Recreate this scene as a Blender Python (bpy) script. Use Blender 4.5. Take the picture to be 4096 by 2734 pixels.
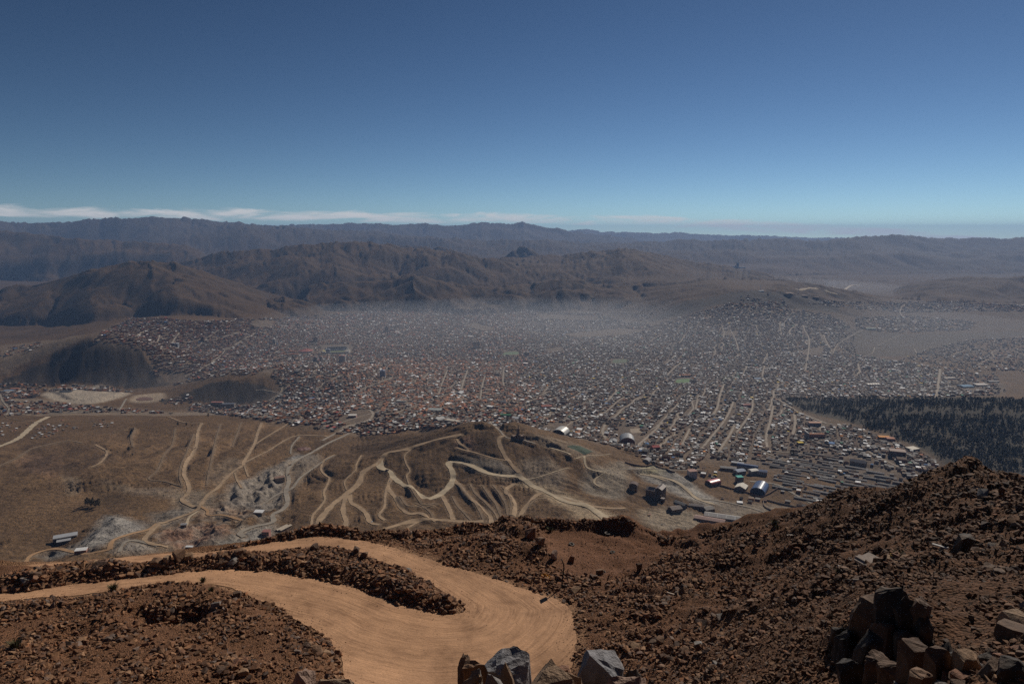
import bpy, bmesh, math, random
import numpy as np
from mathutils import Vector, Matrix

for o in list(bpy.data.objects):
    bpy.data.objects.remove(o)
scene = bpy.context.scene
COL = scene.collection
R = math.radians
rng = np.random.default_rng(11)
random.seed(11)

# ------------------------------------------------------------------ camera
CAMZ = 800.0
FPX, CX, CY = 2731.0, 2048.0, 1367.0          # focal length and centre in photo pixels (4096 wide)
PITCH = math.atan((CY - 925.0) / FPX)
cam_d = bpy.data.cameras.new('camera')
cam_d.sensor_width = 36.0
cam_d.lens = 36.0 * FPX / 4096.0
cam_d.clip_start = 0.2
cam_d.clip_end = 400000.0
cam = bpy.data.objects.new('camera', cam_d)
cam.location = (0, 0, CAMZ)
cam.rotation_euler = (math.pi / 2 - PITCH, 0, 0)
COL.objects.link(cam)
scene.camera = cam

# ------------------------------------------------------------------ sky, sun, exposure
SUN_AZ, SUN_EL = R(34.0), R(34.0)             # azimuth to the right of +Y
world = bpy.data.worlds.new('World')
scene.world = world
world.use_nodes = True
wt = world.node_tree
wt.nodes.clear()
def wn(t, **kw):
    n = wt.nodes.new(t)
    for k, v in kw.items():
        setattr(n, k, v)
    return n
w_out = wn('ShaderNodeOutputWorld')
w_bg = wn('ShaderNodeBackground')
w_bg.inputs['Strength'].default_value = 0.074
sky = wn('ShaderNodeTexSky')
sky.sky_type = 'NISHITA'
sky.sun_disc = False
sky.sun_elevation = SUN_EL
sky.sun_rotation = SUN_AZ
sky.altitude = 4600.0
sky.air_density = 1.0
sky.dust_density = 0.75
sky.ozone_density = 1.2
# thin streaks of cloud low over the horizon, all the way round
tc = wn('ShaderNodeTexCoord')
sep = wn('ShaderNodeSeparateXYZ')
wt.links.new(tc.outputs['Generated'], sep.inputs[0])
def wmath(op, a, b=None, c=None):
    n = wn('ShaderNodeMath', operation=op)
    for i, v in enumerate((a, b, c)):
        if v is None:
            continue
        if isinstance(v, (int, float)):
            n.inputs[i].default_value = v
        else:
            wt.links.new(v, n.inputs[i])
    return n.outputs[0]
at = wmath('ARCTAN2', sep.outputs['X'], sep.outputs['Y'])
el = wmath('ARCSINE', sep.outputs['Z'])
comb = wn('ShaderNodeCombineXYZ')
wt.links.new(wmath('MULTIPLY', at, 11.0), comb.inputs[0])
wt.links.new(wmath('MULTIPLY', el, 75.0), comb.inputs[1])
nz = wn('ShaderNodeTexNoise')
nz.inputs['Scale'].default_value = 1.0
nz.inputs['Detail'].default_value = 7.0
nz.inputs['Roughness'].default_value = 0.62
nz.inputs['Distortion'].default_value = 0.5
wt.links.new(comb.outputs[0], nz.inputs['Vector'])
# band centre sinks slowly towards the right, as the cloud bank does
atp = wmath('MAXIMUM', at, 0.0)
cen = wmath('ADD', wmath('ADD', wmath('MULTIPLY', at, -0.009), 0.0185), wmath('MULTIPLY', wmath('MULTIPLY', atp, atp), -0.075))
dist = wmath('ABSOLUTE', wmath('SUBTRACT', el, cen))
band = wn('ShaderNodeMapRange')
band.interpolation_type = 'SMOOTHSTEP'
band.inputs['From Min'].default_value = 0.0190
band.inputs['From Max'].default_value = 0.003
wt.links.new(dist, band.inputs['Value'])
cl = wn('ShaderNodeMapRange')
cl.interpolation_type = 'SMOOTHSTEP'
cl.inputs['From Min'].default_value = 0.34
cl.inputs['From Max'].default_value = 0.62
wt.links.new(wmath('ADD', nz.outputs['Fac'], wmath('MULTIPLY', wmath('SUBTRACT', band.outputs[0], 1.0), 0.6)), cl.inputs['Value'])
cmask = wmath('MULTIPLY', cl.outputs[0], 0.85)
mixc = wn('ShaderNodeMixRGB')
mixc.inputs['Color2'].default_value = (12.0, 11.6, 11.4, 1)
wt.links.new(cmask, mixc.inputs['Fac'])
# from this height the horizon lies about a degree below eye level; the clear high air deepens the blue
dip = wn('ShaderNodeVectorMath', operation='ADD')
dip.inputs[1].default_value = (0, 0, 0.018)
wt.links.new(tc.outputs['Generated'], dip.inputs[0])
wt.links.new(dip.outputs[0], sky.inputs['Vector'])
sc1 = wn('ShaderNodeVectorMath', operation='SCALE'); sc1.inputs['Scale'].default_value = 1 / 6.0
gam = wn('ShaderNodeGamma'); gam.inputs['Gamma'].default_value = 1.5
sc2 = wn('ShaderNodeVectorMath', operation='SCALE'); sc2.inputs['Scale'].default_value = 6.0
wt.links.new(sky.outputs[0], sc1.inputs[0]); wt.links.new(sc1.outputs[0], gam.inputs[0]); wt.links.new(gam.outputs[0], sc2.inputs[0])
wb = wn('ShaderNodeVectorMath', operation='MULTIPLY'); wb.inputs[1].default_value = (0.93, 0.92, 0.80)
wt.links.new(sc2.outputs[0], wb.inputs[0])
wt.links.new(wb.outputs[0], mixc.inputs['Color1'])
wt.links.new(mixc.outputs[0], w_bg.inputs['Color'])
wt.links.new(w_bg.outputs[0], w_out.inputs['Surface'])

sun_d = bpy.data.lights.new('sun', 'SUN')
sun_d.energy = 5.0
sun_d.angle = R(0.53)
sun_d.color = (1.0, 0.91, 0.79)
sun = bpy.data.objects.new('sun', sun_d)
SUNV = Vector((math.sin(SUN_AZ) * math.cos(SUN_EL), math.cos(SUN_AZ) * math.cos(SUN_EL), math.sin(SUN_EL)))
sun.rotation_euler = SUNV.to_track_quat('Z', 'Y').to_euler()
sun.location = (300, 300, CAMZ + 400)
COL.objects.link(sun)

vs = scene.view_settings
vs.view_transform = 'Standard'
vs.look = 'None'
vs.gamma = 1.0
vs.use_curve_mapping = False
vs.exposure = -0.35
scene.cycles.use_denoising = False
scene.cycles.max_bounces = 4
scene.cycles.diffuse_bounces = 2
scene.cycles.glossy_bounces = 2
scene.cycles.volume_bounces = 0
scene.cycles.transparent_max_bounces = 6

# ------------------------------------------------------------------ numeric helpers
def ray(px, py):
    """plan azimuth (right of +Y) and drop per metre of plan distance, for a photo pixel"""
    xr = (np.asarray(px, float) - CX) / FPX
    yu = -(np.asarray(py, float) - CY) / FPX
    Yc = math.cos(PITCH) + yu * math.sin(PITCH)
    Zc = -math.sin(PITCH) + yu * math.cos(PITCH)
    return np.arctan2(xr, Yc), -Zc / np.hypot(xr, Yc)

def cpt(px, py, Y):
    """world point seen at a photo pixel at forward distance Y"""
    a, s = ray(px, py)
    d = Y / np.cos(a)
    return d * np.sin(a), Y, CAMZ - s * d

def project(x, y, z):
    c, s = math.cos(PITCH), math.sin(PITCH)
    zz = np.asarray(z) - CAMZ
    dep = y * c - zz * s
    up = y * s + zz * c
    return CX + FPX * x / dep, CY - FPX * up / dep

def _hash(ix, iy, seed):
    h = (ix.astype(np.int64) * 374761393 + iy.astype(np.int64) * 668265263 + seed * 1442695041) & 0xFFFFFFFF
    h = ((h ^ (h >> 13)) * 1274126177) & 0xFFFFFFFF
    h = ((h ^ (h >> 15)) * 2246822519) & 0xFFFFFFFF
    return (h ^ (h >> 16)) & 0xFFFFFFFF

def perlin(x, y, seed=0):
    xi, yi = np.floor(x), np.floor(y)
    xf, yf = x - xi, y - yi
    u = xf * xf * xf * (xf * (xf * 6 - 15) + 10)
    v = yf * yf * yf * (yf * (yf * 6 - 15) + 10)
    def g(dx, dy):
        a = _hash(xi + dx, yi + dy, seed) * (2 * math.pi / 4294967296.0)
        return np.cos(a) * (xf - dx) + np.sin(a) * (yf - dy)
    n0 = g(0, 0) * (1 - u) + g(1, 0) * u
    n1 = g(0, 1) * (1 - u) + g(1, 1) * u
    return (n0 * (1 - v) + n1 * v) * 1.5

def fbm(x, y, octv=4, seed=0, gain=0.5):
    s, a, t = 0.0, 1.0, 0.0
    for i in range(octv):
        s = s + a * perlin(x, y, seed + i * 17)
        t += a
        a *= gain
        x, y = x * 1.97 + 13.1, y * 2.03 - 7.7
    return s / t

def ridged(x, y, octv=4, seed=0):
    s, a, t = 0.0, 1.0, 0.0
    for i in range(octv):
        n = 1 - np.abs(perlin(x, y, seed + i * 29))
        s = s + a * n * n
        t += a
        a *= 0.5
        x, y = x * 2.01 + 3.3, y * 1.97 + 9.1
    return s / t

def gully(x, y, dx, dy, seed):
    """waves running down the slope direction (dx,dy unit): value and derivative along the side direction"""
    sx, sy = -dy * 2 * math.pi, dx * 2 * math.pi
    ix, iy = np.floor(x), np.floor(y)
    fx, fy = x - ix, y - iy
    c = np.zeros_like(x); sn = np.zeros_like(x); w = np.zeros_like(x)
    for i in (-1, 0, 1, 2):
        for j in (-1, 0, 1, 2):
            h = _hash(ix + i, iy + j, seed)
            hx = (h & 0xFFFF) / 65536.0 - 0.5
            hy = (h >> 16) / 65536.0 - 0.5
            qx, qy = fx - i - hx * 0.8, fy - j - hy * 0.8
            ww = np.exp(-(qx * qx + qy * qy) * 2.0)
            m = qx * sx + qy * sy
            c += np.cos(m) * ww; sn += np.sin(m) * ww; w += ww
    c /= w; sn /= w
    return c, -sn * sx, -sn * sy

def smooth(a, b, x):
    t = np.clip((x - a) / (b - a), 0, 1)
    return t * t * (3 - 2 * t)

class TPS:
    def __init__(self, p, v, reg=1e-4):
        self.p = np.asarray(p, float)
        n = len(self.p)
        K = self._k(self.p) + np.eye(n) * reg
        P = np.c_[np.ones(n), self.p]
        A = np.zeros((n + 3, n + 3))
        A[:n, :n] = K; A[:n, n:] = P; A[n:, :n] = P.T
        self.w = np.linalg.solve(A, np.r_[np.asarray(v, float), 0, 0, 0])
    def _k(self, q):
        r2 = np.maximum((q * q).sum(-1)[:, None] + (self.p * self.p).sum(-1)[None] - 2 * q @ self.p.T, 0)
        return 0.5 * r2 * np.log(r2 + 1e-12)
    def __call__(self, q):
        out = np.empty(len(q))
        for s in range(0, len(q), 100000):
            b = q[s:s + 100000]
            out[s:s + 100000] = self._k(b) @ self.w[:-3] + self.w[-3] + b @ self.w[-2:]
        return out

def tps_grid(tps, d, a, step=4):
    """evaluate a TPS over (azimuth, log distance) on a thinned grid, then fill in"""
    ri_ = np.unique(np.r_[np.arange(0, len(d), step), len(d) - 1]); ci_ = np.unique(np.r_[np.arange(0, len(a), step), len(a) - 1])
    A, D = np.meshgrid(a[ci_], np.log(d[ri_]))
    z = tps(np.c_[A.ravel(), D.ravel()]).reshape(len(ri_), len(ci_))
    z = np.stack([np.interp(np.log(d), np.log(d[ri_]), z[:, j]) for j in range(len(ci_))], 1)
    return np.stack([np.interp(a, a[ci_], z[i]) for i in range(len(d))], 0)

def in_poly(x, y, poly):
    poly = np.asarray(poly, float)
    ins = np.zeros(np.shape(x), bool)
    j = len(poly) - 1
    for i in range(len(poly)):
        xi, yi = poly[i]; xj, yj = poly[j]
        if yi != yj:
            ins ^= ((yi > y) != (yj > y)) & (x < (xj - xi) * (y - yi) / (yj - yi) + xi)
        j = i
    return ins

def poly_dist(x, y, pts, r):
    """distance to a polyline (only exact within r) and index parameter of the nearest place"""
    best = np.full(x.shape, 1e9); par = np.zeros(x.shape)
    for i in range(len(pts) - 1):
        ax, ay = pts[i][:2]; bx, by = pts[i + 1][:2]
        m = (x > min(ax, bx) - r) & (x < max(ax, bx) + r) & (y > min(ay, by) - r) & (y < max(ay, by) + r)
        k = np.nonzero(m)
        if not len(k[0]):
            continue
        X, Y = x[k], y[k]
        L = (bx - ax) ** 2 + (by - ay) ** 2 + 1e-9
        t = np.clip(((X - ax) * (bx - ax) + (Y - ay) * (by - ay)) / L, 0, 1)
        d = np.hypot(X - ax - t * (bx - ax), Y - ay - t * (by - ay))
        cur = best[k]
        up = d < cur
        cur[up] = d[up]; best[k] = cur
        pp = par[k]; pp[up] = i + t[up]; par[k] = pp
    return best, par

def resample(pts, step):
    pts = np.asarray(pts, float)
    # Catmull-Rom first so that traced corners come out round
    out = []
    n = len(pts)
    for i in range(n - 1):
        p0, p1, p2, p3 = pts[max(i - 1, 0)], pts[i], pts[i + 1], pts[min(i + 2, n - 1)]
        for t in np.linspace(0, 1, 12, endpoint=False):
            out.append(0.5 * ((2 * p1) + (-p0 + p2) * t + (2 * p0 - 5 * p1 + 4 * p2 - p3) * t * t + (-p0 + 3 * p1 - 3 * p2 + p3) * t ** 3))
    out.append(pts[-1])
    out = np.array(out)
    s = np.r_[0, np.cumsum(np.hypot(*(np.diff(out[:, :2], axis=0).T)))]
    m = max(2, int(s[-1] / step) + 1)
    q = np.linspace(0, s[-1], m)
    return np.stack([np.interp(q, s, out[:, k]) for k in range(out.shape[1])], 1)

# ------------------------------------------------------------------ scene helpers
def tag(o, label=None, cat=None, group=None, kind=None):
    if label: o['label'] = label
    if cat: o['category'] = cat
    if group: o['group'] = group
    if kind: o['kind'] = kind
    return o

def link(name, data, parent=None, mat=None):
    o = bpy.data.objects.new(name, data)
    COL.objects.link(o)
    if parent is not None:
        o.parent = parent
    if mat is not None and data is not None:
        data.materials.append(mat)
    return o

def empty(name, loc, rz=0.0):
    o = bpy.data.objects.new(name, None)
    o.empty_display_size = 0.1
    o.location = loc
    o.rotation_euler = (0, 0, rz)
    COL.objects.link(o)
    return o

def np_mesh(name, verts, faces, smooth_shade=False, color=None, color_name='tint', domain='POINT'):
    me = bpy.data.meshes.new(name)
    verts = np.ascontiguousarray(verts, np.float32)
    faces = np.ascontiguousarray(faces, np.int32)
    n, k = faces.shape
    me.vertices.add(len(verts))
    me.vertices.foreach_set('co', verts.ravel())
    me.loops.add(n * k)
    me.loops.foreach_set('vertex_index', faces.ravel())
    me.polygons.add(n)
    me.polygons.foreach_set('loop_start', np.arange(0, n * k, k, dtype=np.int32))
    me.polygons.foreach_set('loop_total', np.full(n, k, np.int32))
    me.polygons.foreach_set('use_smooth', np.full(n, bool(smooth_shade)))
    me.update(calc_edges=True)
    if color is not None:
        at_ = me.attributes.new(color_name, 'FLOAT_COLOR', domain)
        c = np.ones((len(color), 4), np.float32)
        c[:, :3] = color
        at_.data.foreach_set('color', c.ravel())
    return me

def grid_faces(nr, nc):
    i = np.arange(nr * nc).reshape(nr, nc)
    return np.stack([i[:-1, :-1].ravel(), i[:-1, 1:].ravel(), i[1:, 1:].ravel(), i[1:, :-1].ravel()], 1)

class NT:
    """tiny node-tree builder for a Principled material"""
    def __init__(self, name, rough=0.9, spec=0.3, metal=0.0):
        self.m = bpy.data.materials.new(name)
        self.m.use_nodes = True
        self.t = self.m.node_tree
        self.b = self.t.nodes['Principled BSDF']
        self.b.inputs['Roughness'].default_value = rough
        self.b.inputs['Specular IOR Level'].default_value = spec
        self.b.inputs['Metallic'].default_value = metal
    def n(self, typ, **kw):
        nd = self.t.nodes.new(typ)
        for k, v in kw.items():
            setattr(nd, k, v)
        return nd
    def link(self, a, b):
        self.t.links.new(a, b)
    def coord(self, kind='Object'):
        return self.n('ShaderNodeTexCoord').outputs[kind]
    def mapped(self, src, scale):
        mp = self.n('ShaderNodeMapping')
        mp.inputs['Scale'].default_value = scale
        self.link(src, mp.inputs['Vector'])
        return mp.outputs[0]
    def noise(self, vec, scale, detail=4, rough=0.55, dist=0.0):
        nd = self.n('ShaderNodeTexNoise')
        nd.inputs['Scale'].default_value = scale
        nd.inputs['Detail'].default_value = detail
        nd.inputs['Roughness'].default_value = rough
        nd.inputs['Distortion'].default_value = dist
        self.link(vec, nd.inputs['Vector'])
        return nd.outputs['Fac']
    def ramp(self, fac, stops):
        nd = self.n('ShaderNodeValToRGB')
        el_ = nd.color_ramp.elements
        while len(el_) < len(stops):
            el_.new(0.5)
        for e, (p, c) in zip(el_, stops):
            e.position = p
            e.color = (*c, 1) if len(c) == 3 else c
        self.link(fac, nd.inputs['Fac'])
        return nd.outputs['Color']
    def rng(self, v, a, b, c, d):
        nd = self.n('ShaderNodeMapRange')
        for k, x in zip(('From Min', 'From Max', 'To Min', 'To Max'), (a, b, c, d)):
            nd.inputs[k].default_value = x
        self.link(v, nd.inputs['Value'])
        return nd.outputs[0]
    def mix(self, fac, a, b, typ='MIX'):
        nd = self.n('ShaderNodeMixRGB', blend_type=typ)
        for sock, v in zip(nd.inputs, (fac, a, b)):
            if isinstance(v, (int, float)):
                sock.default_value = v
            elif isinstance(v, tuple):
                sock.default_value = (*v, 1)
            else:
                self.link(v, sock)
        return nd.outputs[0]
    def math(self, op, a, b=0.0):
        nd = self.n('ShaderNodeMath', operation=op)
        for sock, v in zip(nd.inputs, (a, b)):
            if isinstance(v, (int, float)):
                sock.default_value = v
            else:
                self.link(v, sock)
        return nd.outputs[0]
    def attr(self, name):
        nd = self.n('ShaderNodeAttribute')
        nd.attribute_name = name
        return nd.outputs['Color']
    def base(self, c):
        if isinstance(c, tuple):
            self.b.inputs['Base Color'].default_value = (*c, 1)
        else:
            self.link(c, self.b.inputs['Base Color'])
        return self
    def bump(self, h, strength=0.5, dist=1.0):
        nd = self.n('ShaderNodeBump')
        nd.inputs['Strength'].default_value = strength
        nd.inputs['Distance'].default_value = dist
        self.link(h, nd.inputs['Height'])
        self.link(nd.outputs[0], self.b.inputs['Normal'])
        return self

# ------------------------------------------------------------------ the wide terrain: valley, hills, mountains
def logsteps(a, b, step):
    n = int(math.log(b / a) / step)
    return np.exp(np.linspace(math.log(a), math.log(b), n, endpoint=False))
DR = np.concatenate([logsteps(240, 950, 0.022), logsteps(950, 2250, 0.003), logsteps(2250, 6400, 0.0062),
                     logsteps(6400, 13000, 0.0042), logsteps(13000, 42000, 0.0082), [42000.0]])
AZ = np.concatenate([np.linspace(R(-52), R(-38.5), 45, endpoint=False), np.linspace(R(-38.5), R(38.5), 740, endpoint=False),
                     np.linspace(R(38.5), R(52), 46)])
NR, NC = len(DR), len(AZ)
DD, AA = np.meshgrid(DR, AZ, indexing='ij')
TX, TY = DD * np.sin(AA), DD * np.cos(AA)

cps = []
for p in (-900, 0, 800, 1600, 2400, 3200, 4000, 5000):
    for Y, dr in ((235, 150), (450, 295), (700, 420), (900, 500)):
        a = math.atan2(p - CX, FPX)
        cps.append((a, Y / math.cos(a) if Y > 300 else Y, CAMZ - dr))
MID = [(-500, 2230, 1120), (0, 2230, 1120), (500, 2200, 1120), (1000, 2180, 1130), (1500, 2090, 1250), (1700, 2090, 1260), (2000, 2080, 1290),
 (2400, 2080, 1350), (2700, 2110, 1400), (2900, 2090, 1450), (3300, 2050, 1560), (3800, 2000, 1620),
 (-400, 1950, 1500), (0, 1950, 1500), (300, 1950, 1480), (700, 1950, 1500), (1000, 1950, 1520), (1200, 1950, 1525), (1400, 1950, 1470), (1700, 1950, 1490),
 (2000, 1950, 1470), (2300, 1950, 1520), (2600, 1950, 1620), (2900, 1950, 1700), (3200, 1950, 1700),
 (0, 1850, 1750), (400, 1850, 1750), (800, 1850, 1760), (1100, 1850, 1750), (1280, 1850, 1800), (1500, 1850, 1640), (1800, 1850, 1610),
 (2100, 1850, 1600), (2400, 1850, 1700), (2600, 1850, 1850), (2900, 1850, 1930), (3300, 1850, 1930), (3600, 1850, 1880), (4000, 1850, 1850), (4500, 1850, 1800),
 (-400, 1750, 2080), (0, 1750, 2090), (400, 1750, 2070), (800, 1750, 2110), (1200, 1750, 2150), (1400, 1750, 2200), (1650, 1770, 1850), (1750, 1740, 1800), (1880, 1735, 1735),
 (2070, 1752, 1700), (2200, 1790, 1670), (2350, 1830, 1680), (1700, 1690, 2380), (2070, 1690, 2400), (2400, 1750, 2250), (2700, 1750, 2250), (3000, 1750, 2250), (3300, 1750, 2230),
 (3600, 1750, 2150), (4000, 1750, 2120), (4500, 1750, 2100),
 (0, 1650, 2650), (400, 1670, 2480), (800, 1660, 2500), (1200, 1670, 2500), (1500, 1650, 2600), (2000, 1640, 2640), (2600, 1650, 2650),
 (3000, 1650, 2650), (3400, 1650, 2600), (3700, 1640, 2400), (4050, 1640, 2330), (4500, 1640, 2300),
 (-400, 1560, 3250), (0, 1560, 3250), (300, 1565, 3230), (600, 1585, 3120), (1300, 1560, 3150), (1800, 1560, 3150), (2400, 1560, 3150), (3000, 1560, 3150),
 (3500, 1560, 3150), (4050, 1590, 2900), (4500, 1590, 2900),
 (358, 1363, 3680), (179, 1449, 3560), (20, 1515, 3440), (477, 1383, 3700), (560, 1395, 3720), (477, 1547, 3470), (238, 1534, 3460), (620, 1500, 3600),
 (417, 1330, 4200), (550, 1275, 4900), (700, 1288, 4900), (900, 1290, 5000), (700, 1400, 4200), (900, 1350, 4600), (800, 1480, 3700), (1100, 1300, 5300),
 (930, 1522, 3220), (1050, 1540, 3210), (740, 1575, 3150), (930, 1614, 3090), (1090, 1604, 3080), (930, 1480, 3650),
 (1500, 1450, 4050), (2000, 1450, 4050), (2500, 1450, 4000), (3000, 1450, 3950), (3500, 1450, 4000), (4050, 1450, 4000), (4500, 1450, 4000), (1150, 1450, 3980),
 (1500, 1350, 5050), (2000, 1350, 5050), (2500, 1350, 5000), (3000, 1350, 4650), (3500, 1350, 4900), (4050, 1350, 4900),
 (1500, 1270, 6100), (2000, 1270, 6200), (2300, 1270, 6200), (2600, 1270, 5900),
 (2700, 1225, 5900), (2850, 1187, 6100), (3000, 1162, 6200), (3120, 1167, 6200), (3300, 1215, 6100), (3350, 1250, 5700), (3000, 1250, 5400), (2900, 1120, 7600), (3150, 1130, 7600),
 (3600, 1250, 6200), (4050, 1250, 6100), (4500, 1250, 6100), (3400, 1180, 8000), (3700, 1180, 8000), (4100, 1185, 8000),
 (50, 1420, 4100), (200, 1345, 4700), (50, 1350, 4800), (100, 1330, 5200), (-400, 1400, 4300), (-400, 1330, 5200)]
for p, q, Y in MID:
    x, y, z = cpt(p, q, Y)
    cps.append((math.atan2(x, y), math.hypot(x, y), z))
for a in np.linspace(-0.9, 0.9, 9):
    for d, dr in ((10000, 750), (14000, 735), (20000, 730), (30000, 850), (45000, 1100)):
        cps.append((a, d, CAMZ - dr))
    if a < 0.1:
        cps.append((a, 7400, CAMZ - 745))
cps = np.array(cps)
base = TPS(np.c_[cps[:, 0], np.log(cps[:, 1])], cps[:, 2], 2e-4)
TZ = tps_grid(base, DR, AZ)

# ridges: skyline traced in photo pixels, a forward distance, front and back reach (m), steepness power
RIDGES = [
 ([(-700, 1190), (0, 1172), (90, 1160), (200, 1140), (350, 1092), (520, 1058), (600, 1046), (700, 1062), (760, 1085), (900, 1130), (1050, 1190), (1150, 1240), (1300, 1290)],
  6600, 1350, 2500, 0.62),
 ([(560, 1300), (656, 1257), (775, 1239), (954, 1214), (1132, 1204), (1230, 1225), (1290, 1250), (1340, 1290)], 6350, 520, 900, 0.7),
 ([(1150, 1260), (1230, 1165), (1300, 1142), (1377, 1134), (1480, 1130), (1568, 1123), (1652, 1101), (1735, 1122), (1850, 1146), (1956, 1152), (2134, 1141), (2254, 1122), (2343, 1138),
   (2432, 1146), (2552, 1163), (2611, 1190), (2680, 1230)], 7300, 800, 1300, 0.75),
 ([(500, 1150), (620, 1098), (700, 1066), (790, 1040), (850, 1022), (950, 1006), (1100, 1001), (1180, 988), (1250, 982), (1340, 972), (1450, 974), (1560, 982), (1600, 998), (1700, 1000), (1790, 1006), (1850, 1018),
   (1900, 1030), (1980, 1040), (2060, 1062), (2200, 1105), (2400, 1140)], 9300, 1900, 2200, 0.72),
 ([(1500, 1120), (1750, 1072), (1900, 1046), (2000, 1038), (2150, 1030), (2250, 1030), (2330, 1016), (2380, 1012), (2440, 1011), (2490, 1001), (2520, 1006), (2600, 1022), (2700, 1042), (2800, 1056), (2900, 1072),
   (3000, 1087), (3100, 1106), (3250, 1124), (3350, 1150)], 9800, 2500, 2200, 0.8),
 ([(2015, 1040), (2040, 1016), (2075, 998), (2092, 990), (2110, 995), (2140, 1012), (2180, 1032)], 11500, 600, 700, 0.9),
 ([(1400, 1010), (1560, 990), (1640, 986), (1760, 994), (1850, 1012), (1920, 1034)], 11800, 900, 1500, 0.9),
 ([(-700, 935), (-200, 925), (0, 930), (150, 943), (200, 951), (280, 956), (450, 966), (560, 971), (650, 976), (740, 987), (800, 1010), (850, 1045), (950, 1100)], 11800, 1700, 3200, 0.75),
 ([(-700, 880), (0, 886), (60, 892), (200, 894), (340, 882), (420, 881), (520, 876), (560, 873), (590, 870), (640, 872), (700, 871), (800, 878), (900, 883), (1000, 894), (1100, 905), (1200, 916),
   (1350, 926), (1500, 931), (1650, 945)], 17500, 6000, 6500, 1.2),
 ([(900, 925), (1100, 907), (1200, 898), (1400, 893), (1500, 897), (1600, 901), (1700, 898), (1800, 903), (1850, 906), (1900, 893), (1925, 889), (1960, 892), (2000, 894), (2050, 896), (2075, 889), (2091, 883), (2108, 890), (2150, 899),
   (2200, 909), (2260, 924), (2400, 940), (2550, 955)], 23000, 5500, 6500, 1.1),
 ([(2150, 930), (2280, 921), (2340, 919), (2400, 926), (2550, 929), (2640, 932), (2720, 930), (2800, 936), (2900, 942), (2980, 938), (3050, 944), (3200, 948), (3400, 950)], 31000, 6500, 6500, 1.1),
 ([(1900, 1010), (2150, 985), (2400, 968), (2500, 966), (2620, 962), (2720, 957), (2850, 962), (3000, 957), (3080, 947), (3150, 952), (3300, 956), (3420, 949), (3500, 941), (3620, 945), (3700, 950), (3780, 952), (3850, 956), (3920, 952),
   (4000, 956), (4060, 953), (4300, 950), (4800, 945)], 17000, 5500, 5000, 1.25),
 ([(2300, 1030), (2600, 1010), (2900, 1004), (3200, 1010), (3500, 1000), (3800, 1012), (4100, 1003), (4800, 1000)], 14800, 2500, 2500, 1.1),
 ([(900, 985), (1250, 955), (1600, 948), (1900, 958), (2200, 962), (2600, 985)], 16300, 3500, 3000, 1.1),
 ([(3400, 1215), (3600, 1165), (3746, 1130), (3874, 1113), (4000, 1109), (4096, 1108), (4400, 1100), (4900, 1100)], 8500, 1700, 2200, 1.1),
]
def smax(a, b, k):
    h = np.clip(0.5 + 0.5 * (a - b) / k, 0, 1)
    return b * (1 - h) + a * h + k * h * (1 - h)
floor_z = TZ.copy()
for ri, (sky_, Yd, fr, bk, pw) in enumerate(RIDGES):
    sk = np.array(sky_, float)
    a_, s_ = ray(sk[:, 0], sk[:, 1])
    x_, y_, z_ = cpt(sk[:, 0], sk[:, 1], Yd)
    zc = np.interp(AA[0], a_, z_, left=-1e4 if a_[0] > -0.72 else z_[0], right=-1e4 if a_[-1] < 0.72 else z_[-1])
    dc = Yd / np.cos(AA[0])
    if Yd > 9000:   # small knolls and notches along the crest
        zc = zc + Yd * 0.0016 * fbm(AA[0] * 46, 0 * AA[0] + ri * 3.7, 4, 900 + ri, 0.6)
    sc = fr * 0.55
    r0, r1 = np.searchsorted(DR, (Yd - fr * 1.5)), np.searchsorted(DR, (Yd + bk + fr * 0.5) * 1.62)
    S = np.s_[r0:r1]
    warp = fbm(TX[S] / sc, TY[S] / sc, 2, 100 + ri * 7) * fr * 0.30
    t = (dc[None] - DD[S]) + warp
    fprof = np.clip(1 - np.clip(t, 0, None) / fr, 0, 1) ** pw
    bprof = np.clip(1 - np.clip(-t, 0, None) / bk, 0, 1) ** 1.1
    prof = np.where(t > 0, fprof, bprof)
    rel = np.maximum(zc[None] - floor_z[S], -200)
    zr = np.where(prof > 0, floor_z[S] + rel * prof, floor_z[S] - 300)
    zr = np.where(zc[None] < -1000, floor_z[S] - 500, zr)
    TZ[S] = np.maximum(TZ[S], smax(TZ[S], zr, fr * 0.012))

# bare rolling relief far out, gullies down every slope
far = smooth(11500, 15000, DD)
TZ += far * (fbm(TX / 3000, TY / 3000, 5, 5) * 70)
def grads(Z):
    gd = np.gradient(Z, axis=0) / np.gradient(DD, axis=0)
    ga = np.gradient(Z, axis=1) / (np.gradient(AA, axis=1) * DD)
    return gd * np.sin(AA) + ga * np.cos(AA), gd * np.cos(AA) - ga * np.sin(AA)
def erode(Z, wave, amp, octv, mask, seed, slope0=0.10):
    gx, gy = grads(Z)
    wv, am = wave, amp
    out = Z.copy()
    r, c = np.nonzero(mask > 0.01)
    X, Y = TX[r, c], TY[r, c]
    Gx, Gy, M = gx[r, c], gy[r, c], mask[r, c]
    acc = np.zeros(len(r))
    for o in range(octv):
        g = np.hypot(Gx, Gy) + 1e-6
        h, ex, ey = gully(X / wv, Y / wv, Gx / g, Gy / g, seed + o)
        f = smooth(slope0 * 0.3, slope0 * 2.2, g) * M
        acc += (2 * np.sqrt(np.clip((1 + h) / 2, 0, 1)) - 1) * am * f
        Gx = Gx + ex * am / wv * f
        Gy = Gy + ey * am / wv * f
        wv *= 0.52
        am *= 0.5
    out[r, c] += acc
    return out
SKYKEEP = 1.0
TZ = erode(TZ, 520, 34, 4, smooth(5600, 6600, DD) * (1 - smooth(12500, 16000, DD)), 41)
TZ = erode(TZ, 1100, 46, 4, smooth(12500, 16000, DD), 61, 0.08)
midm = smooth(800, 1000, DD) * (1 - smooth(2300, 2700, DD))

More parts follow.
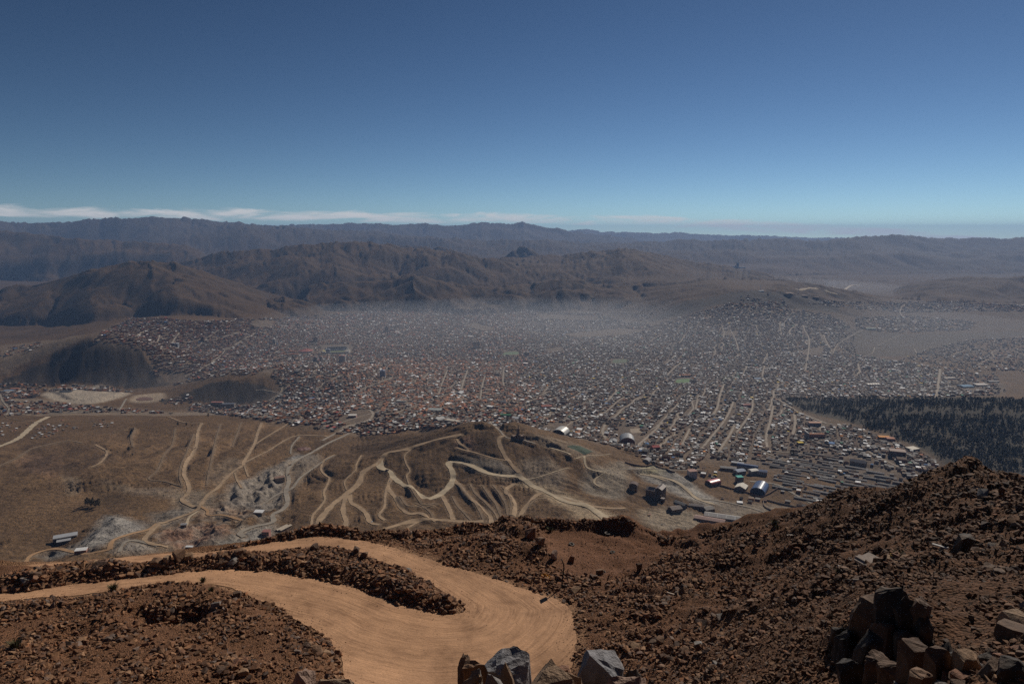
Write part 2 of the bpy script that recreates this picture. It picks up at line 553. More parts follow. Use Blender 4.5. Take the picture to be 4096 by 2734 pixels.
def zat(x, y):
    """height of the terrain grid (bilinear in its own cells)"""
    x = np.asarray(x, float); y = np.asarray(y, float)
    d, a = np.hypot(x, y), np.arctan2(x, y)
    fi = np.interp(d, DR, np.arange(NR)); fj = np.interp(a, AZ, np.arange(NC))
    i = np.clip(fi.astype(int), 0, NR - 2); j = np.clip(fj.astype(int), 0, NC - 2)
    u, v = fi - i, fj - j
    return (TZ[i, j] * (1 - u) * (1 - v) + TZ[i + 1, j] * u * (1 - v) + TZ[i, j + 1] * (1 - u) * v + TZ[i + 1, j + 1] * u * v)

DF = np.exp(np.linspace(math.log(900), math.log(60000), 9000))
def cast(px, py, dmin=900.0):
    """first terrain point under a photo pixel"""
    a, s = ray(px, py)
    d = DF[DF >= dmin]
    z = zat(d * math.sin(a), d * math.cos(a))
    k = np.nonzero(CAMZ - s * d <= z)[0]
    k = k[0] if len(k) else len(d) - 1
    return np.array([d[k] * math.sin(a), d[k] * math.cos(a), z[k]])

def P2(pts):  # enlarged picture of the mining hill -> photo pixels
    return [(1100 + 0.596 * x, 1650 + 0.596 * y) for x, y in pts]
def P1(pts):  # enlarged picture of the left slope -> photo pixels
    return [(0.596 * x, 1600 + 0.596 * y) for x, y in pts]
def P6(pts):  # enlarged picture of the right of the city -> photo pixels
    return [(2600 + 0.637 * x, 1300 + 0.637 * y) for x, y in pts]

# gullies on the near hills and on the steep dark hillsides beside the town
def px_poly_mask(poly_px, dmin=900.0):
    w = np.array([cast(px, py, dmin)[:2] for px, py in poly_px])
    return w
_dark1 = px_poly_mask([(-60, 1560), (20, 1515), (179, 1449), (300, 1390), (358, 1366), (430, 1368), (500, 1386), (560, 1398), (590, 1450), (640, 1500), (690, 1540), (477, 1550), (238, 1540)], 2900)
_dark2 = px_poly_mask([(620, 1605), (740, 1575), (840, 1535), (930, 1524), (1050, 1542), (1110, 1575), (1085, 1605), (960, 1618)], 2850)
dkm = in_poly(TX, TY, _dark1) | in_poly(TX, TY, _dark2)
TZ = erode(TZ, 190, 17, 1, midm * (1 - smooth(-0.01, 0.05, AA) * 0.5) * smooth(1050, 1250, DD), 79, 0.07)
TZ = erode(TZ, 105, 7, 4, midm * 0.7 + dkm * 0.22 + 0.7 * smooth(0.06, 0.16, np.hypot(*grads(TZ))) * smooth(3000, 3300, DD) * (1 - smooth(6300, 6800, DD)), 71)
TZ += midm * (fbm(TX / 70, TY / 70, 4, 31) * 3.2)

# old field terraces on the left slope
terr = smooth(1150, 1300, DD) * (1 - smooth(2400, 2600, DD)) * (1 - smooth(-0.29, -0.25, AA))
tz_ = TZ / 5.0 + 0.5 * fbm(TX / 160, TY / 160, 2, 37)
tf_ = tz_ - np.floor(tz_)
TZ += terr * 3.6 * (smooth(0.38, 0.62, tf_) - tf_) * (0.4 + 0.6 * smooth(-0.2, 0.3, fbm(TX / 220, TY / 220, 2, 39)))
# heaped tailings: flat tops with steep sides
def heap(poly_px, h, run=14.0, dmin=900.0):
    global TZ
    poly = resample(np.array([cast(px, py, dmin)[:2] for px, py in poly_px + poly_px[:1]]), 20.0)
    c = poly.mean(0); rad = np.hypot(*(poly - c).T).max() + 60
    r0, r1 = np.searchsorted(DR, np.hypot(*c) - rad), np.searchsorted(DR, np.hypot(*c) + rad)
    X, Y = TX[r0:r1], TY[r0:r1]
    X = X + 8 * fbm(X / 30, Y / 30, 3, 331); Y = Y + 8 * fbm(X / 30, Y / 30, 3, 337)
    ins = in_poly(X, Y, poly)
    d, _ = poly_dist(X, Y, poly, run * 1.2)
    TZ[r0:r1] += np.where(ins, h * smooth(0, run, d), 0)
heap(P1([(700, 780), (850, 790), (930, 840), (860, 890), (760, 900), (650, 960), (560, 990), (530, 960), (620, 880), (670, 820)]), 7, 34)
heap(P1([(790, 960), (850, 950), (900, 980), (860, 1010), (790, 1020)]), 9, 18)
heap(P1([(1180, 860), (1300, 850), (1350, 880), (1250, 920), (1150, 910)]), 7, 14)
heap(P1([(1560, 580), (1640, 570), (1680, 640), (1600, 690), (1540, 660)]), 9, 16)
heap(P1([(1800, 480), (1880, 460), (1900, 520), (1830, 580), (1770, 540)]), 8, 14)
heap(P1([(1690, 640), (1760, 620), (1800, 680), (1720, 710)]), 7, 14)
heap([(190, 1560), (330, 1548), (450, 1558), (500, 1575), (400, 1600), (270, 1600)], 9, 18, 2700)
heap([(2520, 1868), (2640, 1870), (2720, 1898), (2790, 1950), (2720, 1945), (2600, 1905)], 9, 20)
for k in range(9):
    a_ = P1([(1380 + 52 * k, 770 - 26 * k), (1420 + 52 * k, 760 - 26 * k), (1440 + 52 * k, 790 - 26 * k), (1390 + 52 * k, 800 - 26 * k)])
    heap(a_, 4 + (k % 3) * 1.5, 9)

rav = resample(np.array([cast(px, py)[:2] for px, py in P1([(560, 1000), (760, 960), (1000, 880), (1300, 740), (1480, 640), (1600, 540), (1800, 450), (1990, 350), (2100, 360), (1960, 480), (1960, 600), (1980, 720), (1860, 880), (1700, 980), (1000, 1010), (560, 1000)])]), 25.0)
rr0, rr1 = np.searchsorted(DR, 950), np.searchsorted(DR, 2100)
rmk = in_poly(TX[rr0:rr1], TY[rr0:rr1], rav)
rdist = poly_dist(TX[rr0:rr1], TY[rr0:rr1], rav, 40)[0]
TZ[rr0:rr1] += np.where(rmk, smooth(0, 35, rdist) * ((ridged(TX[rr0:rr1] / 46, TY[rr0:rr1] / 46, 3, 341) - 0.55) * 11), 0)
# (points, width m, colour key)
MIDROADS = [
 (P2([(1250, 140), (1100, 180), (950, 220), (850, 250), (760, 280), (710, 310), (690, 330), (640, 370), (590, 410), (560, 480), (480, 550), (400, 610), (330, 680), (270, 760)]), 11, 'buff'),
 (P2([(710, 310), (703, 350), (720, 380), (770, 400), (800, 440), (850, 480), (930, 530), (1000, 565), (1060, 570), (1120, 550), (1170, 500), (1195, 440), (1187, 390), (1168, 345), (1175, 318), (1210, 322), (1300, 355),
      (1420, 390), (1530, 425), (1640, 447), (1740, 490), (1830, 530), (1950, 590), (2100, 640), (2250, 720)]), 12, 'pale'),
 (P2([(790, 430), (762, 480), (765, 520), (800, 570), (850, 630), (900, 670), (980, 690), (1080, 725)]), 8, 'buff'),
 (P2([(752, 500), (740, 570), (735, 630), (700, 680), (740, 720)]), 5.5, 'buff'),
 (P2([(1545, 140), (1510, 150), (1503, 185), (1515, 230), (1550, 300), (1590, 360), (1638, 425)]), 8.5, 'buff'),
 (P2([(1220, 170), (1240, 210), (1290, 240), (1310, 262), (1400, 285), (1500, 310), (1560, 330)]), 5.5, 'buff'),
 (P2([(1220, 235), (1265, 250), (1310, 262)]), 6, 'buff'),
 (P2([(1120, 560), (1150, 610), (1180, 670), (1195, 715)]), 7, 'buff'),
 (P2([(1200, 450), (1250, 510), (1280, 570), (1340, 620), (1400, 660), (1440, 690), (1455, 735)]), 8, 'buff'),
 (P2([(1610, 475), (1560, 510), (1550, 550), (1580, 590), (1612, 630), (1600, 695)]), 7.5, 'buff'),
 (P2([(1785, 540), (1740, 580), (1680, 630), (1640, 700)]), 8, 'buff'),
 (P2([(505, 555), (510, 600), (560, 640), (610, 680), (640, 720), (700, 748)]), 7, 'buff'),
 (P2([(480, 560), (460, 620), (460, 680), (478, 730), (465, 765)]), 8, 'buff'),
 (P2([(580, 295), (545, 340), (540, 390), (470, 460), (480, 520)]), 3.5, 'buff'),
 (P2([(910, 240), (870, 290), (880, 340), (905, 390), (885, 440), (900, 485)]), 4, 'buff'),
 (P2([(400, 280), (330, 330), (310, 375), (345, 420), (365, 460), (330, 530), (335, 580), (300, 640), (255, 690), (245, 760)]), 5, 'buff'),
 (P2([(1310, 480), (1340, 560), (1400, 620), (1470, 680), (1500, 725)]), 4.5, 'brown'),
 (P2([(1390, 490), (1430, 570), (1480, 640), (1520, 700)]), 4.5, 'brown'),
 (P2([(1460, 490), (1510, 570), (1550, 640), (1562, 695)]), 4.5, 'brown'),
 (P2([(1190, 570), (1230, 630), (1290, 690), (1320, 730)]), 4, 'brown'),
 (P2([(1240, 480), (1290, 560), (1350, 640), (1400, 720)]), 4.5, 'brown'),
 (P2([(1520, 500), (1560, 560), (1585, 620), (1580, 690)]), 4.5, 'brown'),
 (P2([(840, 580), (880, 620), (960, 640), (1060, 640)]), 4.5, 'brown'),
 (P2([(900, 500), (980, 610), (1080, 620)]), 4.5, 'brown'),
 (P2([(1700, 640), (1760, 600), (1830, 590)]), 4.5, 'brown'),
 (P2([(940, 600), (1000, 640), (1050, 690), (1060, 712)]), 4, 'brown'),
 (P2([(2075, 290), (2090, 350), (2150, 400), (2215, 410), (2160, 432), (2142, 470), (2180, 512)]), 5, 'pale'),
 (P2([(1840, 230), (1950, 265), (1985, 292)]), 5, 'pale'),
 (P2([(2020, 300), (2120, 285), (2250, 290)]), 3.5, 'pale'),
 (P2([(1830, 530), (1900, 556), (2000, 596), (2100, 622), (2240, 640), (2349, 655)]), 7, 'buff'),
 (P2([(1850, 540), (1960, 570), (2080, 630), (2180, 690), (2230, 735)]), 8, 'pale'),
 (P2([(1690, 460), (1780, 430), (1860, 390), (1970, 378)]), 3, 'pale'),
 (P2([(730, 770), (800, 755), (950, 735), (1100, 720), (1260, 722), (1400, 735)]), 9, 'buff'),
 (P2([(860, 800), (900, 770), (960, 740)]), 6, 'buff'),
 (P1([(1355, 155), (1330, 210), (1320, 290), (1290, 370), (1250, 430), (1235, 490), (1250, 540), (1270, 590), (1250, 640), (1222, 680), (1300, 708), (1340, 720), (1290, 760), (1200, 790), (1080, 840), (1000, 900), (970, 940), (1020, 970), (1130, 992)]), 7.5, 'buff'),
 (P1([(1755, 155), (1730, 220), (1710, 290), (1670, 360), (1635, 410), (1630, 440), (1560, 490), (1500, 540), (1460, 590), (1400, 640), (1360, 680), (1340, 715)]), 7, 'buff'),
 (P1([(1935, 160), (1850, 210), (1720, 290)]), 6, 'buff'),
 (P1([(2230, 245), (2100, 235), (1990, 240), (1900, 280), (1800, 340), (1700, 390), (1640, 415)]), 6.5, 'buff'),
 (P1([(2010, 250), (1960, 300), (1950, 365)]), 5, 'grey'),
 (P1([(2349, 225), (2280, 255), (2200, 290), (2080, 360), (1960, 420), (1932, 480), (1940, 550), (1920, 610), (1930, 680), (1900, 740), (1832, 770), (1830, 822), (1700, 850), (1612, 880), (1640, 915)]), 10, 'grey'),
 (P1([(2245, 368), (2150, 430), (2030, 510), (1960, 580), (1860, 650), (1750, 700)]), 6, 'grey'),
 (P1([(1640, 440), (1652, 480), (1668, 510)]), 4.5, 'buff'),
 (P1([(1575, 490), (1590, 540), (1620, 580)]), 4, 'buff'),
 (P1([(325, 112), (250, 150), (180, 210), (100, 270), (-20, 318)]), 15, 'pale'),
 (P1([(-20, 445), (100, 395), (200, 335), (300, 303), (450, 275), (550, 290)]), 7, 'brown'),
 (P1([(640, 300), (700, 330), (718, 365), (680, 410), (610, 447)]), 6, 'buff'),
 (P1([(760, 222), (900, 200), (880, 260), (890, 320)]), 4.5, 'brown'),
 (P1([(120, 90), (300, 110), (550, 96), (750, 112), (900, 100), (1030, 108), (1200, 140), (1350, 155)]), 5.5, 'buff'),
 (P1([(1480, 160), (1450, 260), (1420, 400), (1400, 500), (1388, 565)]), 5, 'brown'),
 (P1([(1620, 150), (1590, 230), (1560, 312)]), 5, 'brown'),
 (P1([(1175, 195), (1155, 300), (1100, 370), (1060, 470), (1000, 522), (1110, 552), (1225, 580)]), 4, 'brown'),
 (P1([(1300, 230), (1260, 330), (1220, 430), (1205, 500), (1225, 580)]), 4, 'brown'),
 (P1([(735, 985), (755, 950), (820, 915), (900, 890), (1000, 868), (1060, 840)]), 8, 'orange'),
 (P1([(735, 985), (650, 1012), (560, 1025), (400, 1018), (220, 1060), (160, 1085)]), 7, 'orange'),
 (P1([(1340, 715), (1390, 735), (1400, 765), (1500, 785), (1620, 795)]), 6, 'orange'),
 (P1([(1060, 990), (960, 960), (880, 945), (830, 950), (800, 1010)]), 6, 'grey'),
 (P1([(1250, 840), (1270, 790), (1330, 750)]), 5, 'pale'),
 (P1([(0, 60), (40, 110), (130, 135), (300, 150), (480, 140), (760, 158)]), 4, 'brown'),
 (P1([(800, 70), (830, 20), (850, -10)]), 8, 'grey'),
 (P1([(40, 100), (60, 60), (20, 10), (0, -40)]), 7, 'grey'),
 (P1([(60, 55), (250, 75), (400, 88), (600, 80), (780, 78), (950, 85)]), 8, 'grey'),
 (P1([(1740, 60), (1830, 10), (1890, -60), (1890, -85)]), 9, 'pale'),
 (P1([(2010, 110), (2100, 155), (2200, 148), (2349, 160)]), 6, 'buff'),
 ([(2600, 1890), (2650, 1905), (2700, 1930), (2740, 1960), (2790, 1990), (2860, 2020)], 7, 'pale'),
 ([(2560, 1893), (2610, 1905), (2660, 1925)], 6, 'pale'),
 ([(2790, 1990), (2880, 2005), (3000, 2030), (3080, 2060)], 6, 'grey'),
 ([(3000, 1925), (3080, 1932), (3130, 1945), (3170, 1970), (3220, 2000), (3270, 2025)], 9, 'grey'),
 ([(2480, 1870), (2560, 1880), (2640, 1868), (2720, 1885), (2800, 1880)], 5, 'grey'),
]
CITYROADS = [
 (P6([(465, 370), (440, 440), (425, 510), (400, 560)]), 9, 'street'), (P6([(720, 255), (708, 310), (722, 355)]), 8, 'street'),
 (P6([(610, 255), (580, 320)]), 7, 'street'), (P6([(525, 480), (480, 580), (395, 690), (320, 775)]), 8, 'street'),
 (P6([(645, 470), (640, 530), (600, 600), (540, 680)]), 7, 'street'), (P6([(775, 505), (755, 600), (730, 700), (738, 775)]), 8, 'street'),
 (P6([(905, 560), (912, 620), (895, 690)]), 9, 'street'), (P6([(530, 630), (500, 690), (430, 795)]), 8, 'street'),
 (P6([(1822, 275), (1812, 360), (1795, 465)]), 11, 'street'), (P6([(790, 460), (860, 500), (920, 540), (1000, 575), (1110, 618)]), 10, 'street'),
 (P6([(250, 650), (200, 755)]), 7, 'street'), (P6([(180, 490), (60, 620), (0, 660)]), 7, 'street'), (P6([(305, 440), (285, 530)]), 7, 'street'),
 (P6([(1075, 600), (1065, 670)]), 8, 'street'), (P6([(975, 930 - 640), (1000, 100), (970, 30), (960, 0)]), 8, 'street'),
 (P6([(450, 0), (465, 40), (460, 80)]), 8, 'street'), (P6([(505, 30), (540, 100), (555, 160)]), 8, 'street'),
 (P6([(880, 60), (880, 30), (930, -5)]), 8, 'street'), (P6([(825, 60), (815, 0), (820, -20)]), 8, 'street'),
 (P6([(220, 60), (190, 110)]), 8, 'street'), (P6([(1090, 60), (1110, 110), (1145, 170)]), 8, 'street'),
 (P6([(1020, 85), (970, 110)]), 9, 'street'), (P6([(700, 790), (820, 800), (960, 805), (1010, 815)]), 7, 'street'),
 (P6([(1370, 795), (1480, 850), (1560, 890)]), 6, 'street'), (P6([(720, 800), (800, 830), (900, 850)]), 5, 'street'),
 (P6([(1150, 180), (1180, 120), (1280, 60), (1390, 0)]), 5, 'street'), (P6([(1210, 150), (1300, 200), (1390, 180), (1410, 140)]), 5, 'street'),
 (P6([(1430, 130), (1500, 95), (1580, 60)]), 5, 'street'), (P6([(1660, 150), (1690, 190), (1760, 200), (1900, 195)]), 6, 'street'),
 (P6([(1870, 200), (1930, 175), (2010, 150), (2060, 140)]), 5, 'street'), (P6([(2060, 250), (2120, 215), (2160, 200), (2150, 170), (2240, 150), (2349, 190)]), 6, 'street'),
 (P6([(2110, 260), (2240, 240), (2349, 255)]), 5, 'street'),
 (P6([(1590, -50), (1570, -90), (1600, -130)]), 9, 'street'), (P6([(1370, -60), (1440, -30), (1500, -20)]), 5, 'street'),
 ([(2140, 1780), (2080, 1760), (2000, 1720), (1960, 1690)], 5, 'street'),
 ([(1850, 1330), (1790, 1320), (1795, 1305)], 8, 'street'), ([(2560, 1260), (2590, 1290), (2560, 1320)], 8, 'street'), ([(2480, 1245), (2520, 1265), (2500, 1285)], 7, 'street'),
 ([(2630, 1240), (2660, 1222), (2700, 1190)], 6, 'street'), ([(1260, 1445), (1275, 1470), (1255, 1490), (1300, 1510)], 9, 'street'), ([(1480, 1225), (1500, 1240), (1470, 1255)], 8, 'street'),
 ([(900, 1400), (860, 1440), (800, 1480), (740, 1505)], 8, 'street'), ([(990, 1445), (1050, 1430), (1120, 1400)], 10, 'street'), ([(620, 1310), (560, 1335), (510, 1345)], 9, 'street'),
 ([(1030, 1330), (940, 1380), (900, 1400)], 8, 'street'), ([(640, 1340), (600, 1370)], 7, 'street'), ([(880, 1320), (820, 1360), (790, 1390)], 7, 'street'), ([(720, 1330), (690, 1370), (640, 1400)], 7, 'street'),
 ([(1790, 1480), (1770, 1530), (1755, 1575)], 8, 'street'), ([(1870, 1480), (1850, 1540), (1840, 1580)], 8, 'street'), ([(1945, 1490), (1930, 1540), (1920, 1600)], 8, 'street'), ([(2018, 1470), (2012, 1510), (2015, 1545)], 8, 'street'),
 ([(1715, 1490), (1690, 1520)], 7, 'street'), ([(2420, 1700), (2410, 1730), (2430, 1760)], 9, 'street'), ([(2650, 1690), (2600, 1740), (2550, 1780)], 8, 'street'), ([(2700, 1420), (2660, 1460)], 8, 'street'),
 ([(1385, 1705), (1450, 1690), (1490, 1665), (1480, 1640), (1440, 1640)], 10, 'street'), ([(1400, 1700), (1350, 1730), (1290, 1760)], 9, 'street'),
 ([(3330, 1150), (3400, 1144), (3440, 1142)], 30, 'pale'), ([(3150, 1161), (3210, 1158), (3270, 1154)], 34, 'pale'), ([(3300, 1160), (3320, 1170), (3350, 1178)], 22, 'pale'),
 ([(2100, 1249), (2250, 1248), (2400, 1250), (2560, 1250)], 9, 'street'),
]
road_geo = []
for pts, w, key in MIDROADS + CITYROADS:
    wp = np.array([cast(px, py, 6900.0 if w > 20 else 900.0) for px, py in pts])
    rs = resample(wp, 5.0)
    n = len(rs)
    k = min(15, max(3, n // 3 * 2 + 1))
    z = np.pad(rs[:, 2], k, mode='edge')
    rs[:, 2] = np.convolve(z, np.ones(2 * k + 1) / (2 * k + 1), 'valid')
    road_geo.append((rs, w, key))
# back streets of the town, each one running with the slope of its quarter
sr = np.random.default_rng(31)
spoly = [(900, 1330), (1450, 1300), (2500, 1310), (3000, 1260), (3300, 1300), (3250, 1420), (3600, 1480), (3100, 1600), (3250, 1690), (2700, 1790), (2300, 1760), (2100, 1700), (1500, 1690), (1200, 1640), (900, 1480)]
made = 0
while made < 78:
    a_, b_ = sr.uniform(900, 3600), sr.uniform(1270, 1780)
    if not in_poly(np.array([a_]), np.array([b_]), spoly)[0]:
        continue
    q = cast(a_, b_, 2000.0)
    th_ = R((22 if a_ > 2120 else 20) + sr.normal(0, 4)) + (math.pi / 2 if sr.uniform() < 0.12 else 0)
    L_ = sr.uniform(140, 480)
    t_ = np.linspace(-L_ / 2, L_ / 2, 7)
    xs, ys = q[0] + t_ * math.sin(th_) + sr.normal(0, 5, 7), q[1] + t_ * math.cos(th_) + sr.normal(0, 5, 7)
    rs = resample(np.c_[xs, ys, zat(xs, ys)], 6.0)
    road_geo.append((rs, sr.uniform(5.5, 8.5), 'street'))
    made += 1
# waste tipped out in long fingers below the haul road
for rs, w, key in road_geo:
    if key == 'brown' and 2 < len(rs) and w == 4.5:
        rs[:, 2] += 7.0 * np.sin(np.linspace(0.15, 1, len(rs)) * math.pi * 0.9)
# every road is a bench cut into the slope
lo, hi = np.searchsorted(DR, 950), np.searchsorted(DR, 2700)
subX, subY, subZ = TX[lo:hi], TY[lo:hi], TZ[lo:hi].copy()
roadness = np.zeros_like(TZ)
for rs, w, key in road_geo:
    if math.hypot(*rs[0][:2]) > 2800 or key == 'street' and math.hypot(*rs[0][:2]) > 2700:
        continue
    reach = w * 0.5 + 11
    d, par = poly_dist(subX, subY, rs, reach)
    m = d < reach
    zr = np.interp(par[m], np.arange(len(rs)), rs[:, 2])
    bl = 1 - smooth(w * 0.5 + 1.5, reach, d[m])
    subZ[m] = subZ[m] * (1 - bl) + zr * bl
    rd = roadness[lo:hi]
    rd[m] = np.maximum(rd[m], 1 - smooth(w * 0.5, w * 0.5 + 6, d[m]))
TZ[lo:hi] = subZ

ROADCOL = {'buff': (0.33, 0.235, 0.152), 'pale': (0.43, 0.35, 0.25), 'brown': (0.20, 0.142, 0.094), 'grey': (0.27, 0.235, 0.195), 'orange': (0.36, 0.225, 0.126), 'street': (0.30, 0.255, 0.21)}
road_mats = {}
for k_, c_ in ROADCOL.items():
    t_ = NT('dirt_' + k_, 0.95, 0.15)
    co = t_.coord()
    n1 = t_.noise(co, 0.05, 5, 0.6)
    n2 = t_.noise(co, 0.6, 3, 0.6)
    t_.base(t_.mix(1.0, t_.mix(1.0, c_, t_.ramp(n1, [(0.3, (0.72, 0.72, 0.72)), (0.7, (1.18, 1.16, 1.12))]), 'MULTIPLY'),
                   t_.ramp(n2, [(0.3, (0.85, 0.85, 0.85)), (0.7, (1.1, 1.1, 1.1))]), 'MULTIPLY'))
    road_mats[k_] = t_.m
def ribbon(rs, w, lift):
    tan = np.gradient(rs[:, :2], axis=0)
    tan /= np.hypot(tan[:, 0], tan[:, 1])[:, None] + 1e-9
    nrm = np.c_[-tan[:, 1], tan[:, 0]]
    n = len(rs)
    ww = w * (0.5 + 0.17 * perlin(np.arange(n) * 0.16, np.full(n, w), 3) + 0.09 * perlin(np.arange(n) * 0.55, np.full(n, w + 3), 4))
    vs_ = []
    for u in (-1, -0.5, 0, 0.5, 1):
        xy = rs[:, :2] + nrm * (ww * u)[:, None]
        z = zat(xy[:, 0], xy[:, 1]) + lift
        vs_.append(np.c_[xy, z])
    V = np.stack(vs_, 1).reshape(-1, 3)
    return V, grid_faces(n, 5)
for rs, w, key in road_geo:
    far_ = math.hypot(*rs[0][:2])
    V, F = ribbon(rs, w * (1.2 if key in ('buff', 'pale') and w > 6.5 else 1.0), 0.5 + far_ / 4000.0)
    me = np_mesh('dirt_road', V, F, True)
    nm = 'street' if key == 'street' else 'dirt_road'
    tag(link(nm, me, None, road_mats[key]), kind='structure')

# ------------------------------------------------------------------ soil colours, with hill shade and far haze put into the tint
GRASS = np.array((0.122, 0.076, 0.042))
tint = np.empty((NR, NC, 3)); tint[:] = GRASS
n_a = fbm(TX / 420, TY / 420, 5, 201)
n_b = fbm(TX / 90, TY / 90, 4, 203)
n_f = fbm(TX / 2600, TY / 2600, 5, 207)
tint *= (1 + 0.30 * n_a + 0.18 * n_b)[..., None]
tint *= (1.0 + 0.05 * (1 - smooth(2300, 2900, DD)))[..., None]
strip_ = smooth(-0.1, 0.35, perlin(TZ / 7.0, TX / 260, 221)) * terr
tint *= (1 + 0.30 * strip_)[..., None]
slope = np.hypot(*grads(TZ))
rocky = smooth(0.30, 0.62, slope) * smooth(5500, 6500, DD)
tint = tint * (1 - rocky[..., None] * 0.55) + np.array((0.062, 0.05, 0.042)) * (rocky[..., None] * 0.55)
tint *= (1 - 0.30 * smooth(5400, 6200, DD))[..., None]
dkk = dkm[..., None] * 0.9
tint = tint * (1 - dkk) + np.array((0.040, 0.032, 0.025)) * (1 + 0.5 * n_b[..., None]) * dkk  # dark tint carries the shade on these steep faces
farm = smooth(12000, 18000, DD)[..., None] * 0.6
tint = tint * (1 - farm) + np.array((0.062, 0.058, 0.056)) * (1 + 0.5 * n_f[..., None]) * farm  # distance haze put into the tint: far ranges greyer and darker
def patch(poly_px, col, amt=1.0, dmin=900.0, soft=14.0, wob=9.0):
    global tint
    poly = resample(np.array([cast(px, py, dmin)[:2] for px, py in poly_px + poly_px[:1]]), 25.0)
    c = poly.mean(0); rad = np.hypot(*(poly - c).T).max() + 60
    r0, r1 = np.searchsorted(DR, np.hypot(*c) - rad), np.searchsorted(DR, np.hypot(*c) + rad)
    X, Y = TX[r0:r1], TY[r0:r1]
    wx = X + wob * fbm(X / 25, Y / 25, 3, 301); wy = Y + wob * fbm(X / 25, Y / 25, 3, 307)
    ins = in_poly(wx, wy, poly)
    d, _ = poly_dist(wx, wy, poly, soft * 2)
    f = np.where(ins, 0.5 + 0.5 * smooth(0, soft, d), 0.5 - 0.5 * smooth(0, soft, d)) * amt
    f = (f * (1 + 0.25 * n_b[r0:r1]))[..., None].clip(0, 1)
    tint[r0:r1] = tint[r0:r1] * (1 - f) + np.array(col) * (1 + 0.22 * fbm(X / 16, Y / 16, 3, 311))[..., None] * f
CITYSOIL = (0.16, 0.125, 0.098)
patch([(360, 1372), (420, 1322), (520, 1282), (640, 1280), (1100, 1285), (1250, 1270), (1500, 1250), (2000, 1240), (2400, 1258), (2700, 1275), (2900, 1235), (3100, 1215), (3280, 1258), (3400, 1300), (3330, 1400), (3500, 1430), (3800, 1500),
       (3750, 1585), (3140, 1600), (3400, 1700), (3720, 1830), (3600, 1960), (3200, 2080), (2900, 2080), (2600, 1880), (2350, 1800), (2150, 1735), (1700, 1715), (1430, 1740), (1100, 1690), (750, 1640), (1000, 1620), (1130, 1550), (1080, 1500), (700, 1540), (600, 1430)],
      CITYSOIL, 0.85, 2000, 60, 30)
GREYT = (0.235, 0.21, 0.185)
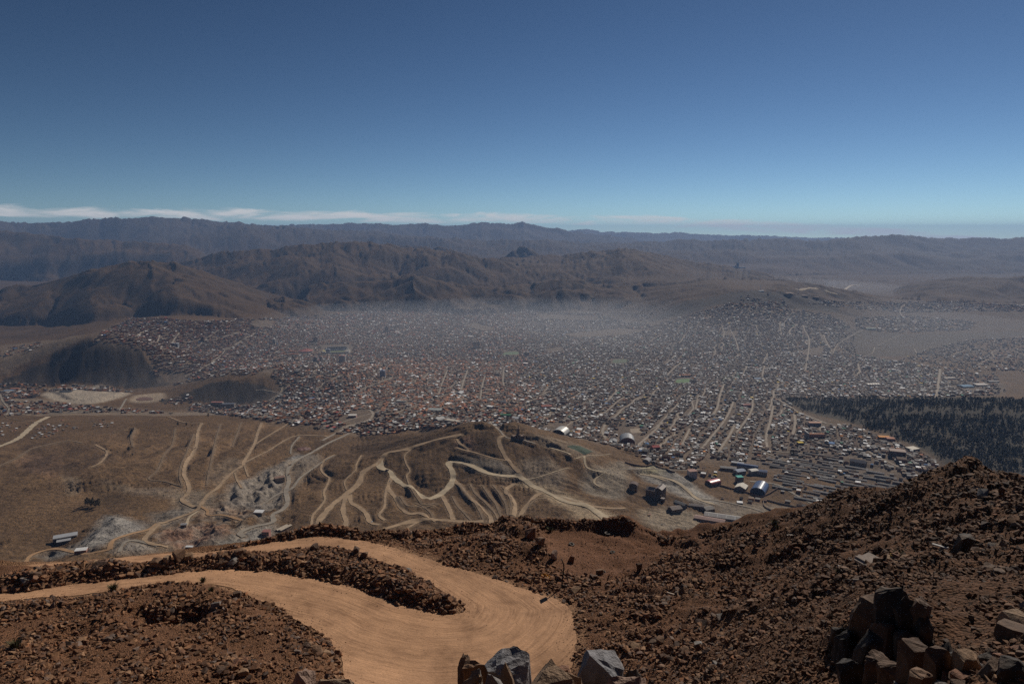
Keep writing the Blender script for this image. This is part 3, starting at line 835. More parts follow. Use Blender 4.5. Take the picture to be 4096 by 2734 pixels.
for poly, col, amt in [
  (P1([(700, 780), (850, 790), (990, 850), (900, 890), (760, 940), (640, 1000), (560, 1000), (520, 960), (600, 900), (660, 830)]), (0.27, 0.25, 0.23), 1.0),
  (P1([(240, 1040), (350, 1010), (480, 980), (540, 1000), (400, 1060)]), (0.2, 0.185, 0.17), 0.9),
  (P1([(760, 960), (900, 930), (1060, 980), (1000, 1010), (780, 1030)]), GREYT, 0.9),
  (P1([(1620, 860), (1700, 840), (1830, 820), (1850, 870), (1800, 930), (1700, 960), (1560, 930)]), (0.235, 0.215, 0.195), 0.95),
  (P1([(1330, 960), (1500, 920), (1700, 920), (1800, 940), (1500, 990)]), (0.21, 0.195, 0.175), 0.9),
  (P1([(1020, 900), (1300, 830), (1480, 820), (1550, 880), (1400, 950), (1150, 970)]), (0.25, 0.15, 0.105), 0.9),
  (P1([(1300, 730), (1420, 720), (1560, 700), (1700, 770), (1500, 800), (1350, 790)]), (0.27, 0.19, 0.14), 0.7),
  (P1([(1500, 640), (1560, 560), (1700, 520), (1760, 470), (1900, 410), (1960, 430), (1920, 560), (1900, 680), (1780, 740), (1600, 720), (1520, 700)]), GREYT, 0.85),
  (P1([(1930, 400), (2000, 350), (2080, 370), (1980, 420)]), (0.2, 0.2, 0.2), 0.9),
  (P1([(1150, 740), (1300, 700), (1330, 730), (1200, 790)]), (0.24, 0.225, 0.21), 0.8),
  (P1([(690, 540), (900, 590), (1220, 590), (1200, 660), (1000, 640), (760, 600)]), (0.24, 0.19, 0.145), 0.6),
  (P1([(430, 510), (520, 520), (520, 620), (470, 625)]), (0.24, 0.19, 0.14), 0.7),
  (P1([(100, 400), (260, 350), (400, 380), (380, 520), (200, 480)]), (0.19, 0.115, 0.08), 0.5),
  (P2([(1230, 330), (1560, 420), (1500, 445), (1300, 380)]), (0.24, 0.205, 0.165), 0.6),
  (P2([(1230, 300), (1540, 330), (1640, 440), (1540, 420), (1300, 350)]), (0.23, 0.20, 0.165), 0.7),
  (P2([(1640, 330), (1800, 300), (1950, 400), (1900, 520), (1700, 470)]), (0.24, 0.20, 0.16), 0.55),
  (P2([(1640, 440), (1850, 500), (2100, 600), (2300, 700), (2150, 740), (1950, 640), (1800, 560), (1650, 490)]), (0.32, 0.245, 0.165), 0.9),
  (P2([(1210, 200), (1300, 150), (1340, 210), (1320, 260), (1250, 230)]), (0.25, 0.15, 0.105), 0.8),
  (P2([(2100, 400), (2349, 330), (2349, 560), (2150, 560), (2050, 480)]), (0.27, 0.235, 0.19), 0.7),
  ([(2520, 1870), (2640, 1870), (2720, 1900), (2800, 1960), (2880, 2020), (2760, 2000), (2660, 1950), (2580, 1920)], (0.285, 0.265, 0.24), 0.95),
  ([(2560, 1868), (2640, 1872), (2640, 1895), (2560, 1890)], (0.36, 0.32, 0.20), 0.8),
  ([(2560, 2040), (2700, 2030), (2860, 2080), (2800, 2120), (2600, 2110)], (0.30, 0.25, 0.19), 0.7),
  ([(2860, 2000), (3100, 2020), (3250, 2040), (3100, 2080), (2900, 2060)], (0.26, 0.225, 0.185), 0.6),
  ([(200, 1555), (330, 1545), (450, 1555), (520, 1575), (400, 1610), (260, 1610), (170, 1580)], (0.33, 0.28, 0.225), 1.0),
  ([(540, 1580), (640, 1570), (660, 1590), (600, 1610), (520, 1605)], (0.34, 0.27, 0.20), 0.9),
  ([(0, 1560), (200, 1600), (600, 1640), (900, 1650), (500, 1660), (0, 1655)], (0.22, 0.175, 0.135), 0.7),
  ([(0, 1380), (200, 1360), (330, 1340), (300, 1370), (100, 1450), (0, 1480)], (0.25, 0.19, 0.135), 0.6),
  ([(3700, 1520), (3980, 1520), (4000, 1580), (3700, 1590)], (0.15, 0.125, 0.105), 0.6),
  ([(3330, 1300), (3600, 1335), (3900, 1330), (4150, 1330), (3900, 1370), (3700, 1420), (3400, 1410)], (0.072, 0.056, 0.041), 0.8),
  (P1([(1150, 640), (1350, 600), (1480, 640), (1400, 720), (1200, 760)]), (0.215, 0.175, 0.135), 0.75),
  (P1([(1000, 760), (1200, 740), (1250, 800), (1050, 850)]), (0.20, 0.175, 0.15), 0.7),
  (P1([(1960, 420), (2100, 360), (2160, 420), (2000, 560), (1960, 640)]), (0.19, 0.165, 0.14), 0.7),
  (P1([(1400, 480), (1560, 380), (1640, 420), (1560, 500), (1440, 590)]), (0.20, 0.155, 0.115), 0.6),
  (P1([(600, 560), (800, 560), (860, 640), (760, 720), (620, 650)]), (0.075, 0.05, 0.03), 0.6),
  (P1([(150, 300), (500, 290), (700, 350), (650, 470), (400, 500), (200, 420)]), (0.085, 0.054, 0.034), 0.6),
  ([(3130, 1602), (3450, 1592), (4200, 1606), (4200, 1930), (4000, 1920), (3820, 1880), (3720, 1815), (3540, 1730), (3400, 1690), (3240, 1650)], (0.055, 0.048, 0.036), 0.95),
  ([(2560, 1292), (2700, 1222), (2850, 1186), (3000, 1162), (3120, 1167), (3300, 1214), (3350, 1250), (3150, 1232), (2900, 1217), (2750, 1258)], (0.052, 0.042, 0.033), 0.9),
  ([(2100, 1880 - 130), (2380, 1800), (2360, 1830), (2250, 1810)], (0.24, 0.195, 0.15), 0.5),
 ]:
    patch(poly, col, amt)

rvn = fbm(TX[rr0:rr1] / 30, TY[rr0:rr1] / 30, 3, 351)
rvf = (np.where(rmk, smooth(0, 35, rdist), 0) * smooth(-0.25, 0.3, rvn) * 0.55)[..., None]
tint[rr0:rr1] = tint[rr0:rr1] * (1 - rvf) + np.array((0.25, 0.215, 0.18)) * rvf
# the side of every cut shows fresh soil
tint = tint * (1 - 0.55 * roadness[..., None]) + np.array((0.27, 0.195, 0.13)) * 0.55 * roadness[..., None]
tint = np.clip(tint, 0.02, 0.6)

ter = NT('dry_ground', 0.95, 0.12)
co = ter.coord()
na = ter.noise(co, 0.012, 6, 0.6)
nb = ter.noise(co, 0.11, 5, 0.65)
nc = ter.noise(ter.mapped(co, (1, 1, 3)), 0.35, 3, 0.7)
c1 = ter.mix(1.0, ter.attr('tint'), ter.ramp(nb, [(0.3, (0.48, 0.48, 0.48)), (0.5, (1, 1, 1)), (0.7, (1.42, 1.4, 1.34))]), 'MULTIPLY')
c2 = ter.mix(1.0, c1, ter.ramp(na, [(0.3, (0.78, 0.78, 0.8)), (0.7, (1.2, 1.18, 1.14))]), 'MULTIPLY')
c3 = ter.mix(1.0, c2, ter.ramp(nc, [(0.36, (0.42, 0.43, 0.42)), (0.47, (1, 1, 1)), (0.75, (1.25, 1.24, 1.2))]), 'MULTIPLY')
ter.base(c3)
ter.bump(ter.math('ADD', nb, ter.math('MULTIPLY', nc, 0.5)), 0.8, 4.5)
V = np.c_[TX.ravel(), TY.ravel(), TZ.ravel()]
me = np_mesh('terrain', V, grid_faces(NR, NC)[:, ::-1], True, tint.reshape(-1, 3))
tag(link('terrain', me, None, ter.m), kind='structure')

# ------------------------------------------------------------------ the near slope with the hairpin road
FD = np.concatenate([logsteps(1.2, 14, 0.035), logsteps(14, 150, 0.0062), logsteps(150, 262, 0.03), [262.0]])
FA = np.linspace(R(-52), R(52), 440)
fr_, fc_ = len(FD), len(FA)
FDD, FAA = np.meshgrid(FD, FA, indexing='ij')
FX, FY = FDD * np.sin(FAA), FDD * np.cos(FAA)
fp = []
def fdrop(px, py, drop):
    a, s = ray(px, py)
    fp.append((float(a), drop / float(s) / 1.0 * 1.0, CAMZ - drop))
def fY(px, py, Y, lower=0.0):
    x, y, z = cpt(px, py, Y)
    fp.append((math.atan2(x, y), math.hypot(x, y), float(z) - lower))
# the road surface, pixel and drop below the camera
for px, py, dr in [(-200, 2395, 53), (0, 2387, 53), (300, 2365, 53), (600, 2325, 53), (900, 2305, 53), (1150, 2340, 53), (1300, 2420, 53), (1450, 2550, 52.7), (1600, 2680, 52.4), (1800, 2550, 52.8), (1900, 2650, 52.4),
                   (2000, 2500, 53.1), (2150, 2580, 52.8), (2200, 2480, 53.2), (2000, 2390, 53.7), (1850, 2320, 54.1), (1700, 2272, 54.5), (1550, 2220, 54.9), (1400, 2180, 55.2), (1200, 2186, 55.4), (1000, 2205, 55.5), (750, 2232, 55.7),
                   (500, 2250, 55.9), (250, 2265, 56.1), (60, 2274, 56.2), (-200, 2285, 56.3), (1800, 2734, 52.2), (2200, 2734, 52.2),
                   (-200, 2734, 48.0), (0, 2734, 48.3), (400, 2734, 48.5), (800, 2734, 48.8), (1200, 2734, 50.2), (0, 2560, 51.0), (400, 2560, 51.3), (800, 2560, 51.6), (1150, 2600, 51.8), (200, 2440, 52.4), (700, 2420, 52.4), (1000, 2460, 52.5),
                   (2300, 2150, 57.0), (2500, 2250, 56.3), (2650, 2200, 56.6), (2420, 2130, 57.3), (2200, 2150, 56.8), (2350, 2300, 55.6), (2250, 2330, 54.6), (2100, 2310, 54.3), (1950, 2180, 54.6), (2080, 2150, 54.4), (2150, 2240, 54.4), (1800, 2170, 55.1)]:
    fdrop(px, py, dr)
for px, py, Y in [(3900, 2100, 70), (4096, 2300, 45), (4500, 2300, 42), (3500, 2150, 85), (3700, 2050, 84), (3100, 2250, 95), (2800, 2300, 98), (2700, 2500, 78), (2450, 2450, 87), (2500, 2600, 74), (3200, 2450, 55), (3000, 2600, 48), (2650, 2700, 62),
                  (3400, 2400, 38), (3800, 2450, 31), (4096, 2600, 21), (4096, 2734, 16.5), (4500, 2734, 15), (3600, 2734, 22), (3200, 2734, 30), (2900, 2734, 42), (2700, 2200, 116), (2900, 2180, 108), (3200, 2120, 102), (3450, 2040, 98),
                  (3650, 2300, 52), (3300, 2330, 60), (4000, 2200, 57)]:
    fY(px, py, Y)
CREST = [(-250, 2240, 109.5), (0, 2236, 110), (60, 2243, 109.5), (298, 2234, 110.5), (477, 2219, 112), (656, 2201, 114), (894, 2177, 116.5), (1013, 2162, 118), (1103, 2138, 119.5), (1252, 2106, 121), (1300, 2101, 121), (1360, 2111, 120.5),
         (1479, 2129, 119.5), (1538, 2120, 120.5), (1640, 2135, 121), (1717, 2126, 122.5), (1836, 2105, 124.5), (1973, 2094, 125.5), (2003, 2074, 126), (2134, 2073, 126), (2283, 2085, 126), (2402, 2079, 126), (2522, 2079, 125.5), (2569, 2094, 125.5),
         (2626, 2124, 125), (2770, 2121, 124), (2907, 2094, 123), (3056, 2061, 121), (3175, 2043, 118), (3294, 2002, 114), (3413, 1960, 110), (3532, 1954, 106.5), (3652, 1936, 103), (3760, 1892, 99.5), (3804, 1858, 97.5), (3860, 1852, 95.5), (3903, 1858, 94),
         (3918, 1898, 93), (4001, 1905, 90), (4096, 1921, 86), (4400, 1950, 80), (4900, 1950, 72)]
for i_, (px, py, Y) in enumerate(CREST):
    fY(px, py, Y, 0.9 if px < 2750 else 0.0)
for a_ in (-0.8, -0.5, -0.25, 0.0, 0.2):
    for d_, dr_ in ((1.2, 1.7), (3.0, 2.55), (5.0, 4.0), (7.0, 6.4), (12, 12.0), (30, 27.5), (50, 41.0)):
        fp.append((a_, d_ / math.cos(a_), CAMZ - dr_))
for a_ in (0.45, 0.65, 0.85):
    for d_, dr_ in ((1.2, 1.7), (4.0, 3.6), (8.0, 7.2)):
        fp.append((a_, d_ / math.cos(a_), CAMZ - dr_))
fp = np.array(fp)
fbase = TPS(np.c_[fp[:, 0], np.log(fp[:, 1])], fp[:, 2], 3e-4)
FZ = tps_grid(fbase, FD, FA, 3)
cr = np.array([(math.atan2(*cpt(px, py, Y)[:2]), math.hypot(*cpt(px, py, Y)[:2]), cpt(px, py, Y)[2]) for px, py, Y in CREST])
cD, cZ = np.interp(FA, cr[:, 0], cr[:, 1]), np.interp(FA, cr[:, 0], cr[:, 2])
bermy = 1 - smooth(0.235, 0.255, FA)
over = FDD - cD[None]
zc0 = cZ - 0.9 * bermy
fall = zc0[None] - 0.10 * np.clip(over, 0, None) - 0.75 * np.clip(over - 1.5, 0, None)
FZ = np.where(over > 0, fall, FZ)
FBASE = FZ.copy()

def fz_at(x, y, Z=None):
    Z = FZ if Z is None else Z
    x = np.asarray(x, float); y = np.asarray(y, float)
    d, a = np.hypot(x, y), np.arctan2(x, y)
    fi = np.interp(d, FD, np.arange(fr_)); fj = np.interp(a, FA, np.arange(fc_))
    i = np.clip(fi.astype(int), 0, fr_ - 2); j = np.clip(fj.astype(int), 0, fc_ - 2)
    u, v = fi - i, fj - j
    return Z[i, j] * (1 - u) * (1 - v) + Z[i + 1, j] * u * (1 - v) + Z[i, j + 1] * (1 - u) * v + Z[i + 1, j + 1] * u * v
_fd = np.linspace(9.0, 150, 5000)
def fcast(px, py, dmin=9.0, Z=None):
    a, s = ray(px, py)
    d = _fd[_fd >= dmin]
    z = fz_at(d * math.sin(a), d * math.cos(a), Z)
    k = np.nonzero(CAMZ - s * d <= z)[0]
    k = k[0] if len(k) else len(d) - 1
    return np.array([d[k] * math.sin(a), d[k] * math.cos(a), z[k]])
def fcasts(pts, dmin=40.0):
    return np.array([fcast(px, py, dmin, FBASE) for px, py in pts])

OUT = [[(-150, 2277), (60, 2267), (358, 2244), (596, 2223), (834, 2208), (1013, 2184), (1132, 2163), (1300, 2149), (1407, 2155), (1538, 2181), (1658, 2219), (1777, 2254), (1896, 2290), (2015, 2326), (2134, 2368), (2224, 2395)],
       [(2283, 2439), (2290, 2490), (2307, 2552), (2301, 2606), (2285, 2660), (2250, 2730), (2100, 2790), (1800, 2800), (1560, 2790)],
       [(1407, 2734), (1380, 2672), (1341, 2600), (1252, 2523), (1132, 2439), (1000, 2385), (924, 2350), (805, 2338), (656, 2338), (536, 2352), (417, 2368), (238, 2386), (0, 2403), (-150, 2415)]]
INN = [[(-150, 2292), (60, 2283), (298, 2274), (596, 2264), (775, 2250), (924, 2232), (1192, 2212), (1300, 2198), (1419, 2212), (1538, 2262), (1658, 2300), (1747, 2352), (1824, 2400)],
       [(1845, 2416), (1866, 2437), (1848, 2450)],
       [(1807, 2455), (1717, 2443), (1598, 2419), (1479, 2372), (1360, 2336), (1192, 2306), (1013, 2282), (894, 2276), (596, 2303), (417, 2324), (179, 2354), (0, 2372), (-150, 2385)]]
def path_n(pts, n):
    w = fcasts(pts)
    rs = resample(w, 0.5)
    q = np.linspace(0, len(rs) - 1, n)
    return np.stack([np.interp(q, np.arange(len(rs)), rs[:, k]) for k in range(2)], 1)
o_all = sum(OUT, []); i_all = sum(INN, [])
ow = resample(fcasts(o_all), 0.5)[:, :2]
iw = resample(fcasts(i_all), 0.5)[:, :2]
def split_idx(path, segs):
    k1 = np.argmin(np.hypot(*(path - fcasts([segs[1][0]])[0, :2]).T)); k2 = np.argmin(np.hypot(*(path - fcasts([segs[2][0]])[0, :2]).T))
    return k1, k2
NS = (230, 150, 230)
def seg_sample(path, segs):
    k1, k2 = split_idx(path, segs)
    b = [np.linspace(0, k1, NS[0], endpoint=False), np.linspace(k1, k2, NS[1], endpoint=False), np.linspace(k2, len(path) - 1, NS[2])]
    q = np.concatenate(b)
    return np.stack([np.interp(q, np.arange(len(path)), path[:, k]) for k in range(2)], 1)
def ragged(p, seed):
    t = np.gradient(p, axis=0); t /= np.hypot(t[:, 0], t[:, 1])[:, None] + 1e-9
    k = np.arange(len(p)) * 0.5
    off = 0.55 * perlin(k / 6.0, 0 * k + seed, seed) + 0.22 * perlin(k / 1.7, 0 * k + seed, seed + 1)
    return p + np.c_[-t[:, 1], t[:, 0]] * off[:, None]
ow, iw = ragged(ow, 3), ragged(iw, 7)
oS, iS = seg_sample(ow, OUT), seg_sample(iw, INN)
road_poly = np.concatenate([ow, iw[::-1]])
island = iw
rmask = in_poly(FX, FY, road_poly)
rd_d = np.minimum(poly_dist(FX, FY, ow[::3], 12)[0], poly_dist(FX, FY, iw[::3], 12)[0])
roadf = np.where(rmask, 1.0, 1 - smooth(0.1, 1.6, rd_d))
# berm between the lanes, berm along the outer edge, the mound with its pit
isl = in_poly(FX, FY, island) & (FDD > 60)
di = poly_dist(FX, FY, iw[::3], 12)[0]
FZ = FZ + np.where(isl, 1.75 * smooth(0.0, 2.6, di), 0) * (0.8 + 0.5 * fbm(FX / 5, FY / 5, 3, 9))
crest_xy = np.c_[cD * np.sin(FA), cD * np.cos(FA)]
bw = np.where(FAA < 0.25, 1.0, 0.0)
FZ = FZ + bermy[None] * (1.0 + 0.5 * perlin(FX / 3.5, FY / 3.5, 77)) * np.exp(-((over + 0.3) / 1.25) ** 2) * (1 - roadf * 0.8)
mound = fcasts([(-150, 2425), (0, 2412), (238, 2394), (417, 2376), (536, 2358), (656, 2344), (805, 2344), (924, 2356), (1000, 2395), (1132, 2448), (1252, 2532), (1341, 2608), (1380, 2680), (1390, 2760), (600, 2780), (-150, 2780)])[:, :2]
mound = resample(np.r_[mound, mound[:1]], 1.0)
inm = in_poly(FX, FY, mound)
dm = poly_dist(FX, FY, mound, 12)[0]
lump = 0.5 + 0.5 * fbm(FX / 9, FY / 9, 4, 19)
FZ = FZ + np.where(inm, smooth(0, 4.5, dm) * (0.5 + 1.5 * lump), 0)
def bumpat(px, py, rx, ry, h, sharp=1.0, ang=0.0):
    global FZ
    p = fcast(px, py, 12.0, FBASE)
    c, s = math.cos(ang), math.sin(ang)
    u = ((FX - p[0]) * c + (FY - p[1]) * s) / rx
    v = (-(FX - p[0]) * s + (FY - p[1]) * c) / ry
    q = u * u + v * v
    FZ = FZ + h * np.exp(-q ** sharp) * (1 - roadf)
bumpat(700, 2350, 9, 3.2, 0.9)
bumpat(640, 2500, 2.6, 2.0, -1.6, 2.0)
bumpat(760, 2480, 2.6, 2.4, -2.8, 2.0, 0.3)
bumpat(560, 2480, 2.2, 1.5, -1.2, 2.0)
bumpat(300, 2560, 2.4, 1.5, -0.9)
bumpat(1450, 2122, 2.0, 2.0, 0.7)
bumpat(2080, 2135, 5.0, 3.0, 2.0, 2.0, -0.5)
bumpat(2160, 2210, 3.5, 3.0, 1.3, 1.5)
bumpat(1950, 2165, 6.0, 3.0, 0.8)
bumpat(2470, 2100, 5.0, 1.6, 0.5)
bumpat(2560, 2440, 5.0, 3.0, 0.9)
bumpat(2900, 2330, 6.0, 2.5, 1.0)
bumpat(3300, 2090, 8.0, 3.0, 0.9, 1.0, -0.6)
bumpat(3600, 2010, 8.0, 3.0, 1.0, 1.0, -0.5)
bumpat(3860, 1875, 3.0, 2.0, 0.9, 2.0)
bumpat(3500, 2520, 2.6, 2.2, 1.5, 2.0)
bumpat(3640, 2560, 2.0, 2.0, 1.0, 2.0)
rough_r = smooth(0.06, 0.2, FAA) * smooth(8, 14, FDD)
rg = ridged(FX / 11 + 0.4 * FY / 11, FY / 11, 4, 55) - 0.5
FZ = FZ + (1 - roadf) * rough_r * (rg * 2.1 * np.clip(FDD / 70, 0.35, 1) + 0.35 * fbm(FX / 2.3, FY / 2.3, 3, 57))
FZ = FZ + (1 - roadf) * smooth(8, 14, FDD) * 0.20 * fbm(FX / 1.3, FY / 1.3, 3, 59)
# ruts and washboard of the road itself
gt = np.array((0.165, 0.082, 0.044))
fn = fbm(FX / 14, FY / 14, 4, 91); fn2 = fbm(FX / 3, FY / 3, 3, 93)
ftint = gt * (1 + 0.28 * fn + 0.25 * fn2)[..., None]
redd = smooth(0.0, 0.12, FAA) * (1 - smooth(0.24, 0.42, FAA)) * smooth(85, 110, FDD)
ftint = ftint * (1 - 0.55 * redd[..., None]) + np.array((0.165, 0.078, 0.045)) * 0.55 * redd[..., None]
ftint *= (1 - 0.33 * smooth(0.12, 0.5, FAA))[..., None]  # ground darker towards the right: that slope's shade put into the tint
edge = np.where(rmask, 1.0, 1 - smooth(0.2, 1.8 , rd_d + 0.7 * fn2))
ftint = ftint * (1 - 0.7 * edge[..., None]) + np.array((0.34, 0.20, 0.115)) * 0.7 * edge[..., None]
ftint = np.clip(ftint, 0.02, 0.6)

fg = NT('stony_soil', 0.95, 0.15)
co = fg.coord()
a1 = fg.noise(co, 2.2, 5, 0.65)
a2 = fg.noise(co, 9.0, 3, 0.6)
vor = fg.n('ShaderNodeTexVoronoi'); vor.inputs['Scale'].default_value = 5.5
fg.link(co, vor.inputs['Vector'])
cc = fg.mix(1.0, fg.attr('tint'), fg.ramp(a1, [(0.3, (0.62, 0.60, 0.58)), (0.7, (1.3, 1.3, 1.3))]), 'MULTIPLY')
cc = fg.mix(0.55, cc, fg.mix(1.0, cc, fg.ramp(vor.outputs['Color'], [(0.1, (0.5, 0.5, 0.5)), (0.9, (1.5, 1.5, 1.5))]), 'MULTIPLY'))
fg.base(cc)
fg.bump(fg.math('ADD', fg.math('ADD', a1, fg.math('MULTIPLY', a2, 0.5)), fg.math('MULTIPLY', vor.outputs['Distance'], -0.9)), 0.9, 0.22)
V = np.c_[FX.ravel(), FY.ravel(), FZ.ravel()]
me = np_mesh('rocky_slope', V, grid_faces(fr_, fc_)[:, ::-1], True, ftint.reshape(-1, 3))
tag(link('rocky_slope', me, None, fg.m), kind='structure')

# the road: a strip round the hairpin, its own length and width as coordinates for the wheel tracks
NT_ = 26
tt = np.linspace(0, 1, NT_)
RS = iS[:, None, :] * (1 - tt)[None, :, None] + oS[:, None, :] * tt[None, :, None]
sl = np.r_[0, np.cumsum(np.hypot(*np.diff(RS[:, NT_ // 2], axis=0).T))]
wd = np.hypot(*(oS - iS).T)
lane = tt[None] * wd[:, None]
rz = fz_at(RS[..., 0], RS[..., 1])
wob_ = 1.1 * perlin(sl[:, None] / 17 + 0 * lane, lane / 7, 509)
rut = 0.022 * perlin(sl[:, None] / 14 + 0 * lane, (lane + wob_) / 0.9, 501) + 0.04 * fbm(RS[..., 0] / 1.5, RS[..., 1] / 1.5, 2, 503)
rut = rut * np.minimum(1, np.minimum(tt, 1 - tt) * 8)[None]
V = np.stack([RS[..., 0], RS[..., 1], rz + 0.06 + np.clip(rut, -0.05, 0.06)], -1).reshape(-1, 3)
me = np_mesh('mountain_road', V, grid_faces(len(sl), NT_), True)
uv = me.attributes.new('lane', 'FLOAT_VECTOR', 'POINT')
uv.data.foreach_set('vector', np.stack([np.repeat(sl, NT_), lane.ravel(), np.repeat(wd, NT_)], 1).astype(np.float32).ravel())
rd = NT('packed_road_dirt', 0.93, 0.2)
an = rd.n('ShaderNodeAttribute'); an.attribute_name = 'lane'
lv = an.outputs['Vector']
t1 = rd.noise(rd.mapped(lv, (0.05, 0.8, 0)), 1.0, 6, 0.65, 1.6)
t2 = rd.noise(rd.mapped(lv, (0.25, 3.6, 0)), 1.0, 4, 0.6, 0.8)
co = rd.coord()
b1 = rd.noise(co, 0.22, 5, 0.6)
b2 = rd.noise(co, 4.0, 4, 0.65)
bc = rd.mix(1.0, (0.435, 0.25, 0.142), rd.ramp(t1, [(0.32, (0.70, 0.67, 0.65)), (0.5, (1, 1, 1)), (0.72, (1.13, 1.12, 1.11))]), 'MULTIPLY')
bc = rd.mix(1.0, bc, rd.ramp(b1, [(0.3, (0.68, 0.66, 0.65)), (0.5, (1.0, 1.0, 1.0)), (0.7, (1.16, 1.16, 1.15))]), 'MULTIPLY')
bc = rd.mix(1.0, bc, rd.ramp(t2, [(0.3, (0.86, 0.85, 0.84)), (0.7, (1.08, 1.08, 1.08))]), 'MULTIPLY')
bc = rd.mix(1.0, bc, rd.ramp(b2, [(0.3, (0.8, 0.8, 0.8)), (0.6, (1.05, 1.05, 1.05))]), 'MULTIPLY')
rd.base(bc)
rd.bump(rd.math('ADD', rd.math('MULTIPLY', t2, 1.0), rd.math('MULTIPLY', b2, 0.7)), 0.6, 0.12)
tag(link('mountain_road', me, None, rd.m), kind='structure')

# ------------------------------------------------------------------ rocks
def hull(points):
    bm = bmesh.new()
    for p in points:
        bm.verts.new(p)
    r = bmesh.ops.convex_hull(bm, input=bm.verts)
    kill = list({g for g in r['geom_interior'] + r['geom_unused'] if isinstance(g, bmesh.types.BMVert)})
    bmesh.ops.delete(bm, geom=kill, context='VERTS')
    bmesh.ops.triangulate(bm, faces=bm.faces)
    bm.verts.ensure_lookup_table(); bm.verts.index_update()
    v = np.array([x.co[:] for x in bm.verts]); f = np.array([[x.index for x in fc.verts] for fc in bm.faces])
    bm.free()
    return v, f
def rock_pts(n, rr, box=0.55):
    """points of an angular stone: between a ball and a box, flattened"""
    p = rr.normal(size=(n, 3))
    p /= np.linalg.norm(p, axis=1)[:, None]
    q = np.sign(p) * np.abs(p) ** (1 - box)
    q *= rr.uniform(0.85, 1.1, (n, 1))
    return q * np.array([1.0, rr.uniform(0.6, 0.95), rr.uniform(0.38, 0.75)]) * 0.62
rr = np.random.default_rng(5)
SMALL = [hull(rock_pts(6, rr)) for _ in range(12)]
MEDIUM = [hull(rock_pts(11, rr)) for _ in range(14)]

def rotmats(n, rr, tilt=0.6):
    yaw = rr.uniform(0, 2 * np.pi, n); ax = rr.uniform(0, 2 * np.pi, n); t = rr.normal(0, tilt, n)
    c, s = np.cos(yaw), np.sin(yaw)
    Rz = np.zeros((n, 3, 3)); Rz[:, 0, 0] = c; Rz[:, 0, 1] = -s; Rz[:, 1, 0] = s; Rz[:, 1, 1] = c; Rz[:, 2, 2] = 1
    kx, ky = np.cos(ax), np.sin(ax)
    ct, st = np.cos(t), np.sin(t); vt = 1 - ct
    K = np.zeros((n, 3, 3))
    K[:, 0, 0] = ct + kx * kx * vt; K[:, 0, 1] = kx * ky * vt; K[:, 0, 2] = ky * st
    K[:, 1, 0] = kx * ky * vt; K[:, 1, 1] = ct + ky * ky * vt; K[:, 1, 2] = -kx * st
    K[:, 2, 0] = -ky * st; K[:, 2, 1] = kx * st; K[:, 2, 2] = ct
    return np.einsum('nij,njk->nik', K, Rz)
def rock_cols(n, rr, ang):
    pal = np.array([(0.180, 0.088, 0.046), (0.22, 0.115, 0.060), (0.14, 0.070, 0.039), (0.27, 0.155, 0.088), (0.12, 0.074, 0.054), (0.16, 0.115, 0.092), (0.23, 0.100, 0.045)])
    w = np.array([0.27, 0.22, 0.2, 0.1, 0.1, 0.05, 0.06])
    c = pal[rr.choice(len(pal), n, p=w)] * rr.uniform(0.7, 1.3, (n, 1))
    dk = (1 - 0.38 * smooth(0.12, 0.5, ang))[:, None]  # stones at right darkened to carry the slope's shade
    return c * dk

# where loose stone lies: everything but the road, thin on the tyre platform and on dusty patches
N0 = 400000
ln = rr.uniform(0, 1, N0)
d0 = np.sqrt(12.0 ** 2 + ln * (127.0 ** 2 - 12.0 ** 2))
a0 = rr.uniform(R(-40), R(41), N0)
# nearer stones can be smaller and still show, so draw more of them near
near_ = np.exp(rr.uniform(math.log(11), math.log(70), N0 // 3))
d0 = np.r_[d0, near_]; a0 = np.r_[a0, rr.uniform(R(5), R(41), len(near_))]
x0, y0 = d0 * np.sin(a0), d0 * np.cos(a0)
cdi = np.interp(a0, FA, cD)
keep = d0 < cdi + 0.8
rm = in_poly(x0, y0, road_poly)
rdd = np.minimum(poly_dist(x0, y0, ow[::3], 4)[0], poly_dist(x0, y0, iw[::3], 4)[0])
z0 = fz_at(x0, y0)
ppx, ppy = project(x0, y0, z0)
keep &= (ppx > -90) & (ppx < 4190) & (ppy < 2800)
clump = fbm(x0 / 6, y0 / 6, 3, 701) * 0.5 + 0.5
dens = 0.18 + 0.95 * smooth(0.32, 0.70, clump)
plat = in_poly(ppx, ppy, [(2160, 2110), (2560, 2105), (2650, 2160), (2640, 2230), (2560, 2290), (2420, 2310), (2330, 2300), (2230, 2270), (2190, 2200)])
dens = np.where(plat, 0.10, dens)
dust = in_poly(ppx, ppy, [(2700, 2150), (3000, 2090), (3200, 2060), (3250, 2090), (3000, 2160), (2800, 2200)]) | in_poly(ppx, ppy, [(2620, 2560), (2760, 2400), (2900, 2380), (2880, 2460), (2750, 2560), (2700, 2640)]) \
       | in_poly(ppx, ppy, [(3380, 2160), (3560, 2150), (3560, 2260), (3450, 2280), (3380, 2230)])
dens = np.where(dust, dens * 0.3, dens)
dens = np.where(isl_pts := in_poly(x0, y0, island), 1.0, dens)
edge_ = ~rm & (rdd < 1.0)
dens = np.where(edge_, dens * 0.8, dens)
dens = np.where(rm, np.where(rdd < 1.0, 0.55, np.where(rdd < 2.6, 0.14 * np.where(a0 > 0.0, 1.8, 1.0), 0.008)), dens)
cb = (np.abs(d0 - cdi) < 2.2) & (a0 < 0.25)
dens = np.where(cb & ~rm, 1.0, dens)
slant = np.hypot(d0, CAMZ - z0)
mpp = slant / 683.0                                    # metres per picture pixel
u = rr.uniform(0, 1, len(d0))
size = mpp * 0.95 * (1 - u * 0.997) ** (-1 / 1.45)
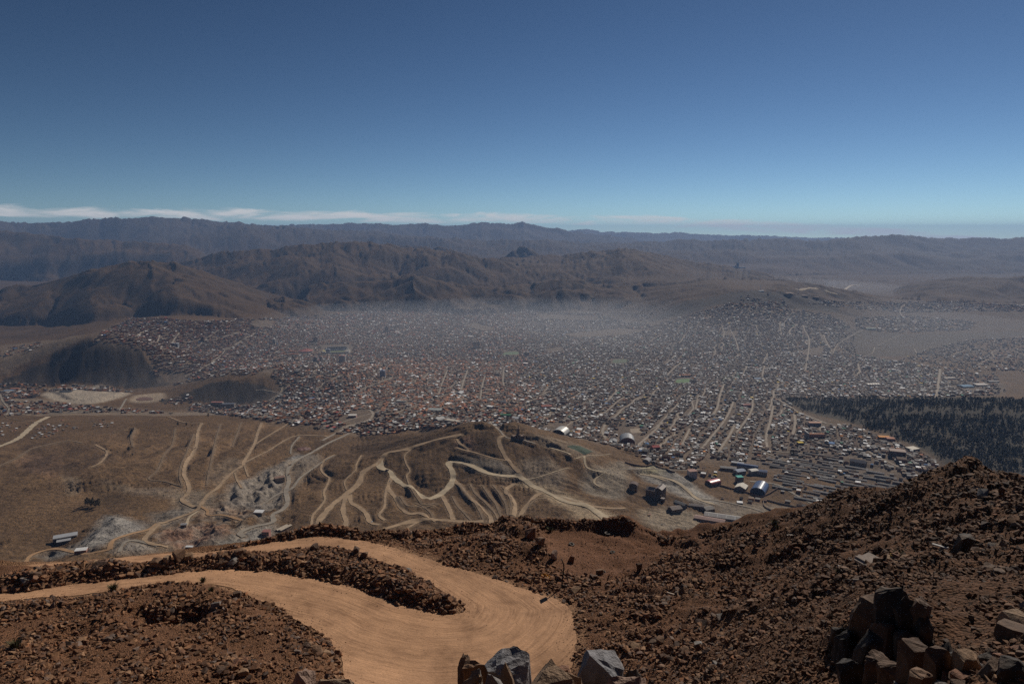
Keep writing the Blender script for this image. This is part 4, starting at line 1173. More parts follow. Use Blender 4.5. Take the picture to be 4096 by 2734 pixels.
cap = np.where(isl_pts | cb, 1.0, 0.75) * np.clip(slant / 85, 0.5, 1.0)
size = np.minimum(size, cap * rr.uniform(0.55, 1.0, len(d0)))
size = size * np.exp(1.0 * fbm(x0 / 7, y0 / 7, 2, 731))
size = np.where(rm, np.minimum(size, 0.2), size)
size = np.where(plat, np.minimum(size, 0.26), size)
# thin to an even cover
cell = dens * (0.62 / (N0 / 400000.0))
keep &= rr.uniform(0, 1, len(d0)) < cell * 1.0
idx = np.nonzero(keep)[0]
tiny_ = (size / mpp)[idx] < 1.7
idx = idx[~tiny_ | (rr.uniform(0, 1, len(idx)) < 0.55)]
x0, y0, z0, size, a0, d0, mpp = (v[idx] for v in (x0, y0, z0, size, a0, d0, mpp))
rock_px = size / mpp
print('stones', len(idx), 'big', (rock_px > 7).sum())
order = np.argsort(-rock_px)
big_i, rest = order[:235], order[235:]

def stone_mesh(sel, variants, name, mat):
    Vs, Fs, Cs = [], [], []
    off = 0
    which = rr.integers(0, len(variants), len(sel))
    for k, (v, f) in enumerate(variants):
        s_ = sel[which == k]
        if not len(s_):
            continue
        M = rotmats(len(s_), rr)
        sc = size[s_][:, None, None]
        p = np.einsum('nij,vj->nvi', M, v) * sc
        p += np.stack([x0[s_], y0[s_], z0[s_] + size[s_] * 0.12], 1)[:, None]
        Vs.append(p.reshape(-1, 3))
        Fs.append((f[None] + (np.arange(len(s_)) * len(v))[:, None, None] + off).reshape(-1, 3))
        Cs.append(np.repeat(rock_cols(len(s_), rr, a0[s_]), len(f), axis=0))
        off += len(s_) * len(v)
    me_ = np_mesh(name, np.concatenate(Vs), np.concatenate(Fs), False, np.concatenate(Cs), 'tint', 'FACE')
    return tag(link(name, me_, None, mat), kind='stuff')
rk = NT('broken_rock', 0.9, 0.25)
co = rk.coord()
q1 = rk.noise(co, 3.0, 5, 0.65)
q2 = rk.noise(co, 14.0, 3, 0.6)
rk.base(rk.mix(1.0, rk.mix(1.0, rk.attr('tint'), rk.ramp(q1, [(0.3, (0.65, 0.64, 0.63)), (0.7, (1.25, 1.25, 1.25))]), 'MULTIPLY'), rk.ramp(q2, [(0.3, (0.85, 0.85, 0.85)), (0.7, (1.12, 1.12, 1.12))]), 'MULTIPLY'))
rk.bump(rk.math('ADD', q1, rk.math('MULTIPLY', q2, 0.4)), 0.6, 0.10)
fine = rock_px[rest] < 3.0
stone_mesh(rest[fine], SMALL, 'gravel', rk.m)
stone_mesh(rest[~fine], MEDIUM, 'rubble', rk.m)

# single stones that can be told apart
def big_mesh(seed, n=26, box=0.6, flat=(1.0, 0.8, 0.6), rough=0.05, cuts=1):
    r2 = np.random.default_rng(seed)
    p = r2.normal(size=(n, 3)); p /= np.linalg.norm(p, axis=1)[:, None]
    q = np.sign(p) * np.abs(p) ** (1 - box) * r2.uniform(0.85, 1.05, (n, 1)) * np.array(flat) * 0.5
    v, f = hull(q)
    bm = bmesh.new()
    vs_ = [bm.verts.new(x) for x in v]
    for t in f:
        bm.faces.new([vs_[i] for i in t])
    bmesh.ops.subdivide_edges(bm, edges=bm.edges, cuts=cuts, use_grid_fill=True)
    bmesh.ops.triangulate(bm, faces=bm.faces)
    V = np.array([x.co[:] for x in bm.verts])
    n_ = fbm(V[:, 0] * 5 + seed, V[:, 1] * 5 + V[:, 2] * 4, 3, seed % 97)
    if cuts > 1:
        n_ = 0.5 * n_ + 0.5 * (ridged(V[:, 0] * 3.3 + V[:, 2] * 1.2 + seed, V[:, 1] * 3.3 - V[:, 2] * 1.6, 3, seed % 89) - 0.6)
    bm.verts.ensure_lookup_table()
    for i, x in enumerate(bm.verts):
        x.co *= 1 + rough * n_[i] * 1.6
    me_ = bpy.data.meshes.new('rock')
    bm.to_mesh(me_); bm.free()
    return me_
ROCKM = {}
for nm, col in (('rust brown', (0.185, 0.105, 0.062)), ('dark brown', (0.105, 0.062, 0.04)), ('ochre', (0.27, 0.165, 0.095)), ('grey', (0.19, 0.175, 0.165)), ('red brown', (0.19, 0.088, 0.05)), ('blue grey', (0.21, 0.21, 0.225)), ('tan', (0.27, 0.18, 0.115)), ('pinkish', (0.30, 0.20, 0.155)), ('charcoal', (0.04, 0.034, 0.031))):  # the darkest holds the outcrop's shade in its colour
    t_ = NT('rock_' + nm.replace(' ', '_'), 0.85, 0.3)
    co = t_.coord()
    g1 = t_.noise(co, 2.5, 6, 0.65); g2 = t_.noise(co, 9.0, 5, 0.7); g3 = t_.noise(co, 0.9, 3, 0.5)
    c_ = t_.mix(1.0, col, t_.ramp(g1, [(0.3, (0.6, 0.58, 0.56)), (0.52, (1, 1, 1)), (0.75, (1.35, 1.32, 1.28))]), 'MULTIPLY')
    c_ = t_.mix(t_.rng(g3, 0.45, 0.65, 0.0, 0.55), c_, (0.20, 0.125, 0.075))
    c_ = t_.mix(1.0, c_, t_.ramp(g2, [(0.3, (0.72, 0.72, 0.72)), (0.7, (1.18, 1.18, 1.18))]), 'MULTIPLY')
    t_.base(c_)
    t_.bump(t_.math('ADD', g1, t_.math('MULTIPLY', g2, 0.6)), 0.75, 0.09)
    ROCKM[nm] = t_.m
PROTO = {}
for k in range(12):
    r2 = np.random.default_rng(900 + k)
    for nm in ('rust brown', 'dark brown', 'ochre', 'grey', 'red brown'):
        pass
shape_word = ['blocky', 'angular', 'flat', 'wedge shaped', 'squat', 'slabby']
shape_flat = [(1, 0.9, 0.8), (1, 0.8, 0.65), (1, 0.85, 0.36), (1, 0.6, 0.7), (0.95, 0.9, 0.5), (1, 0.55, 0.4)]
def rock_proto(si, ci):
    key = (si, ci)
    if key not in PROTO:
        cname = ('rust brown', 'dark brown', 'ochre', 'grey', 'red brown')[ci]
        m_ = big_mesh(300 + si * 31 + ci * 7, 22 + 2 * si, 0.55, shape_flat[si])
        m_.materials.append(ROCKM[cname])
        PROTO[key] = m_
    return PROTO[key]
def where_is(px, py, isl_, d_, cd_):
    if isl_: return 'in the rubble berm between the two road lanes'
    if px < 1420 and py > 2330: return 'on the rubble mound below the road' if px > 500 else 'on the rubble slope at lower left'
    if abs(d_ - cd_) < 3 and px < 2700: return 'on the stone bank along the far road edge'
    if px < 2320 and py < 2400: return 'on the knoll beside the road bend'
    if px < 2700: return 'at the foot of the slope right of the bend'
    if py < 2200: return 'on the upper spur at right'
    if px < 3300: return 'on the scree right of the road'
    return 'on the dark scree at lower right'
cc_ = rr.choice(5, len(big_i), p=[0.42, 0.25, 0.13, 0.1, 0.1])
for j, i in enumerate(big_i):
    si = int(rr.integers(0, 6)); ci = int(cc_[j])
    px, py = project(x0[i], y0[i], z0[i])
    o = link('rock', rock_proto(si, ci))
    s = float(size[i]) * 1.18
    o.scale = (s, s, s)
    o.location = (x0[i], y0[i], z0[i] + s * 0.10)
    o.rotation_euler = (rr.normal(0, 0.3), rr.normal(0, 0.3), rr.uniform(0, 6.28))
    isl_ = bool(in_poly(np.array([x0[i]]), np.array([y0[i]]), island)[0])
    wh = where_is(px, py, isl_, d0[i], float(np.interp(a0[i], FA, cD)))
    cname = ('rust brown', 'dark brown', 'ochre', 'grey', 'red brown')[ci]
    sz = 'large' if rock_px[i] > 11 else 'small' if rock_px[i] < 7.5 else 'middling'
    tag(o, f'{sz} {shape_word[si]} {cname} rock {wh}', 'rock', f'{sz} {shape_word[si]} {cname} rocks {wh}')

# ------------------------------------------------------------------ paints
def flat_mat(name, col, rough=0.8, spec=0.3, var=0.18, scale=0.3, metal=0.0, streak=False):
    t_ = NT(name, rough, spec, metal)
    co = t_.coord()
    if streak:
        co = t_.mapped(co, (1, 1, 0.25))
    n_ = t_.noise(co, scale, 4, 0.6)
    t_.base(t_.mix(1.0, col, t_.ramp(n_, [(0.3, (1 - var, 1 - var, 1 - var)), (0.7, (1 + var, 1 + var, 1 + var))]), 'MULTIPLY'))
    return t_.m
WALLS = {'brick': (0.29, 0.15, 0.09), 'adobe': (0.17, 0.118, 0.083), 'plastered': (0.33, 0.28, 0.23), 'grey block': (0.19, 0.172, 0.16), 'pink': (0.36, 0.22, 0.175), 'white': (0.58, 0.56, 0.52)}
ROOFS = {'white tin': (0.78, 0.78, 0.77), 'grey tin': (0.23, 0.218, 0.206), 'rusty tin': (0.112, 0.078, 0.058), 'dark tin': (0.058, 0.051, 0.046), 'terracotta': (0.33, 0.155, 0.09), 'concrete': (0.25, 0.195, 0.15),  # white tin brightened to carry the sun glint on pale roofs
         'blue': (0.10, 0.19, 0.36), 'green': (0.13, 0.33, 0.24), 'yellow': (0.60, 0.44, 0.10), 'orange': (0.55, 0.24, 0.08), 'red': (0.42, 0.10, 0.085)}
MW = {k: flat_mat('wall_' + k.replace(' ', '_'), v, 0.9, 0.2) for k, v in WALLS.items()}
MR = {k: flat_mat('roof_' + k.replace(' ', '_'), v, 0.85, 0.06) for k, v in ROOFS.items()}
wall_m = NT('house_walls', 0.95, 0.05); wall_m.base(wall_m.attr('tint'))
roof_m = NT('house_roofs', 0.85, 0.06); roof_m.base(roof_m.attr('tint'))

# ------------------------------------------------------------------ the town
TOWN = [(360, 1372), (420, 1320), (520, 1275), (640, 1272), (800, 1285), (1000, 1275), (1100, 1275), (1250, 1262), (1400, 1255), (1500, 1242), (1650, 1237), (1800, 1234), (2000, 1234), (2150, 1246), (2400, 1252), (2500, 1290), (2600, 1290),
        (2700, 1265), (2800, 1240), (2900, 1215), (3000, 1212), (3100, 1200), (3150, 1235), (3280, 1250), (3330, 1262), (3400, 1300), (3330, 1400), (3500, 1430), (3700, 1460), (3800, 1500), (3750, 1588), (3400, 1588), (3140, 1598),
        (3230, 1670), (3300, 1705), (3400, 1700), (3500, 1740), (3600, 1775), (3720, 1830), (3760, 1870), (3650, 1920), (3560, 1870), (3400, 1810), (3250, 1800), (3050, 1815), (2900, 1830), (2800, 1870), (2640, 1862), (2560, 1835), (2420, 1818), (2340, 1795),
        (2250, 1772), (2150, 1738), (2000, 1722), (1850, 1703), (1700, 1715), (1550, 1735), (1430, 1745), (1390, 1715), (1250, 1700), (1100, 1690), (900, 1660), (750, 1640), (780, 1612), (1000, 1622), (1110, 1590), (1130, 1550), (1080, 1500), (900, 1500), (700, 1540), (620, 1500),
        (600, 1430), (560, 1400), (480, 1375)]
HOLES = [[(2560, 1290), (2680, 1228), (2840, 1188), (2950, 1198), (2880, 1225), (2760, 1257), (2620, 1300)], [(1850, 1300), (1900, 1288), (1990, 1315), (1940, 1325)], [(2180, 1395), (2250, 1385), (2260, 1405), (2190, 1410)], [(1280, 1378), (1410, 1375), (1415, 1412), (1290, 1420)], [(1190, 1390), (1260, 1390), (1262, 1415), (1190, 1418)],
         [(2250, 1778), (2300, 1772), (2385, 1806), (2340, 1825)], [(2470, 1700), (2560, 1705), (2580, 1770), (2460, 1785)], [(2195, 1690), (2280, 1690), (2285, 1745), (2195, 1740)], [(2010, 1402), (2080, 1402), (2080, 1422), (2010, 1422)],
         [(2700, 1510), (2765, 1510), (2765, 1533), (2700, 1533)], [(2440, 1432), (2510, 1432), (2510, 1455), (2440, 1455)], [(1000, 1280), (1100, 1280), (1090, 1310), (1010, 1310)], [(640, 1490), (740, 1490), (760, 1530), (650, 1540)],
         [(1410, 1640), (1480, 1640), (1490, 1670), (1400, 1700), (1330, 1690)], [(2150, 1255), (2400, 1262), (2380, 1280), (2160, 1275)], [(2250, 1335), (2480, 1312), (2600, 1318), (2500, 1340), (2300, 1350)], [(1040, 1480), (1110, 1470), (1080, 1510), (1020, 1510)],
         [(2890, 1320), (2960, 1325), (2950, 1345), (2880, 1340)], [(3200, 1400), (3300, 1380), (3290, 1420), (3220, 1420)], [(2780, 1850), (2860, 1830), (2900, 1850), (2840, 1880)]]
dstr = [  # pixel polygon, street angle deg, lot w, lot d, share built, roof weights, wall weights, storeys
 ('hillside quarter', [(340, 1260), (1000, 1255), (1000, 1420), (900, 1500), (600, 1545), (300, 1400)], 38, 14, 13, 0.86,
  {'concrete': 34, 'rusty tin': 24, 'white tin': 5, 'grey tin': 14, 'terracotta': 12, 'red': 3, 'blue': 2}, {'brick': 62, 'adobe': 14, 'plastered': 14, 'pink': 8}, (1, 2, 3)),
 ('old town', [(1380, 1440), (2120, 1440), (2120, 1640), (1380, 1640)], 13, 17, 14, 0.93,
  {'terracotta': 34, 'rusty tin': 26, 'concrete': 12, 'grey tin': 14, 'white tin': 9, 'dark tin': 5}, {'brick': 24, 'adobe': 26, 'plastered': 32, 'pink': 12, 'white': 6}, (1, 2, 2)),
 ('east town', [(2120, 1240), (3900, 1180), (3900, 2100), (2120, 2100)], 22, 12.5, 11.5, 0.90,
  {'white tin': 17, 'grey tin': 27, 'rusty tin': 26, 'dark tin': 20, 'concrete': 9, 'terracotta': 3, 'blue': 1, 'green': 1, 'yellow': 0.7, 'orange': 0.7}, {'brick': 34, 'adobe': 46, 'plastered': 10, 'grey block': 10}, (1, 2, 2)),
 ('west town', [(-200, 1200), (5000, 1200), (5000, 2200), (-200, 2200)], 27, 13, 12, 0.88,
  {'rusty tin': 26, 'concrete': 20, 'grey tin': 20, 'terracotta': 16, 'white tin': 12, 'dark tin': 15, 'red': 1.5, 'blue': 1.2}, {'brick': 44, 'adobe': 26, 'plastered': 20, 'grey block': 10}, (1, 2, 3)),
]
SUBURB = [  # outside the dense town: polygon, share
 ([(0, 1532), (240, 1538), (460, 1550), (540, 1570), (300, 1560), (160, 1565), (150, 1590), (0, 1600)], 0.55), ([(0, 1600), (160, 1610), (560, 1640), (700, 1655), (300, 1650), (0, 1665)], 0.45), ([(640, 1600), (760, 1580), (780, 1612), (660, 1625)], 0.4),
 ([(3200, 1212), (3300, 1202), (3600, 1208), (4200, 1195), (4200, 1250), (3900, 1245), (3600, 1250), (3400, 1232)], 0.34), ([(3420, 1268), (3650, 1262), (3900, 1285), (3880, 1320), (3600, 1330), (3430, 1320)], 0.42),
 ([(3700, 1400), (3850, 1360), (4200, 1345), (4200, 1490), (3900, 1480), (3600, 1440)], 0.24), ([(3500, 1430), (3750, 1470), (3990, 1490), (4000, 1580), (3720, 1588), (3500, 1580)], 0.40), ([(2850, 1195), (3000, 1168), (3120, 1172), (3160, 1235), (2900, 1215)], 0.5),
 ([(3350, 1150), (3700, 1130), (3720, 1165), (3400, 1185)], 0.05), ([(2540, 1255), (2660, 1235), (2690, 1260), (2560, 1300)], 0.3), ([(0, 1395), (150, 1370), (200, 1385), (60, 1420), (0, 1430)], 0.12), ([(3250, 1330), (3420, 1320), (3420, 1420), (3340, 1400)], 0.3),
 ([(1180, 1690), (1400, 1720), (1420, 1750), (1300, 1720), (1150, 1700)], 0.35), ([(1300, 1232), (1480, 1205), (1560, 1220), (1500, 1245)], 0.18), ([(2600, 2030), (2870, 2010), (2860, 2090), (2640, 2100)], 0.16), ([(2780, 1820), (3000, 1800), (3260, 1790), (3420, 1815), (3300, 1835), (3080, 1840), (2960, 1850), (2800, 1870)], 0.55), ([(2640, 1850), (2800, 1860), (2900, 1885), (2860, 1930), (2720, 1890)], 0.45),
 ([(3060, 1840), (3400, 1830), (3700, 1900), (3600, 1960), (3330, 2040), (3180, 1990), (3090, 1930)], 0.42), ([(3130, 1960), (3260, 2010), (3200, 2040), (3120, 2000)], 0.5), ([(2870, 1990), (3060, 2000), (3060, 2040), (2900, 2030)], 0.3)]
hr = np.random.default_rng(77)
allH = []
n_d = 0
for di_, (dn, dpoly, ang, lw, ld, share, rw, ww, st) in enumerate(dstr):
    bx0, by0 = min(p[0] for p in dpoly), min(p[1] for p in dpoly)
    # generate lots in rotated ground coordinates
    th = R(ang)
    G = 4600.0
    per = (lw * 7 + 8.0, ld * 4 + 9.0) if dn != 'hillside quarter' else (lw * 8 + 9.0, ld * 2 + 11.0)
    u = np.arange(-G, G, per[0]); v = np.arange(-G, G, per[1])
    U0, V0 = np.meshgrid(u, v, indexing='ij')
    nl = 7 if dn != 'hillside quarter' else 8
    lots = []
    for i in range(nl):
        for j in range(4 if dn != 'hillside quarter' else 2):
            lots.append(np.stack([U0 + (i + 0.5) * lw, V0 + (j + 0.5) * ld], -1).reshape(-1, 2))
    L = np.concatenate(lots)
    # long axis (v, across the slim block) runs away from the camera
    X = L[:, 1] * math.cos(th) + L[:, 0] * math.sin(th)
    Y = -L[:, 1] * math.sin(th) + L[:, 0] * math.cos(th) + 4200
    # gentle bending of the street net
    X = X + 75 * perlin(X / 800, Y / 800, 811) + 14 * perlin(X / 170, Y / 170, 815); Y = Y + 75 * perlin(X / 800, Y / 800, 813) + 14 * perlin(X / 170, Y / 170, 817)
    m = (Y > 1500) & (Y < 8200) & (np.abs(X) < Y * 0.80)
    X, Y = X[m], Y[m]
    X = X + hr.normal(0, 2.4, len(X)); Y = Y + hr.normal(0, 2.4, len(Y))
    Z = zat(X, Y)
    px, py = project(X, Y, Z)
    qx = px + 110 * fbm(X / 420, Y / 420, 3, 871) + hr.normal(0, 22, len(X)); qy = py + 45 * fbm(X / 420, Y / 420, 3, 873) + hr.normal(0, 8, len(X))
    ok = in_poly(qx, qy, dpoly)
    for q in dstr[:di_]:
        ok &= ~in_poly(qx, qy, q[1])
    sh = np.where(in_poly(px, py, TOWN), share, 0.0)
    for poly, s_ in SUBURB:
        sh = np.maximum(sh, np.where(in_poly(px, py, poly), s_ * (1.15 if poly[0][0] > 3100 and poly[0][1] < 1500 else 1.0), 0))
    for poly in HOLES:
        sh = np.where(in_poly(px, py, poly), 0.0, sh)
    pat = fbm(X / 120, Y / 120, 3, 821)
    sh = sh * np.clip(1.0 + 1.6 * (pat + 0.05) * (1.15 - sh) * 2.0, 0.05, 1.15)
    farh = Y > 5000
    ok &= hr.uniform(0, 1, len(X)) < sh * np.where(farh, 0.6, 1.0)
    ok &= ~(((X - 0) ** 2 + (Y - 1700) ** 2) < 400 ** 2)
    X, Y, Z, px, py = (q[ok] for q in (X, Y, Z, px, py))
    # drop what the far side of a ridge hides
    vis = np.ones(len(X), bool)
    aa_ = np.arctan2(X, Y); dd_ = np.hypot(X, Y)
    for f_ in (0.97, 0.94, 0.9, 0.85, 0.8, 0.74, 0.68):
        zl = CAMZ + (Z + 9 - CAMZ) * f_
        vis &= zat(X * f_, Y * f_) < zl
    X, Y, Z, px, py = (q[vis] for q in (X, Y, Z, px, py))
    n = len(X)
    rk_, wk_ = list(rw), list(ww)
    # neighbours tend to share a roofing: shuffle by a slow field
    cw_ = np.cumsum(np.array([rw[k] for k in rk_]) / sum(rw.values()))
    uu = np.clip(0.5 + 0.62 * fbm(X / 60, Y / 60, 2, 841 + di_), 0, 0.999)
    ri = np.searchsorted(cw_, np.where(hr.uniform(0, 1, n) < 0.35, uu, hr.uniform(0, 0.999, n))).clip(0, len(rk_) - 1)
    wi = hr.choice(len(wk_), n, p=np.array([ww[k] for k in wk_]) / sum(ww.values()))
    for q in range(n):
        pass
    far_s = 1.0
    l_ = lw * hr.uniform(0.45, 1.1, n); w_ = ld * hr.uniform(0.45, 1.15, n)
    h_ = 2.9 * np.array(st)[hr.integers(0, 3, n)] * hr.uniform(0.9, 1.15, n)
    w_ = np.where(Y > 5000, w_ * 1.3, w_); l_ = np.where(Y > 5000, l_ * 1.3, l_)
    bigm = hr.uniform(0, 1, n) < 0.016
    w_ = np.where(bigm, w_ * 1.9, w_); l_ = np.where(bigm, l_ * 1.7, l_); h_ = np.where(bigm & (hr.uniform(0, 1, n) < 0.5), h_ * 1.9, h_)
    allH.append(dict(x=X, y=Y, z=Z, px=px, py=py, w=w_, l=l_, h=h_, th=np.full(n, th) + 0.20 * perlin(X / 700 + 3, Y / 700, 811) + hr.normal(0, 0.09, n),
                     roof=np.array(rk_, object)[ri], wall=np.array(wk_, object)[wi], d=np.full(n, dn, object)))
H = {k: np.concatenate([q[k] for q in allH]) for k in allH[0]}
# keep clear of the traced streets and of the big buildings
bad = np.zeros(len(H['x']), bool)
for rs, w, key in road_geo:
    d, _ = poly_dist(H['x'], H['y'], rs[::3] if len(rs) > 6 else rs, w / 2 + 8)
    bad |= d < w / 2 + 5.5
for k in H: H[k] = H[k][~bad]
LANDMARK_SPOTS = []

# ------------------------------------------------------------------ single buildings
def mesh_of(name, verts, faces, parent, mat, smooth_shade=False):
    me_ = bpy.data.meshes.new(name)
    me_.from_pydata([tuple(map(float, v)) for v in verts], [], [tuple(f) for f in faces])
    me_.update()
    if smooth_shade:
        me_.polygons.foreach_set('use_smooth', [True] * len(me_.polygons))
    return link(name, me_, parent, mat)
def box_vf(x0, x1, y0, y1, z0, z1):
    v = [(x0, y0, z0), (x1, y0, z0), (x1, y1, z0), (x0, y1, z0), (x0, y0, z1), (x1, y0, z1), (x1, y1, z1), (x0, y1, z1)]
    f = [(0, 3, 2, 1), (4, 5, 6, 7), (0, 1, 5, 4), (1, 2, 6, 5), (2, 3, 7, 6), (3, 0, 4, 7)]
    return v, f
def boxes(name, lst, parent, mat):
    V, F = [], []
    for b in lst:
        v, f = box_vf(*b)
        F += [tuple(i + len(V) for i in q) for q in f]
        V += v
    return mesh_of(name, V, F, parent, mat)
def arc_roof(L, W, H, rise, seg=14, over=0.4, thick=0.5):
    V, F = [], []
    for s, off in ((1, 0.0), (1, thick)):
        for i in range(seg + 1):
            t = math.pi * i / seg
            y = -math.cos(t) * (W / 2 + over + off * 0.5); z = H + math.sin(t) * (rise + off) + off * 0.2
            for x in (-L / 2 - over, L / 2 + over):
                V.append((x, y, z))
    n = 2 * (seg + 1)
    for i in range(seg):
        a = n + 2 * i
        F.append((a, a + 1, a + 3, a + 2))
        b = 2 * i
        F.append((b, b + 2, b + 3, b + 1))
        F.append((b, n + b, n + b + 2, b + 2)); F.append((b + 1, b + 3, n + b + 3, n + b + 1))
    F.append((0, 1, n + 1, n)); F.append((2 * seg, n + 2 * seg, n + 2 * seg + 1, 2 * seg + 1))
    return V, F
def arc_wall(L, W, H, rise, seg=14, base=-6):
    V, F = [], []
    for x in (-L / 2, L / 2):
        V += [(x, -W / 2, base), (x, W / 2, base)]
        V += [(x, -math.cos(math.pi * i / seg) * W / 2, H + math.sin(math.pi * i / seg) * rise) for i in range(seg + 1)]
    n = seg + 3
    F.append([0] + [1] + [2 + i for i in range(seg, -1, -1)])
    F.append([n + 1, n] + [n + 2 + i for i in range(seg + 1)])
    F.append((0, 2, n + 2, n)); F.append((1, n + 1, n + 2 + seg, 2 + seg))
    return V, F
def gable_roof(L, W, H, rise, over=0.5, th=0.35):
    x, y = L / 2 + over, W / 2 + over
    V = [(-x, -y, H - 0.1), (x, -y, H - 0.1), (x, 0, H + rise), (-x, 0, H + rise), (-x, y, H - 0.1), (x, y, H - 0.1)]
    V += [(a, b, c + th) for a, b, c in V]
    F = [(6, 7, 8, 9), (9, 8, 11, 10), (0, 3, 2, 1), (3, 4, 5, 2), (0, 1, 7, 6), (4, 10, 11, 5), (0, 6, 9, 3), (3, 9, 10, 4), (1, 2, 8, 7), (2, 5, 11, 8)]
    return V, F
def gable_wall(L, W, H, rise, base=-6):
    x, y = L / 2, W / 2
    V = []
    for a in (-x, x):
        V += [(a, -y, base), (a, y, base), (a, y, H), (a, 0, H + rise), (a, -y, H)]
    F = [(0, 4, 3, 2, 1), (5, 6, 7, 8, 9), (0, 5, 9, 4), (1, 2, 7, 6)]
    return V, F
def flat_roof(L, W, H, over=0.3, th=0.5, slope=0.0):
    v, f = box_vf(-L / 2 - over, L / 2 + over, -W / 2 - over, W / 2 + over, H, H + th)
    v = [(a, b, c + slope * (b / W)) for a, b, c in v]
    return v, f
def ground_at(px, py, dmin=900.0):
    return cast(px, py, dmin)
GLASS = flat_mat('window_glass', (0.03, 0.035, 0.045), 0.15, 0.5, 0.1)
DOORM = flat_mat('door_paint', (0.07, 0.055, 0.045), 0.6, 0.3)
LM = {}
def lm(col, rough=0.75, spec=0.3, streak=False):
    k = (col, rough, spec)
    if k not in LM:
        LM[k] = flat_mat('paint', col, rough, spec, 0.16, 0.25, 0.0, streak)
    return LM[k]
def hall(name, label, cat, px, py, L, W, H, rise, axis, kind, wallc, roofc, group=None, windows=0, dmin=900.0, door=True, rough=0.5, extra=None):
    """axis: compass of the long side, degrees right of straight ahead"""
    p = ground_at(px, py, dmin)
    LANDMARK_SPOTS.append((p[0], p[1], max(L, W) * 0.55 + 4))
    rz = math.pi / 2 - R(axis)
    c, s = math.cos(rz), math.sin(rz)
    zs = [float(zat(p[0] + u * c - v * s, p[1] + u * s + v * c)) for u in (-L / 2, 0, L / 2) for v in (-W / 2, 0, W / 2)]
    o = empty(name, (p[0], p[1], max(zs) * 0.6 + min(zs) * 0.4), rz)
    tag(o, label, cat, group)
    mw, mr = lm(wallc, 0.9, 0.1), lm(roofc, rough if rough < 0.5 else 0.8, 0.4 if rough < 0.5 else 0.08)
    if kind == 'barrel':
        mesh_of('wall', *arc_wall(L, W, H, rise), o, mw)
        mesh_of('roof', *arc_roof(L, W, H, rise), o, mr, False)
    elif kind == 'gable':
        mesh_of('wall', *gable_wall(L, W, H, rise), o, mw)
        mesh_of('roof', *gable_roof(L, W, H, rise), o, mr)
    else:
        v, f = box_vf(-L / 2, L / 2, -W / 2, W / 2, -6, H)
        mesh_of('wall', v, f, o, mw)
        mesh_of('roof', *flat_roof(L, W, H, slope=rise), o, mr)
    if door:
        w2 = min(W * 0.3, 6); h2 = min(H * 0.7, 5)
        boxes('door', [(-L / 2 - 0.12, -L / 2 + 0.1, -w2 / 2, w2 / 2, -1, h2)], o, DOORM)
    if windows:
        st = max(1, int(H / 3.3))
        for side in (-1, 1):
            n = max(2, int(L / windows))
            for k in range(st):
                for i in range(n):
                    x = -L / 2 + (i + 0.5) * L / n; z = 1.2 + k * (H / st)
                    y = side * (W / 2 + 0.02)
                    wdo = boxes('window', [(x - L / n * 0.3, x + L / n * 0.3, y - 0.1, y + 0.1, z, z + H / st * 0.5)], o, GLASS)
    if extra:
        extra(o, L, W, H, rise, mw, mr)
    return o
def skylights(o, L, W, H, rise, mw, mr):
    m_ = lm((0.10, 0.09, 0.08), 0.5)
    sl_ = math.atan2(rise, W / 2)
    for i in (-1, 0, 1):
        x = i * L * 0.22; y0 = -W * 0.34; y1 = -W * 0.14
        z = lambda y: H + rise * (1 - abs(y) / (W / 2)) + 0.42
        mesh_of('skylight', [(x - 0.8, y0, z(y0)), (x + 0.8, y0, z(y0)), (x + 0.8, y1, z(y1)), (x - 0.8, y1, z(y1))], [(0, 1, 2, 3)], o, m_)
def ribs(o, L, W, H, rise, mw, mr):
    m_ = lm((0.16, 0.17, 0.20), 0.4)
    for i in range(7):
        x = -L / 2 + (i + 0.5) * L / 7
        v, f = arc_roof(0.5, W, H, rise + 0.5, 14, 0.2, 0.3)
        mesh_of('roof_rib', [(a + x, b, c) for a, b, c in v], f, o, m_)
def facade(o, L, W, H, rise, mw, mr):
    boxes('facade', [(-L / 2 - 5, -L / 2 - 0.6, -W * 0.75, W * 0.75, -5, H + rise + 5)], o, lm((0.30, 0.29, 0.27), 0.8))
    for k in range(3):
        boxes('window', [(-L / 2 - 5.1, -L / 2 - 4.9, -W * 0.6 + k * W * 0.42, -W * 0.6 + k * W * 0.42 + W * 0.25, 2, H + rise)], o, GLASS)
def stripes(o, L, W, H, rise, mw, mr):
    n = 5
    for side in (-1, 1):
        for i in range(n):
            x = -L / 2 + (i + 0.5) * L / n
            boxes('window', [(x - L / n * 0.27, x + L / n * 0.27, side * W / 2 - 0.15, side * W / 2 + 0.15, 3, H - 1.5)], o, GLASS)
    for side in (-1, 1):
        for i in range(3):
            y = -W / 2 + (i + 0.5) * W / 3
            boxes('window', [(side * L / 2 - 0.15, side * L / 2 + 0.15, y - W * 0.09, y + W * 0.09, 3, H - 1.5)], o, GLASS)
    boxes('roof_hut', [(-L * 0.2, L * 0.15, -W * 0.2, W * 0.2, H + 0.4, H + 3.6)], o, mw)
def ridge_vent(o, L, W, H, rise, mw, mr):
    boxes('ridge_vent', [(-L * 0.35, L * 0.35, -0.9, 0.9, H + rise - 0.2, H + rise + 1.4)], o, lm((0.06, 0.05, 0.045), 0.8))
